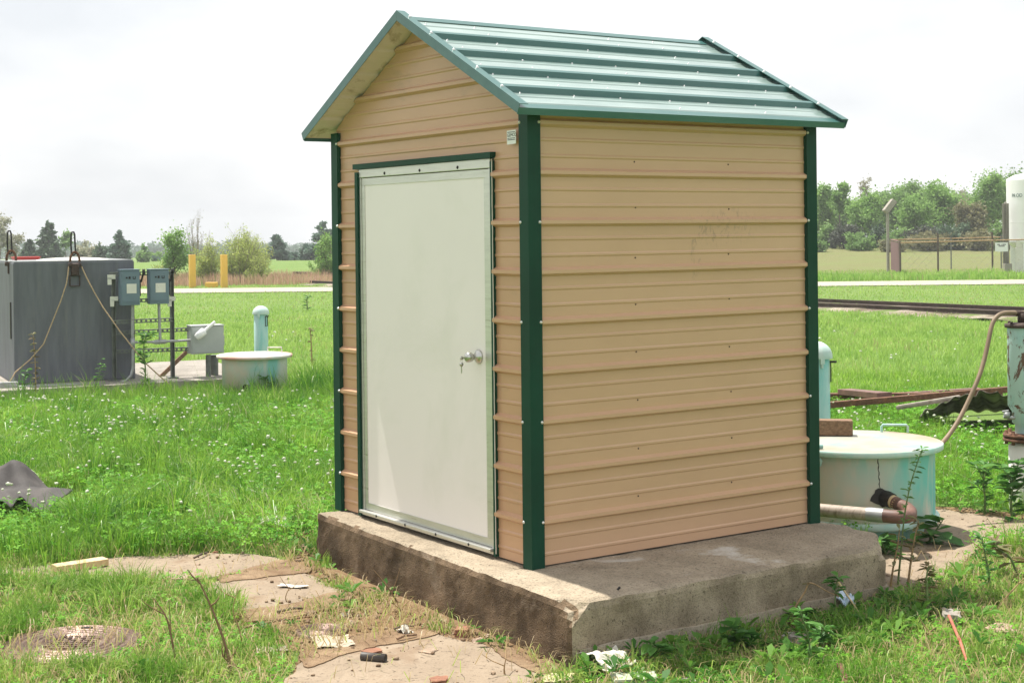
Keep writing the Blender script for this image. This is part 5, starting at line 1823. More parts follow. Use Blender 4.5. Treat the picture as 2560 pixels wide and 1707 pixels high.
fence_line([(2066, 558, 61), (2180, 555, 60), (2290, 552, 59.5), (2420, 549, 59)], 'chain_link_fence', 'chain link fence on the near side of the white tank yard, with dark posts', [(2068, 626, 556, 61, 0.04), (2155, 640, 536, 60.2, 0.036), (2280, 636, 533, 59.6, 0.036), (2400, 636, 533, 59.2, 0.036)], True)
fence_line([(2045, 551, 66), (2185, 548, 66), (2300, 545, 66), (2440, 543, 66)], 'chain_link_fence', 'chain link fence on the far side of the white tank yard, behind the nearer one', [(2185, 628, 543, 66, 0.028), (2300, 628, 540, 66, 0.028)], True)
gt = MB()
g0, g1, g2 = at(2046, 552, 66), at(2067, 557, 61), None
zb0, zb1 = float(ground_h(*g0[:2])), float(ground_h(*g1[:2]))
M['redslat'] = mat('faded_maroon_slats', (0.16, 0.085, 0.08), 0.8, 0, 0.3, 6, (6, 6, 0.4))
dd = (g1 - g0); Ld = np.linalg.norm(dd[:2]); dn_ = dd / Ld
npl = 22
for k in range(npl):
    a = g0 + dd * (k + 0.06) / npl; b = g0 + dd * (k + 0.94) / npl
    c = (a + b) / 2
    gt.box((c[0], c[1], (c[2] + zb0) / 2), (Ld / npl * 0.88, 0.02, c[2] - zb0 - 0.05), 0, [np.append(dn_[:2], 0), np.array([-dn_[1], dn_[0], 0]), UPV])
gt.tube([g0 + UPV * 0.03, g1 + UPV * 0.03], 0.03, 6)
tag(gt.build('slatted_fence_panel', M['redslat'], None), 'faded maroon slatted fence section closing the end of the tank yard', 'fence panel')

# white storage tank, cut by the frame edge
tc_ = gp(2400, 632, 60.5); TRR = 1.46
tz0 = float(at(2330, 632, 60)[2]); tz1 = float(at(2330, 412, 60)[2])
t = thing('storage_tank', 'tall white cylindrical storage tank on legs at the right edge', 'tank', (tc_[0], tc_[1], tz0))
c = np.array([tc_[0], tc_[1], 0.0])
zt1 = tz1 - 0.02
pr = [(0.0, tz0 + 0.95), (0.7, tz0 + 0.98), (1.2, tz0 + 1.1), (TRR, tz0 + 1.32), (TRR, tz0 + 1.35), (TRR, tz0 + 2.08), (TRR, tz0 + 2.1), (TRR + 0.004, tz0 + 2.12), (TRR, tz0 + 2.14), (TRR, tz0 + 2.17), (TRR, zt1 - 0.04), (TRR, zt1), (TRR * 0.985, zt1 + 0.06), (TRR * 0.8, zt1 + 0.2), (TRR * 0.5, zt1 + 0.3), (0, zt1 + 0.36)]
body = MB().lathe(pr, c, 64).build('body', M['white'], t)
view = np.array([CAM[0] - tc_[0], CAM[1] - tc_[1], 0.0]); view /= np.linalg.norm(view); vs = np.array([-view[1], view[0], 0])
for k in range(4):
    a_ = math.radians(k * 90 + 62)
    q = c + (view * math.cos(a_) + vs * math.sin(a_)) * (TRR - 0.02)
    tgd = -view * math.sin(a_) + vs * math.cos(a_)
    rad_ = view * math.cos(a_) + vs * math.sin(a_)
    MB().box(q + UPV * (tz0 + 0.75) - rad_ * 0.12, (0.22, 0.34, 1.7), 0, [rad_, tgd, UPV], bev=0.02).build('leg', M['white'], t)
gb = MB()
q = c + view * (TRR * 0.7) - vs * 0.95
gb.box(q + UPV * (tz0 + 0.55), (0.3, 0.34, 1.1), 0, [view, vs, UPV], bev=0.02)
gb.box(q + UPV * (tz0 + 1.25), (0.24, 0.26, 0.3), 0, [view, vs, UPV], bev=0.02)
gb.build('valve_cabinet', M['white_dirty'], t)
pipes = MB()
for k in range(4):
    pipes.tube([c + vs * (-0.6 + k * 0.3) + UPV * (tz0 + 1.1), c + view * 0.5 + vs * (-0.5 + k * 0.3) + UPV * (tz0 + 0.5), c + view * 0.6 + vs * (0.8) + UPV * (tz0 + 0.45 - k * .08)], 0.06, 8)
pipes.build('pipework', M['darkrust'], t)
MB().lathe([(0.0, 0.12), (0.05, 0.1), (0.07, 0), (0.07, -0.1)], c + view * 0.7 - vs * (TRR * 0.72) + UPV * (zt1 + 0.1), 12).build('lifting_eye', M['white'], t)
# lettering wrapped round the shell
M['letter'] = mat('grey_green_lettering', (0.02, 0.10, 0.10), 0.5)
M['letter2'] = mat('pale_grey_lettering', (0.10, 0.16, 0.16), 0.5)
zl = float(at(2340, 452, 59)[2])
def wrap_text(s, size, ang0, z, mt):
    V, F, L = text_verts(s, size, (0, 0, 0), (1, 0, 0), (0, 0, 1), 0.002)
    out = []; mx = -9.0
    for x_, y_, z_ in L:
        a_ = ang0 + x_ / TRR; mx = max(mx, a_)
        rr_ = TRR + 0.006 + z_
        out.append(c + (view * math.cos(a_) + vs * math.sin(a_)) * rr_ + UPV * (z + y_ + 0.12 * size * 0))
    MB().add(out, F).build('lettering', mt, body)
    return mx
# find which way vs runs on screen: vs = 90 deg left-turn of view (towards camera) -> it points to screen right
a_st = -math.radians(56.5)
mx = wrap_text('PR', 0.205, a_st, zl, M['letter2'])
wrap_text('OD', 0.205, mx + 0.02, zl, M['letter'])

# grey finned vaporiser beside the tank
vb, vt = gp(2311, 630, 60), at(2311, 466, 60)
va = thing('finned_vaporiser', 'tall narrow grey finned column standing beside the white tank', 'vaporiser', vb)
h = vt[2] - vb[2]
fn = MB()
for k in range(6):
    a_ = math.pi * k / 6
    fn.box(vb + UPV * (0.35 + (h - 0.35) / 2), (0.26, 0.014, h - 0.4), 0, [R3 * math.cos(a_) + F3 * math.sin(a_), F3 * math.cos(a_) - R3 * math.sin(a_), UPV])
fn.build('fins', M['greystone'], va)
MB().tube([vb + UPV * 0.2, vb + UPV * h, vb + UPV * (h + 0.04)], [0.05, 0.05, 0.02], 10).build('column', M['greystone'], va)
MB().box(vb + UPV * 0.15 + R3 * 0.05, (0.3, 0.3, 0.45), 0, [R3, F3, UPV], bev=0.02).build('base', M['greystone'], va)

sg_a, sg_b = at(2286, 578, 59.2), at(2315, 557, 59.2)
sg = MB().box((sg_a + sg_b) / 2, (float((sg_b - sg_a) @ R3), 0.012, sg_b[2] - sg_a[2]), 0, [R3, F3, UPV])
so = sg.build('notice_board', M['white'], None)
tag(so, 'white rectangular notice board with dark lines hanging on the far fence', 'sign')
ll = MB()
cc = (sg_a + sg_b) / 2 - F3 * 0.008
for (z_, segs) in ((0.10, ((-0.17, -0.06), (-0.02, 0.0), (0.03, 0.17))), (0.035, ((-0.12, 0.12),))):
    for x0, x1 in segs:
        ll.box(cc + R3 * (x0 + x1) / 2 + UPV * z_, (x1 - x0, 0.004, 0.034), 0, [R3, F3, UPV])
ll.build('lettering', M['ink'], so)

# ------------------------------------------------------------------ trees
def leaf_cloud(cents, rads, n, size, squash=0.8, flat=0.0, shell=0.6, fuzz=True):
    """leaf-sized quads scattered in a set of clumps"""
    cents = np.array(cents); rads = np.array(rads)
    p = rads[:, 0] * rads[:, 1] ** 1.2; p = p / p.sum()
    ci = rng.choice(len(cents), n, p=p)
    d = rng.normal(size=(n, 3)); d /= np.linalg.norm(d, axis=1, keepdims=True)
    r = rng.random(n) ** (1 / 3) * (1 - shell) + shell * rng.random(n) ** 0.25
    if fuzz: r = np.minimum(np.abs(rng.normal(0, 0.62, n)) + 0.12, 1.7)
    r *= 1 + 0.22 * np.sin(d[:, 0] * 7 + ci) * np.sin(d[:, 2] * 6 + ci * 2.1)
    C = cents[ci] + d * r[:, None] * np.stack([rads[ci, 0], rads[ci, 0], rads[ci, 1]], 1)
    a = rng.normal(size=(n, 3)); a[:, 2] *= 1 - flat; a /= np.linalg.norm(a, axis=1, keepdims=True)
    b = np.cross(a, rng.normal(size=(n, 3))); b /= np.linalg.norm(b, axis=1, keepdims=True)
    s = size * (0.6 + 0.8 * rng.random(n))[:, None]
    V = np.stack([C - a * s, C + b * s * 0.55, C + a * s, C - b * s * 0.55], 1).reshape(-1, 3)
    Q = np.arange(n)[:, None] * 4 + np.array([[0, 1, 2, 3]])
    cr_ = rng.random(len(cents))
    rnd = np.clip(0.25 + 0.5 * cr_[ci] + rng.normal(0, 0.16, n), 0, 1)
    return V, Q, np.repeat(rnd, 4)


def limb_tree(base, H, Wd, trunk_h, nl, mt_bark, spread=0.5, r0=0.09, sub=3, up=0.6):
    """tapered trunk with limbs; returns builder and limb tips"""
    mb = MB(); tips = []
    base = np.array(base, float)
    lean = rng.normal(0, 0.05, 2)
    top = base + np.array([lean[0] * H, lean[1] * H, H * 0.82])
    mid = base + (top - base) * 0.5 + np.array([rng.normal(0, 0.04) * H, rng.normal(0, .04) * H, 0])
    mb.tube([base - UPV * 0.15, base + (mid - base) * 0.5, mid, top], [r0, r0 * 0.8, r0 * 0.55, r0 * 0.15], 7)
    for k in range(nl):
        f = trunk_h + (0.95 - trunk_h) * (k + rng.random() * 0.6) / nl
        p = base + (top - base) * f if f > 0.5 else base + (mid - base) * f * 2
        az = rng.uniform(0, 6.3); L = Wd * 0.5 * (0.5 + 0.6 * rng.random()) * (1.1 - 0.5 * f)
        d = np.array([math.cos(az), math.sin(az), up * (0.6 + 0.8 * rng.random())]); d /= np.linalg.norm(d)
        q = p + d * L * 0.55 + UPV * L * 0.06; e = p + d * L + UPV * L * (0.2 * up)
        rr_ = r0 * 0.42 * (1.1 - f)
        mb.tube([p, q, e], [rr_, rr_ * 0.6, rr_ * 0.15], 5, 0, False)
        tips.append(e); tips.append(q)
        for s_ in range(sub):
            az2 = az + rng.normal(0, 0.8); d2 = np.array([math.cos(az2), math.sin(az2), up * rng.uniform(0.3, 1.5)]); d2 /= np.linalg.norm(d2)
            e2 = q + d2 * L * rng.uniform(0.35, 0.6)
            mb.tube([q + (e - q) * rng.uniform(0, .6), e2], [rr_ * 0.4, rr_ * 0.1], 4, 0, False)
            tips.append(e2)
    return mb, tips, top


M['leaf_spring'] = leafmat('spring_green_leaves', (0.13, 0.26, 0.055), (0.33, 0.52, 0.15), 0.48, 0.6)
M['leaf_mid'] = leafmat('mid_green_leaves', (0.11, 0.22, 0.055), (0.27, 0.42, 0.13), 0.45, 0.6)
M['leaf_olive'] = leafmat('olive_brown_leaves', (0.15, 0.16, 0.07), (0.29, 0.27, 0.14), 0.4, 0.6)
M['leaf_dark'] = leafmat('dark_evergreen', (0.05, 0.10, 0.055), (0.12, 0.185, 0.10), 0.3, 0.6)
M['leaf_blue'] = leafmat('blue_green_needles', (0.06, 0.12, 0.09), (0.15, 0.23, 0.16), 0.3, 0.6)
M['leaf_purple'] = leafmat('dark_dull_purple_green', (0.05, 0.07, 0.05), (0.11, 0.12, 0.085), 0.25, 0.6)
M['leaf_willow'] = leafmat('yellow_green_willow', (0.28, 0.36, 0.09), (0.54, 0.60, 0.20), 0.5, 0.6)
M['leaf_bare'] = leafmat('grey_bud_haze', (0.28, 0.28, 0.19), (0.42, 0.41, 0.29), 0.4, 0.7)
M['red_brush'] = leafmat('dry_reddish_stems', (0.42, 0.25, 0.17), (0.60, 0.42, 0.30), 0.45, 0.8, dry=(0.34, 0.40, 0.14))


def tree(name, lab, cat, grp, u, vt, vb, wpx, td, leaf, bark='bark', dens=1.0, trunk=0.25, size=0.16, n=2600, up=0.6, squash=1.0, nl=9, r0=None, base_z=None, clump=0.22):
    p = at(u, vb, td); zb = float(ground_h(p[0], p[1])) if base_z is None else base_z
    base = np.array([p[0], p[1], zb]); H = float(at(u, vt, td)[2]) - zb
    Wd = wpx * SC / FPX * td
    t = thing(name, lab, cat, base, grp)
    mb, tips, top = limb_tree(base, H, Wd, trunk, nl, None, r0=r0 or H * 0.016, up=up)
    mb.build('trunk', M[bark], t)
    cents, rads = [], []
    for q in tips:
        if rng.random() < dens:
            s_ = rng.uniform(0.7, 1.2)
            cents.append(q); rads.append((Wd * clump * s_, min(H * 0.5, Wd * clump * 0.85 * s_ * squash)))
    cents.append(top); rads.append((Wd * clump * 0.8, Wd * clump * squash))
    if leaf != 'leaf_bare' and trunk < 0.4:
        for k in range(44):      # fill between the limbs
            d_ = rng.normal(size=3); d_ /= np.linalg.norm(d_); d_ *= rng.random() ** 0.4
            q = base + UPV * H * 0.50 + d_ * np.array([Wd * 0.44, Wd * 0.44, H * 0.42])
            s_ = rng.uniform(0.35, 0.75)
            cents.append(q); rads.append((Wd * clump * s_ * 0.75, Wd * clump * s_ * rng.uniform(0.7, 1.5)))
    cents = np.array(cents); rads = np.array(rads)
    cents[:, 2] = np.minimum(cents[:, 2], zb + H - rads[:, 1] * 0.7)
    V, Q, R_ = leaf_cloud(cents, rads, n, size)
    V[:, 2] = np.maximum(V[:, 2], zb + 0.02)
    fastmesh('crown', V, [Q], M[leaf], R_, parent=t)
    return t


def bush(name, lab, cat, grp, u, vt, vb, wpx, td, leaf, n=2200, size=0.13, bark='bark', stems=9):
    """low many-stemmed bush filled to the ground"""
    p = at(u, vb, td); zb = float(ground_h(p[0], p[1]))
    base = np.array([p[0], p[1], zb]); H = float(at(u, vt, td)[2]) - zb; Wd = wpx * SC / FPX * td
    t = thing(name, lab, cat, base, grp)
    mb = MB(); cents = []; rads = []
    for k in range(stems):
        az = rng.uniform(0, 6.3); rr_ = Wd * 0.5 * math.sqrt(rng.random()) * 0.8
        hh = H * rng.uniform(0.5, 0.92) * (1 - 0.35 * (rr_ / (Wd * 0.5)) ** 2)
        e = base + np.array([math.cos(az) * rr_, math.sin(az) * rr_, hh * 0.8])
        mb.tube([base + (e - base) * 0.05 * [1, 1, 0] - UPV * 0.1, base + (e - base) * [0.5, 0.5, 0.55], e], [H * 0.012, H * 0.009, H * 0.003], 5, 0, False)
        for f in (0.35, 0.65, 0.95):
            cents.append(base + (e - base) * [0.4 + 0.7 * f, 0.4 + .7 * f, f] + rng.normal(0, Wd * 0.05, 3)); rads.append((Wd * 0.17 * rng.uniform(.7, 1.25), H * 0.17 * rng.uniform(.7, 1.2)))
    mb.build('stems', M[bark], t)
    V, Q, R_ = leaf_cloud(cents, rads, n, size)
    V[:, 2] = np.clip(V[:, 2], zb + 0.01, None)
    fastmesh('crown', V, [Q], M[leaf], R_, parent=t)
    return t


def pine(lab, u, vt, vb, wpx, td, n=2600, leaf='leaf_blue', grp='evergreens on the left horizon'):
    p = at(u, vb, td); zb = float(ground_h(p[0], p[1])); base = np.array([p[0], p[1], zb])
    H = float(at(u, vt, td)[2]) - zb; Wd = wpx * SC / FPX * td
    t = thing('pine_tree', lab, 'pine tree', base, grp)
    mb = MB().tube([base - UPV * 0.1, base + UPV * H * 0.5, base + UPV * H * 0.96], [H * 0.02, H * 0.013, H * 0.003], 7)
    cents, rads = [], []
    NL = 9
    for k in range(NL):
        f = 0.10 + 0.86 * k / (NL - 1)
        R_ = Wd * 0.5 * (1.0 - 0.80 * f ** 1.3) * (0.85 + 0.3 * rng.random())
        for j in range(6 if f < .7 else 3):
            az = rng.uniform(0, 6.3); L = R_ * rng.uniform(0.45, 0.9)
            e = base + np.array([math.cos(az) * L, math.sin(az) * L, H * f + L * 0.15])
            mb.tube([base + UPV * H * f, e], [H * 0.006, H * 0.002], 4, 0, False)
            cents.append(e); rads.append((R_ * 0.36 + Wd * .04, H * 0.055))
    mb.build('trunk', M['bark'], t)
    V, Q, R2_ = leaf_cloud(cents, rads, n, 0.17, flat=0.3)
    fastmesh('crown', V, [Q], M[leaf], R2_, parent=t)
    return t


def whips(lab, name, u, vt, vb, wpx, td, leaf, n_st, grp, bare=0.0, leafn=4500, lsize=0.035, fan=1.0, lean=0.0):
    """willow-like bush: many thin stems fanning upward, small leaves along them"""
    p = at(u, vb, td); zb = float(ground_h(p[0], p[1])); base = np.array([p[0], p[1], zb])
    H = float(at(u, vt, td)[2]) - zb; Wd = wpx * SC / FPX * td
    t = thing(name, lab, 'bush', base, grp)
    mb = MB(); pts = []
    for k in range(n_st):
        az = rng.uniform(0, 6.3); sp = Wd * 0.5 * rng.random() ** 0.6 * fan
        hh = H * rng.uniform(0.45, 1.0) * (1 - 0.5 * (sp / (Wd * 0.5)) ** 1.5)
        b0 = base + np.array([math.cos(az), math.sin(az), 0]) * sp * 0.35
        e = base + np.array([math.cos(az) * sp, math.sin(az) * sp, hh]) + R3 * lean * hh
        m_ = b0 * 0.5 + e * 0.5 + UPV * hh * 0.06
        m_[:2] = b0[:2] * 0.6 + e[:2] * 0.4
        r_ = rng.uniform(0.008, 0.02)
        mb.tube([b0 - UPV * 0.05, m_, e], [r_, r_ * 0.7, r_ * 0.25], 4, 0, False)
        for j in range(5):       # side twigs
            f = rng.uniform(0.25, 0.9)
            q = (b0 + (m_ - b0) * f * 2) if f < .5 else (m_ + (e - m_) * (f - .5) * 2)
            d = np.array([rng.normal(0, .35), rng.normal(0, .35), 1.0]); L = hh * rng.uniform(0.1, 0.28)
            mb.tube([q, q + d * L], [r_ * 0.4, r_ * 0.15], 3, 0, False)
            pts.append((q, q + d * L))
        pts.append((m_, e)); pts.append((b0 + (m_ - b0) * .5, m_))
    mb.build('stems', M['greybark'], t)
    nn = leafn
    ii = rng.integers(0, len(pts), nn); A_ = np.array([a for a, b in pts])[ii]; B_ = np.array([b for a, b in pts])[ii]
    f = rng.random(nn)[:, None]
    C = A_ + (B_ - A_) * f + rng.normal(0, 0.05 * Wd ** 0.5, (nn, 3)) * [1, 1, 0.8]
    a = rng.normal(size=(nn, 3)) + [0, 0, 0.8]; a /= np.linalg.norm(a, axis=1, keepdims=True)
    b = np.cross(a, rng.normal(size=(nn, 3))); b /= np.linalg.norm(b, axis=1, keepdims=True)
    s = lsize * (0.6 + 0.9 * rng.random(nn))[:, None]
    V = np.stack([C - a * s, C + b * s * 0.4, C + a * s, C - b * s * 0.4], 1).reshape(-1, 3)
    V[:, 2] = np.maximum(V[:, 2], zb)
    Q = np.arange(nn)[:, None] * 4 + np.array([[0, 1, 2, 3]])
    fastmesh('crown', V, [Q], M[leaf], np.repeat(rng.random(nn), 4), parent=t)
    return t


# left horizon
GL = 'trees on the left horizon'
tree('deciduous_tree', 'pale grey half bare tree at the left frame edge on the horizon', 'tree', GL, -2, 480, 592, 74, 110, 'leaf_bare', 'greybark', 0.9, 0.3, 0.10, 1500, 0.9, clump=.2)
tree('deciduous_tree', 'pale grey half bare tree just right of the frame edge one, above the red tray', 'tree', GL, 36, 532, 592, 46, 110, 'leaf_bare', 'greybark', 0.9, 0.2, 0.10, 1200, 0.8)
pine('dark round topped evergreen, tallest of the left horizon behind the tank', 112, 514, 592, 62, 112, 3200, 'leaf_dark')
pine('low dark evergreen between the half bare trees and the tall round evergreen', 66, 552, 592, 44, 112, 1800, 'leaf_dark')
tree('deciduous_tree', 'slim grey green tree with a gap below, behind the upright lifting link', 'tree', GL, 152, 522, 592, 34, 116, 'leaf_mid', 'bark', 0.9, 0.45, 0.13, 1100, 0.7)
bush('round_tree', 'dark low rounded tree right of the lifting link on the horizon', 'tree', GL, 232, 546, 592, 54, 114, 'leaf_dark', 2000, 0.15)
bush('round_tree', 'grey brown hazy low tree between two dark trees behind the tank', 'tree', GL, 198, 542, 592, 52, 118, 'leaf_bare', 1500, 0.13)
pine('bluish evergreen above the first switch box on the horizon', 274, 532, 592, 54, 112, 2200)
bush('round_tree', 'low green rounded tree right of the bluish evergreen above the switch boxes', 'tree', GL, 326, 560, 592, 40, 116, 'leaf_mid', 1200, 0.14)
bush('round_tree', 'faint low tree left of the leafy bush row', 'tree', GL, 358, 572, 590, 34, 132, 'leaf_mid', 800, 0.14)
pine('small bluish pine alone on the horizon right of the willow bushes', 636, 541, 589, 54, 119, 2400)
pine('large bluish pine on the horizon nearest the shed wall', 744, 512, 589, 82, 119, 3600)
pine('low bluish pine at the left foot of the large pine', 702, 562, 589, 34, 119, 1100)
for k, (u, w_, vt) in enumerate(((420, 120, 574), (560, 140, 575), (668, 70, 578), (690, 80, 580))):
    bush('hedge_row', ['faint hazy hedge far behind the leafy bush', 'faint hazy hedge far behind the willow bushes', 'faint hedge right of the small lone pine', 'faint hedge between the lone pine and the large pine'][k], 'hedge', 'faint hedges on the left horizon', u, vt, 588, w_, 121, 'leaf_blue', 900, 0.2)
cents, rads = [], []
for k in range(170):
    lat = -0.48 + 0.46 * k / 170 + rng.uniform(-.003, .003); td = rng.uniform(330, 380)
    x_, y_ = CAM[0] + td * FV[0] + td * lat * RV[0], CAM[1] + td * FV[1] + td * lat * RV[1]
    hh = 1.3 + 3.0 * vnoise(np.array(lat * 60), np.array(1.0), 1.0, 3) + rng.uniform(-.5, .7)
    for f in (0.25, 0.65):
        cents.append((x_, y_, float(ground_h(x_, y_)) + hh * f)); rads.append((2.6, hh * 0.36))
V, Q, R_ = leaf_cloud(cents, rads, 16000, 0.55, fuzz=False)
struct(fastmesh('distant_wood', V, [Q], M['leaf_blue'], R_, loc=tuple(np.array(cents).mean(0))), 'stuff')['label'] = 'hazy line of woodland on the far horizon'
# willow scrub beyond the road
GW = 'willow scrub beyond the road'
tree('scrub_tree', 'leafy light green bushy tree left of the yellow bollards', 'tree', GW, 405, 519, 640, 72, 58, 'leaf_spring', 'bark', 1.0, 0.12, 0.045, 4600, 1.0, 1.2, 12, 0.05)
whips('tall bare twigs rising behind the left yellow bollard', 'bare_bush', 455, 476, 640, 110, 59, 'leaf_bare', 26, GW, leafn=900, lsize=0.03, fan=0.8)
whips('feathery olive green shoots between the two yellow bollards', 'willow_bush', 478, 532, 640, 100, 57, 'leaf_willow', 44, GW, leafn=6500)
whips('wide feathery yellow green willow bush right of the yellow bollards', 'willow_bush', 552, 504, 640, 140, 58, 'leaf_willow', 110, GW, leafn=15000, lean=0.14)
whips('low yellow green willow skirt at the right foot of the wide willow bush', 'willow_bush', 592, 575, 642, 70, 57, 'leaf_willow', 40, GW, leafn=3000)
whips('light green willow bush beside the left wall of the shed', 'willow_bush', 750, 528, 622, 84, 60, 'leaf_spring', 50, GW, leafn=6500, lsize=0.045)
whips('low pale brush spreading left from the leafy bushy tree', 'willow_bush', 372, 590, 640, 70, 58, 'leaf_willow', 26, GW, leafn=1500)
# reddish dry weeds along the far verge
br = Tufts()
x, y, t, lat = sample_wedge(54.5, 62, 130, -0.30, -0.05)
keep = vnoise(x, y, 0.35, 3) > 0.18
x, y, t = x[keep], y[keep], t[keep]; n = len(x)
br.add(*blades(x, y, 0.25 + 0.45 * rng.random(n) * vnoise(x, y, 0.5, 8), 0.022 + 0 * x, np.abs(rng.normal(0.25, 0.2, n)), rng.uniform(0, 6.3, n), np.where(rng.random(n) < .10, 1.0, rng.uniform(0, .9, n)), droop=1.2))
br.build('dry_brush', M['red_brush'], 'reddish dry weeds along the far verge')

# wood on the right
GR = 'trees of the wood on the right'
RT = [
    (1886, 410, 60, 96, 'leaf_spring', 'tall narrow spring green tree touching the shed corner', 0.10, 0.9),
    (1930, 402, 46, 96, 'leaf_spring', 'slender open crowned tree with bare lower trunk near the shed corner', 0.5, 0.75),
    (1996, 386, 50, 104, 'leaf_bare', 'bare grey twiggy tree top poking above the spring green trees', 0.35, 0.8),
    (1988, 448, 92, 94, 'leaf_spring', 'broad light green tree left of the floodlight', 0.12, 1.0),
    (2052, 440, 88, 100, 'leaf_mid', 'broad muted green tree behind the floodlight head', 0.12, 1.0),
    (2112, 412, 84, 104, 'leaf_mid', 'olive green tree with ragged top, right of the floodlight', 0.2, 0.9),
    (2100, 448, 84, 93, 'leaf_spring', 'bright green tree in front of the ragged olive one', 0.12, 1.0),
    (2166, 420, 104, 95, 'leaf_spring', 'big round light green tree in the middle of the right wood', 0.12, 1.0),
    (2206, 428, 60, 106, 'leaf_bare', 'grey twiggy tree between the two big light green trees', 0.3, 0.8),
    (2232, 470, 80, 92, 'leaf_olive', 'olive tree in the dip of the skyline left of the tallest tree', 0.12, 1.0),
    (2292, 396, 118, 97, 'leaf_spring', 'tallest spreading green tree just left of the white tank', 0.12, 1.0),
    (2362, 394, 110, 101, 'leaf_mid', 'green tree behind the white tank at the right edge', 0.12, 1.0),
    (1850, 430, 80, 100, 'leaf_mid', 'green tree hidden mostly by the shed corner', 0.12, 1.0),
]
RT += [
    (1912, 452, 90, 108, 'leaf_mid', 'hazy green tree deep in the wood right of the slender bare trunked tree', 0.12, 1.0),
    (1962, 462, 90, 109, 'leaf_spring', 'hazy light green tree deep in the wood behind the dark purplish bush', 0.12, 1.0),
    (2026, 446, 90, 110, 'leaf_spring', 'hazy light green tree deep in the wood right behind the floodlight post', 0.12, 1.0),
    (2078, 428, 90, 110, 'leaf_spring', 'hazy light green tree deep in the wood just right of the floodlight head', 0.12, 1.0),
    (2138, 432, 90, 109, 'leaf_spring', 'hazy light green tree deep in the wood left of the big round tree', 0.12, 1.0),
    (2214, 446, 90, 110, 'leaf_mid', 'hazy green tree deep in the wood above the skyline dip', 0.12, 1.0),
    (2256, 446, 84, 109, 'leaf_spring', 'hazy light green tree deep in the wood left of the tallest tree', 0.12, 1.0),
    (2336, 410, 100, 110, 'leaf_spring', 'hazy light green tree deep in the wood between the tallest tree and the white tank', 0.12, 1.0),
]
for (u, vt, w_, td, leaf, lab, trk, dn) in RT:
    bare = leaf == 'leaf_bare'
    tree('deciduous_tree', lab, 'tree', GR, u, vt, 562, w_ * 1.12, td, leaf, 'greybark' if bare or trk > 0.4 else 'bark', dn, trk, 0.06 if bare else 0.085, 1500 if bare else int(5200 + 60 * w_), 0.85, 1.15, 14, clump=0.15 if bare or trk > .4 else 0.17)
RB = [
    (1902, 500, 60, 92, 'leaf_mid', 'low green bush under the slender tree by the shed corner'),
    (1938, 492, 62, 90, 'leaf_purple', 'dark dull purple green bush left of the floodlight'),
    (2008, 498, 50, 91, 'leaf_dark', 'dark green bush just left of the floodlight post'),
    (1975, 530, 70, 88, 'leaf_mid', 'low green bush at the grass edge before the dark bushes'),
    (2062, 515, 80, 90, 'leaf_mid', 'green bush right of the floodlight post'),
    (2120, 500, 74, 89, 'leaf_purple', 'shadowy bush in the middle of the right wood'),
    (2140, 520, 100, 87, 'leaf_olive', 'tan olive low bush behind the fence posts'),
    (2196, 496, 74, 88, 'leaf_dark', 'dark green bush below the big round tree'),
    (2250, 518, 80, 87, 'leaf_olive', 'tan olive bush left of the finned column'),
    (2312, 500, 80, 88, 'leaf_mid', 'green bush behind the finned column'),
    (1876, 540, 50, 87, 'leaf_mid', 'small bush at the grass edge against the shed corner'),
    (2060, 540, 60, 86, 'leaf_olive', 'small tan bush at the grass edge behind the maroon fence section'),
]
for (u, vt, w_, td, leaf, lab) in RB:
    bush('shrub', lab, 'bush', 'bushes at the edge of the right wood', u, vt, 570, w_ * 1.2, td, leaf, int(1800 + 36 * w_), 0.085)

# ------------------------------------------------------------------ weeds and debris near the slab
M['weedleaf'] = leafmat('weed_leaf', (0.05, 0.16, 0.03), (0.13, 0.30, 0.06), 0.35, 0.5)
M['weeddry'] = leafmat('withered_weed_leaf', (0.16, 0.11, 0.05), (0.20, 0.22, 0.08), 0.3, 0.6)
M['greenstem'] = mat('green_stem', (0.13, 0.19, 0.06), 0.7, 0, 0.3, 20)


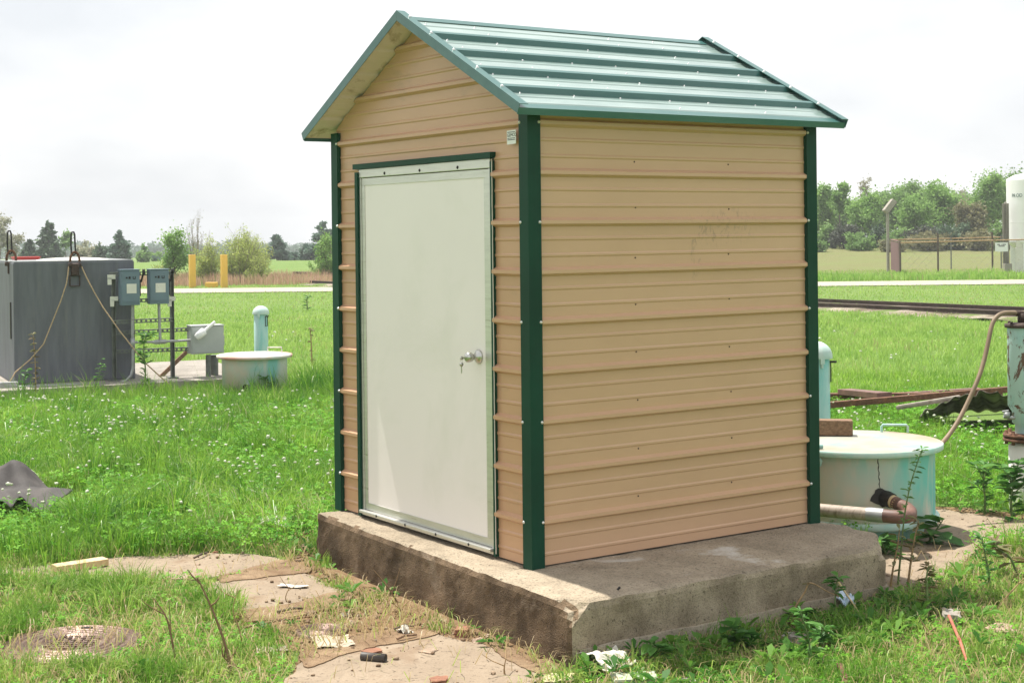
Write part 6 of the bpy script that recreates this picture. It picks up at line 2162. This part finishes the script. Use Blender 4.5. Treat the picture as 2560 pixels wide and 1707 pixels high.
def weed(lab, pts, r, nleaf, lsize, stem='greenstem', leaf='weedleaf', cat='weed', grp=None, from_=0.25, narrow=0.32, branch=0):
    pts = [np.array(p, float) for p in pts]
    t = thing('weed_plant' if nleaf else 'dead_stalk', lab, cat, pts[0], grp)
    P = crom(pts, 4)
    n = len(P)
    mb = MB().tube(P, [r * (1 - 0.75 * i / n) for i in range(n)], 6)
    anch = []
    for k in range(branch):
        i = int(n * rng.uniform(0.35, 0.85)); d = rng.normal(size=3); d[2] = abs(d[2]) + 0.6; d /= np.linalg.norm(d)
        L = rng.uniform(0.05, 0.14)
        mb.tube([P[i], P[i] + d * L * 0.6, P[i] + d * L + UPV * 0.01], [r * 0.5, r * 0.4, r * 0.2], 5)
        anch += [(P[i] + d * L * f, d) for f in (0.5, 0.75, 1.0)]
    mb.build('stem', M[stem], t)
    if nleaf:
        V = []; Q = []; R_ = []
        for k in range(nleaf):
            if anch and rng.random() < 0.4:
                q, _d = anch[rng.integers(len(anch))]
            else:
                q = P[min(n - 1, int(n * (from_ + (1 - from_) * (k + rng.random()) / nleaf)))]
            az = rng.uniform(0, 6.3); d = np.array([math.cos(az), math.sin(az), rng.uniform(-0.2, 0.7)]); d /= np.linalg.norm(d)
            s = np.array([-math.sin(az), math.cos(az), 0.0]) + rng.normal(0, .2, 3); L = lsize * rng.uniform(0.6, 1.3)
            w_ = L * narrow
            o_ = len(V)
            V += [q, q + d * L * 0.4 + s * w_ * 0.5 + UPV * L * .06, q + d * L * 0.75 + s * w_ * 0.4, q + d * L - UPV * L * 0.15, q + d * L * 0.75 - s * w_ * 0.4, q + d * L * 0.4 - s * w_ * 0.5 + UPV * L * .06]
            Q.append((o_, o_ + 1, o_ + 2, o_ + 3)); Q.append((o_, o_ + 3, o_ + 4, o_ + 5))
            R_ += [rng.random()] * 6
        fastmesh('leaves', np.array(V), [np.array(Q)], M[leaf], R_, parent=t)
    return t


def pp_(u, v, u0, v0, lean=0.0):
    """point above the ground spot (u0,v0), at that spot's distance"""
    g = G(u0, v0); td = float((g - CAM) @ _F)
    return at(u, v, td + lean)


def wpts(L, lean=0.0):
    u0, v0 = L[0]
    g = G(u0, v0)
    return [g] + [pp_(u, v, u0, v0, lean * (i + 1) / len(L)) for i, (u, v) in enumerate(L[1:])]


weed('tall thin weed climbing past the right manhole in front of the elbow', wpts([(2062, 1345), (2070, 1260), (2078, 1180), (2092, 1110), (2108, 1060), (2118, 1030)]), 0.0055, 70, 0.040, from_=0.15)
weed('shorter weed with withered leaves beside the tall weed at the slab corner', wpts([(2085, 1350), (2092, 1290), (2102, 1230), (2110, 1195)]), 0.007, 26, 0.06, 'drystem', 'weeddry', from_=0.3)
weed('brown bare weed stem between the tall weed and the slab', wpts([(2045, 1350), (2052, 1300), (2062, 1250), (2066, 1215)]), 0.006, 14, 0.05, 'drystem', 'weeddry')
weed('leafy weed standing against the rear slab corner', wpts([(2135, 1420), (2130, 1370), (2128, 1330), (2132, 1300)]), 0.008, 40, 0.05, from_=0.2, leaf='weeddry')
weed('large leaved dock growing at the right foot of the manhole', wpts([(2130, 1250), (2145, 1225), (2165, 1195)]), 0.008, 16, 0.15, narrow=0.55, from_=0.0)
weed('dock leaves at the left foot of the manhole by the slab', wpts([(2035, 1275), (2030, 1258), (2022, 1240)]), 0.008, 18, 0.12, narrow=0.5, from_=0.0)
weed('spindly leafy weed in front of the middle of the slab side', wpts([(1545, 1470), (1560, 1420), (1575, 1380), (1580, 1365)]), 0.006, 16, 0.06, from_=0.6)
weed('bent dead stem leaning on the slab side, right of the middle', wpts([(1810, 1432), (1826, 1395), (1848, 1360), (1862, 1338), (1905, 1360), (1940, 1372)]), 0.006, 5, 0.04, 'drystem', 'weeddry', cat='dead stem')
weed('thin leafy sapling before the slab side with a pale broken stem', wpts([(1920, 1430), (1918, 1390), (1920, 1350), (1925, 1325)]), 0.006, 22, 0.06, from_=0.5)
weed('pale snapped stalk hanging from the sapling before the slab', [pp_(1925, 1335, 1920, 1430), pp_(1945, 1365, 1920, 1430), pp_(1980, 1415, 1920, 1430)], 0.006, 0, 0, 'wood', cat='dead stem')
weed('thin brown stalk standing on the slab side left of the bent stem', wpts([(1705, 1440), (1695, 1410), (1690, 1370), (1695, 1340)]), 0.003, 4, 0.03, 'drystem', 'weeddry', cat='dead stem')
weed('bright feathery weed in sunlit foreground grass right of the slab', wpts([(1855, 1540), (1860, 1490), (1850, 1440), (1838, 1402)]), 0.006, 60, 0.055, from_=0.1, narrow=0.25)
weed('bushy weed beside the feathery one in the foreground grass', wpts([(1875, 1500), (1880, 1470), (1893, 1440)]), 0.006, 40, 0.06, from_=0.1)
weed('leafy weed before the slab near its chipped corner', wpts([(1505, 1530), (1510, 1500), (1495, 1475)]), 0.006, 26, 0.07, from_=0.2, narrow=0.5)
weed('dark leaved weed in the slab shade left of the stones', wpts([(1690, 1500), (1700, 1465), (1680, 1440)]), 0.006, 30, 0.08, from_=0.1, narrow=0.5)
weed('leafy weed at the right frame edge above the path', wpts([(2275, 1360), (2270, 1310), (2262, 1270), (2256, 1235)]), 0.007, 30, 0.06, from_=0.2)
weed('arching weed leaning in from the right frame edge', wpts([(2340, 1330), (2320, 1280), (2295, 1262), (2285, 1245)]), 0.007, 24, 0.08, from_=0.2, leaf='weeddry')
weed('tall leafy weed left of the pipe stand foot', wpts([(2262, 1180), (2262, 1140), (2258, 1100), (2262, 1060)]), 0.008, 70, 0.07, from_=0.1, branch=5)
weed('broad leaved weed at the foot of the pipe stand', wpts([(2325, 1195), (2322, 1150), (2330, 1100), (2340, 1060)]), 0.009, 70, 0.10, from_=0.1, narrow=0.5, branch=5)
weed('dark dock by the drain pipe stand, lower right of the pipe', wpts([(2345, 1150), (2340, 1120), (2330, 1100)]), 0.009, 40, 0.11, from_=0.1, narrow=0.55, branch=3)
weed('tall dry seedy stalk standing before the grey tank', [vp(82, 915, .75), vp(82, 870, .72), vp(80, 820, .7), vp(76, 768, .68)], 0.010, 90, 0.05, 'drystem', 'weeddry', from_=0.2)
weed('dry withered stalk alone in the lawn right of the left vent pipe', [gp(716, 790, 21), at(714, 770, 21), at(712, 755, 21)], 0.012, 40, 0.06, 'drystem', 'weeddry', from_=0.1)
weed('leafy weed growing before the equipment rack on the pad edge', [vp(332, 895, .8), vp(334, 850, .8), vp(330, 800, .8), vp(336, 770, .8)], 0.012, 70, 0.10, from_=0.1, branch=4)
weed('small leafy weed before the pale side of the grey tank', [vp(58, 900, .8), vp(56, 870, .8), vp(60, 850, .8)], 0.006, 20, 0.07, from_=0.2)
weed('wispy weed before the right half of the grey tank', [vp(215, 900, .8), vp(225, 865, .8), vp(240, 838, .8)], 0.005, 26, 0.06, from_=0.2, branch=3)
weed('dark tall weed in the lawn above the left vent pipe', [gp(706, 700, 36), at(705, 690, 36), at(707, 680, 36)], 0.02, 30, 0.12, from_=0.1)
weed('leafy sprig in the grass before the left manhole', [gp(640, 900, 16.8), at(618, 880, 16.6), at(606, 868, 16.5)], 0.008, 24, 0.09, from_=0.1)
# dead stalks
DS = 'dead stalks in the foreground'
M['deadstem'] = mat('dead_brown_stalk', (0.20, 0.13, 0.065), 0.9, 0, 0.35, 30)
for lab, L, r_ in (
    ('bent dead stalk standing in the grass right of the large manhole cover', [(405, 1530), (395, 1470), (383, 1420), (365, 1390), (352, 1372)], 0.005),
    ('longest dark dead stalk leaning left, right of the bent one', [(530, 1545), (520, 1490), (498, 1425), (470, 1360), (452, 1325)], 0.007),
    ('thin upright dead stalk before the second path slab', [(560, 1490), (548, 1440), (535, 1400), (548, 1350)], 0.0035),
    ('short reddish stalk standing on the path slab by the slab corner', [(660, 1385), (656, 1370), (666, 1345)], 0.003),
    ('pale cut stalk leaning against the dark slab front', [(922, 1400), (905, 1370), (885, 1340), (858, 1308)], 0.005),
    ('dead twig by the foot of the pale cut stalk', [(905, 1420), (918, 1400), (950, 1370)], 0.003),
    ('straw coloured stalk fallen at the foot of the longest dark stalk', [(560, 1540), (530, 1520), (512, 1505), (510, 1475)], 0.005),
    ('short stub of stalk on the lower path slab', [(1160, 1552), (1158, 1535), (1162, 1510)], 0.004),
    ('pale straw stalk lying across the grass before the slab side', [(1640, 1480), (1690, 1505), (1750, 1535)], 0.005),
    ('pale stalk leaning in the grass at the lower right', [(1905, 1480), (1935, 1500), (1965, 1530)], 0.004),
    ('broken straw stalk lying near the orange stick', [(2105, 1475), (2130, 1455), (2150, 1440)], 0.005),
    ('reddish long stem arching in from the right frame edge', [(2380, 1310), (2300, 1272), (2262, 1262), (2245, 1255)], 0.004),
    ('pale straw stem slanting at the right frame edge', [(2290, 1395), (2330, 1350), (2360, 1320)], 0.004)):
    weed(lab, wpts(L), r_ * 1.25, 0, 0, 'deadstem' if r_ > 0.0045 else 'drystem', cat='dead stalk', grp=DS, branch=2)


def stone(name, lab, cat, u, v, wpx, hpx, dpx, mt, seed=0, sink=0.25, rough=0.22, grp=None, ax=0.0, boxy=False):
    g = G(u, v); td = float((g - CAM) @ _F); k = SC / FPX * td
    w_, h_, d_ = wpx * k, hpx * k, dpx * k
    bm = bmesh.new()
    if boxy:
        bmesh.ops.create_cube(bm, size=1.0)
        bmesh.ops.subdivide_edges(bm, edges=bm.edges[:], cuts=4, use_grid_fill=True)
    else:
        bmesh.ops.create_icosphere(bm, subdivisions=3, radius=0.5)
    V = []
    for vv_ in bm.verts:
        p = vv_.co
        q = p * (1 + rough * 2 * noise.fractal(p * 2.2 + Vector((seed * 3.7, seed, 0)), 0.8, 2, 4))
        V.append((q.x * w_, q.y * d_, q.z * h_))
    F = [[x_.index for x_ in f.verts] for f in bm.faces]
    bm.free()
    ca, sa = math.cos(ax), math.sin(ax)
    A0, A1 = R3 * ca + F3 * sa, F3 * ca - R3 * sa
    mb = MB()
    mb.add([g + A0 * a + A1 * b + UPV * (c_ + h_ * (0.5 - sink)) for a, b, c_ in V], F)
    return tag(mb.build(name, mt, None), lab, cat, grp)


def sheetlet(name, lab, cat, u, v, wpx, dpx, mt, amp=0.02, seed=0, ax=0.0, lift=0.02, nx=22, ny=14):
    """small crumpled sheet lying on the ground"""
    g = G(u, v); td = float((g - CAM) @ _F); k = SC / FPX * td
    w_, d_ = wpx * k, dpx * k
    ca, sa = math.cos(ax), math.sin(ax); A0, A1 = R3 * ca + F3 * sa, F3 * ca - R3 * sa
    V = []
    for i in range(nx):
        for j in range(ny):
            a = i / (nx - 1) - 0.5; b = j / (ny - 1) - 0.5
            e = 1 + 0.28 * noise.noise(Vector((a * 5 + seed, b * 5, seed * 2.0)))
            z = lift + amp * 1.8 * noise.noise(Vector((a * 2.6, b * 2.6, seed * 1.7 + 4))) + amp * 0.8 * abs(noise.noise(Vector((a * 5, b * 5, seed))))
            V.append(g + A0 * a * w_ * e + A1 * b * d_ * e + UPV * max(0.012, z))
    Q = [(i * ny + j, (i + 1) * ny + j, (i + 1) * ny + j + 1, i * ny + j + 1) for i in range(nx - 1) for j in range(ny - 1)]
    ob = MB().add(V, Q, 0, False).build(name, mt, None)
    md = ob.modifiers.new('thickness', 'SOLIDIFY'); md.thickness = 0.002
    return tag(ob, lab, cat)


M['yellowpaper'] = mat('pale_yellow_board', (0.50, 0.44, 0.27), 0.7, 0, 0.06)
M['scrap'] = mat('soiled_pale_board', (0.42, 0.36, 0.27), 0.85, 0, 0.2, 14)
M['plastic'] = mat('milky_blue_plastic', (0.50, 0.60, 0.70), 0.3)
M['greenwhite'] = mat('chalky_green_white', (0.36, 0.40, 0.30), 0.8, 0, 0.1, 20)
M['darkpipe'] = mat('dull_dark_plastic', (0.06, 0.05, 0.044), 0.55)
# black pipe piece on the lower path
a, b = G(831, 1518), G(886, 1523); a[2] = b[2] = GZ + 0.022
pm = MB(); ax_ = (b - a) / np.linalg.norm(b - a); s_ = np.cross(ax_, UPV)
L = np.linalg.norm(b - a)
pm.lathe([(0.0185, 0.0), (0.0185, L), (0.014, L), (0.014, 0.0), (0.0185, 0.0)], a, 24, 0, [s_, UPV, ax_])
tag(pm.build('pipe_offcut', M['darkpipe'], None), 'short black plastic pipe piece lying on the lower concrete path', 'pipe')
# timber offcut on the path
a, b = G(125, 1318), G(243, 1300); a[2] = b[2] = GZ + 0.03
pm = MB(); bar(pm, a, b, 0.085, 0.036, 0, None, 0.003)
tag(pm.build('timber_offcut', M['wood'], None), 'pale yellow timber offcut lying on the path at the edge of tall grass', 'timber')
# sticks
for lab, (u0, v0), (u1, v1), r_, mt in (('dark twig lying on the right rim of the second path slab', (637, 1415), (695, 1407), 0.007, 'bark'),
                                      ('thick brown stick lying before the small iron cover', (560, 1452), (720, 1425), 0.006, 'oldwood'),
                                      ('short stick with pale tip lying before the black pipe piece', (912, 1478), (957, 1468), 0.006, 'oldwood'),
                                      ('brown stick by the white paper near the slab corner', (680, 1240), (738, 1228), 0.010, 'oldwood'),
                                      ('twig lying on the far path slab edge', (445, 1290), (480, 1276), 0.006, 'bark'),
                                      ('thin dark twig lying left of the white crumpled sheet', (905, 1455), (950, 1448), 0.004, 'bark')):
    a, b = G(u0, v0), G(u1, v1); a[2] = b[2] = GZ + 0.022
    m_ = (a + b) / 2 + rng.normal(0, 0.01, 3); m_[2] = GZ + 0.03
    tag(MB().tube([a, m_, b], [r_, r_ * 1.05, r_ * 0.7], 7).build('stick', M[mt], None), lab, 'stick', 'sticks on the ground')
a, b = G(2180, 1452), G(2225, 1545); a[2] = GZ + 0.075; b[2] = GZ + 0.025
tag(MB().tube([a, (a + b) / 2 + R3 * 0.006, b], [0.007, 0.0075, 0.004], 8).build('stick', M['orange'], None), 'orange red stick lying in the grass at the lower right', 'stick')
a, b = G(1928, 1556), G(1955, 1600); a[2] = GZ + 0.055; b[2] = GZ + 0.02
pm = MB(); bar(pm, a, b, 0.022, 0.014, 0, None, 0.003)
tag(pm.build('stick', M['rust'], None), 'flat rusty brown stake poking up at the bottom frame edge', 'stick')
# stones and brick pieces
GS = 'stones and brick pieces in the foreground'
for (lab, u, v, w_, h_, d_, mt, sd_, bx) in (
    ('flat red brick shard beside the black pipe piece', 854, 1502, 40, 12, 34, 'brick', 1, True),
    ('broken red brick piece at the foot of the slab front', 1062, 1458, 34, 20, 30, 'brick', 2, True),
    ('rounded tan stone against the slab front, right of the brick piece', 1098, 1479, 26, 18, 26, 'stone', 3, False),
    ('small brown stone left of the pale cut stalk', 716, 1416, 20, 18, 20, 'stone', 4, False),
    ('brown stone near the small iron cover, right side', 808, 1437, 22, 16, 20, 'stone', 5, False),
    ('flat pale shard on the lower path', 985, 1499, 34, 8, 30, 'stone', 6, True),
    ('small light stone above the small iron cover', 790, 1415, 26, 10, 22, 'greystone', 7, False),
    ('tiny dark stone on the far path slab', 455, 1300, 12, 9, 12, 'stone', 8, False),
    ('reddish stone at the grass edge of the far path', 494, 1272, 14, 9, 14, 'brick', 9, False),
    ('brown brick piece beside the left slab corner', 702, 1262, 26, 14, 22, 'stone', 10, True),
    ('pale grey concrete lump leaning at the right, with a dark underside', 2185, 1432, 50, 34, 34, 'greystone', 11, True),
    ('broad tan stone near the right frame edge', 2300, 1450, 76, 22, 60, 'stone', 12, False),
    ('grey square stone in the shade before the slab side', 1825, 1476, 48, 24, 40, 'greystone', 13, True),
    ('pale stone lump in the shade left of the grey square stone', 1752, 1462, 32, 22, 30, 'greystone', 14, False),
    ('smooth pale stone cut by the bottom frame edge', 1572, 1578, 70, 24, 50, 'greystone', 15, False),
    ('small brown pebble on the far path slab, right part', 560, 1288, 10, 7, 10, 'stone', 16, False),
    ('dark pebble near the grass on the far path slab', 518, 1296, 10, 7, 10, 'stone', 17, False),
    ('orange brown brick piece at the bottom frame edge on the lower path', 1008, 1568, 36, 14, 34, 'brick', 18, True),
    ('grey round pebble on the ledge of the lower path', 1120, 1462, 14, 9, 14, 'stone', 19, False)):
    stone('stone' if mt != 'brick' else 'brick_piece', lab, 'stone' if mt != 'brick' else 'brick', u, v, w_, h_, d_, M[mt], sd_, 0.2, 0.16 if bx else 0.22, GS, ax=sd_ * 0.7, boxy=bx)
bb_ = stone('chalky_block', 'pale green white block lying in the grass at the bottom frame edge', 'block', 1458, 1572, 100, 24, 60, M['greenwhite'], 21, 0.1, 0.05, None, 0.05, True)
# papers
sheetlet('paper_scrap', 'white crumpled paper in the grass left of the slab corner', 'paper', 630, 1228, 60, 70, M['paper'], 0.018, 1, lift=0.085)
sheetlet('paper_scrap', 'flat white paper strip lying on the second path slab', 'paper', 672, 1352, 66, 22, M['paper'], 0.004, 2, ax=-0.2, lift=0.016)
sheetlet('paper_scrap', 'dirty pale sheet scrap lying below the small iron cover', 'paper', 765, 1482, 84, 90, M['scrap'], 0.008, 3, ax=0.3, lift=0.02)
sheetlet('paper_scrap', 'tiny white paper twist left of the broken brick piece', 'paper', 930, 1458, 24, 34, M['paper'], 0.02, 4, ax=0.8, lift=0.02)
sheetlet('paper_scrap', 'large crumpled off white sheet in the grass below the chipped slab corner', 'paper', 1398, 1540, 92, 90, M['paper'], 0.022, 5, ax=0.5, lift=0.05, nx=34, ny=24)
sheetlet('board_scrap', 'flat pale yellow board scrap at the bottom frame edge', 'board', 1282, 1572, 66, 60, M['yellowpaper'], 0.004, 6, ax=0.1, lift=0.03)
sheetlet('plastic_scrap', 'bluish white plastic scrap in the weeds by the slab side', 'plastic', 1940, 1405, 40, 60, M['plastic'], 0.03, 7, lift=0.06)
sheetlet('board_scrap', 'flat tan wood chip lying left of the lower path', 'board', 622, 1500, 70, 50, M['pvc'], 0.004, 8, ax=0.2, lift=0.02)
sheetlet('metal_scrap', 'flat grey white offcut near the far path end', 'metal scrap', 770, 1248, 40, 26, M['wood'], 0.003, 9, lift=0.02)

# broad leaved ground cover in the shade beside the slab, round the manhole and in clumps before the camera
def rosettes(x, y, z, L, narrow, rnd, k=7):
    n = len(x); V = []; R_ = []
    c = np.stack([x, y, z], 1)
    a0 = rng.uniform(0, 6.3, n)
    for j in range(k):
        a = a0 + j * 2.4 + rng.normal(0, 0.3, n)
        up = rng.uniform(0.15, 1.1, n); l = L * rng.uniform(0.55, 1.2, n)
        e = np.stack([np.cos(a) * np.cos(up), np.sin(a) * np.cos(up), np.sin(up)], 1); s_ = np.stack([-np.sin(a), np.cos(a), np.zeros(n)], 1)
        w_ = (l * narrow)[:, None]
        p1 = c + e * (l * 0.15)[:, None]; p2 = c + e * (l * 0.6)[:, None]; p3 = c + e * l[:, None]; p3[:, 2] -= l * 0.22
        V += [c, p2 + s_ * w_ * 0.5, p3, p2 - s_ * w_ * 0.5]
    V = np.stack(V, 1).reshape(-1, 3)
    o = np.arange(n)[:, None] * (4 * k)
    Q = np.concatenate([o + np.array([[4 * j, 4 * j + 1, 4 * j + 2, 4 * j + 3]]) for j in range(k)])
    return V, Q, np.repeat(rnd, 4 * k)


x, y, t, lat = sample_wedge(4.8, 9.6, 420)
side = (x > SX1 + 0.03) & (x < SX1 + 0.55) & (y > -0.35) & (y < 1.75)
rman = (np.hypot(x - RCYL[0], y - RCYL[1]) < 0.75) & (np.hypot(x - RCYL[0], y - RCYL[1]) > 0.42) & (y < 3.0)
lft = (lat < 0.1) & ~inpoly(x, y, LUSH) & (smooth(0.6, 0.8, vnoise(x, y, 2.1, 8)) > 0.3)
front = (y < SY0 + 0.06) & (y > SY0 - 0.12) & (x > SX0) & (x < SX1)
pr_ = np.where(side, 0.62, np.where(rman, 0.22, np.where(lft & ~front, 0.13, np.where(front, 0.05, 0.07 * (lat > 0.02)))))
keep = (rng.random(len(x)) < pr_) & ~((x > SX0 - .0) & (x < SX1 + .02) & (y > SY0 + 0.08) & (y < SY1)) & (np.hypot(x - CENT_M1[0], y - CENT_M1[1]) > 0.3)
for p in (PATH_A, PATH_B, PATH_C, PATH_D): keep &= ~inpoly(x, y, p)
keep &= ~((y < SY0 + 0.08) & (y > SY0 - 0.02) & (x < SX1) & (x > SX0) & (rng.random(len(x)) < 1.0) & (y > SY0 + 0.1 * np.clip((SX1 - x) / 2.5, 0, 1) - 0.01))
x, y = x[keep], y[keep]; n = len(x)
V, Q, R_ = rosettes(x, y, ground_h(x, y) + rng.uniform(0.0, 0.05, n), 0.03 + 0.085 * rng.random(n) ** 1.6, 0.30, rng.random(n))
M['cover_leaf'] = leafmat('ground_cover_leaf', (0.04, 0.15, 0.02), (0.17, 0.34, 0.055), 0.4, 0.5, spec=0.2)
o = fastmesh('ground_cover', V, [Q], M['cover_leaf'], R_, loc=(0.8, 0.6, GZ)); struct(o, 'stuff'); o['label'] = 'low broad leaved weeds beside the slab'

# crumbs of soil, grit and bits of dead leaf over the bare ground and the path slabs
x, y, t, lat = sample_wedge(5.0, 9.6, 900)
onp = np.zeros(len(x), bool)
for p in (PATH_A, PATH_B, PATH_C, PATH_D): onp |= inpoly(x, y, p)
keep = (inpoly(x, y, SOIL) | inpoly(x, y, SOIL2) | onp) & ~((x > SX0 - .02) & (x < SX1 + .02) & (y > SY0) & (y < SY1))
keep &= rng.random(len(x)) < np.where(onp, 0.03 + 0.3 * smooth(0.6, 0.85, vnoise(x, y, 4, 31)), 0.9)
x, y, onp = x[keep], y[keep], onp[keep]; n = len(x)
rr = 0.0025 + 0.009 * rng.random(n) ** 3
C0 = np.stack([x, y, np.where(onp, GZ + 0.009, GZ + 0.002) + rr * 0.4], 1)
jit = 1 + rng.uniform(-0.4, 0.4, (n, len(IV), 1))
V = (C0[:, None, :] + IV[None] * jit * rr[:, None, None] * np.array([1.3, 1.1, 0.7])).reshape(-1, 3)
T = (np.arange(n)[:, None, None] * len(IV) + IT[None]).reshape(-1, 3)
M['grit'] = leafmat('soil_grit', (0.13, 0.08, 0.045), (0.40, 0.30, 0.21), 0.0, 0.95)
o = fastmesh('soil_crumbs', V, [T], M['grit'], np.repeat(rng.random(n), len(IV)), loc=(-0.8, -0.8, GZ)); struct(o, 'stuff'); o['label'] = 'loose soil crumbs and grit on the bare ground'

# small dark bolt lying on the slab top
bq = onplane(1418, 1357, 2, 0.0); bq[2] = 0.006
tag(MB().tube([bq, bq + R3 * 0.012 + UPV * 0.012], 0.005, 8).build('bolt', M['blackmetal'], None), 'small dark bolt left lying on the slab beside the corner post', 'bolt')

# ------------------------------------------------------------------ air
hm = bpy.data.materials.new('pale_air'); hm.use_nodes = True
hn_ = hm.node_tree.nodes; hn_.remove(hn_['Principled BSDF'])
pv = hn_.new('ShaderNodeVolumePrincipled')
pv.inputs['Color'].default_value = (0.92, 0.95, 0.97, 1)
pv.inputs['Density'].default_value = 0.0009
pv.inputs['Anisotropy'].default_value = 0.2
hm.node_tree.links.new(pv.outputs[0], hn_['Material Output'].inputs['Volume'])
hz = MB().box((CAM[0], CAM[1], 0.8), (930, 930, 12.8), 0, [np.append(FV, 0), np.append(RV, 0), UPV])
ho = hz.build('haze', hm, None, loc=(CAM[0], CAM[1], -5.6))
ho['kind'] = 'stuff'; ho['label'] = 'thin summer haze in the air'

for o in list(bpy.data.objects):
    if '_o' in o: del o['_o']
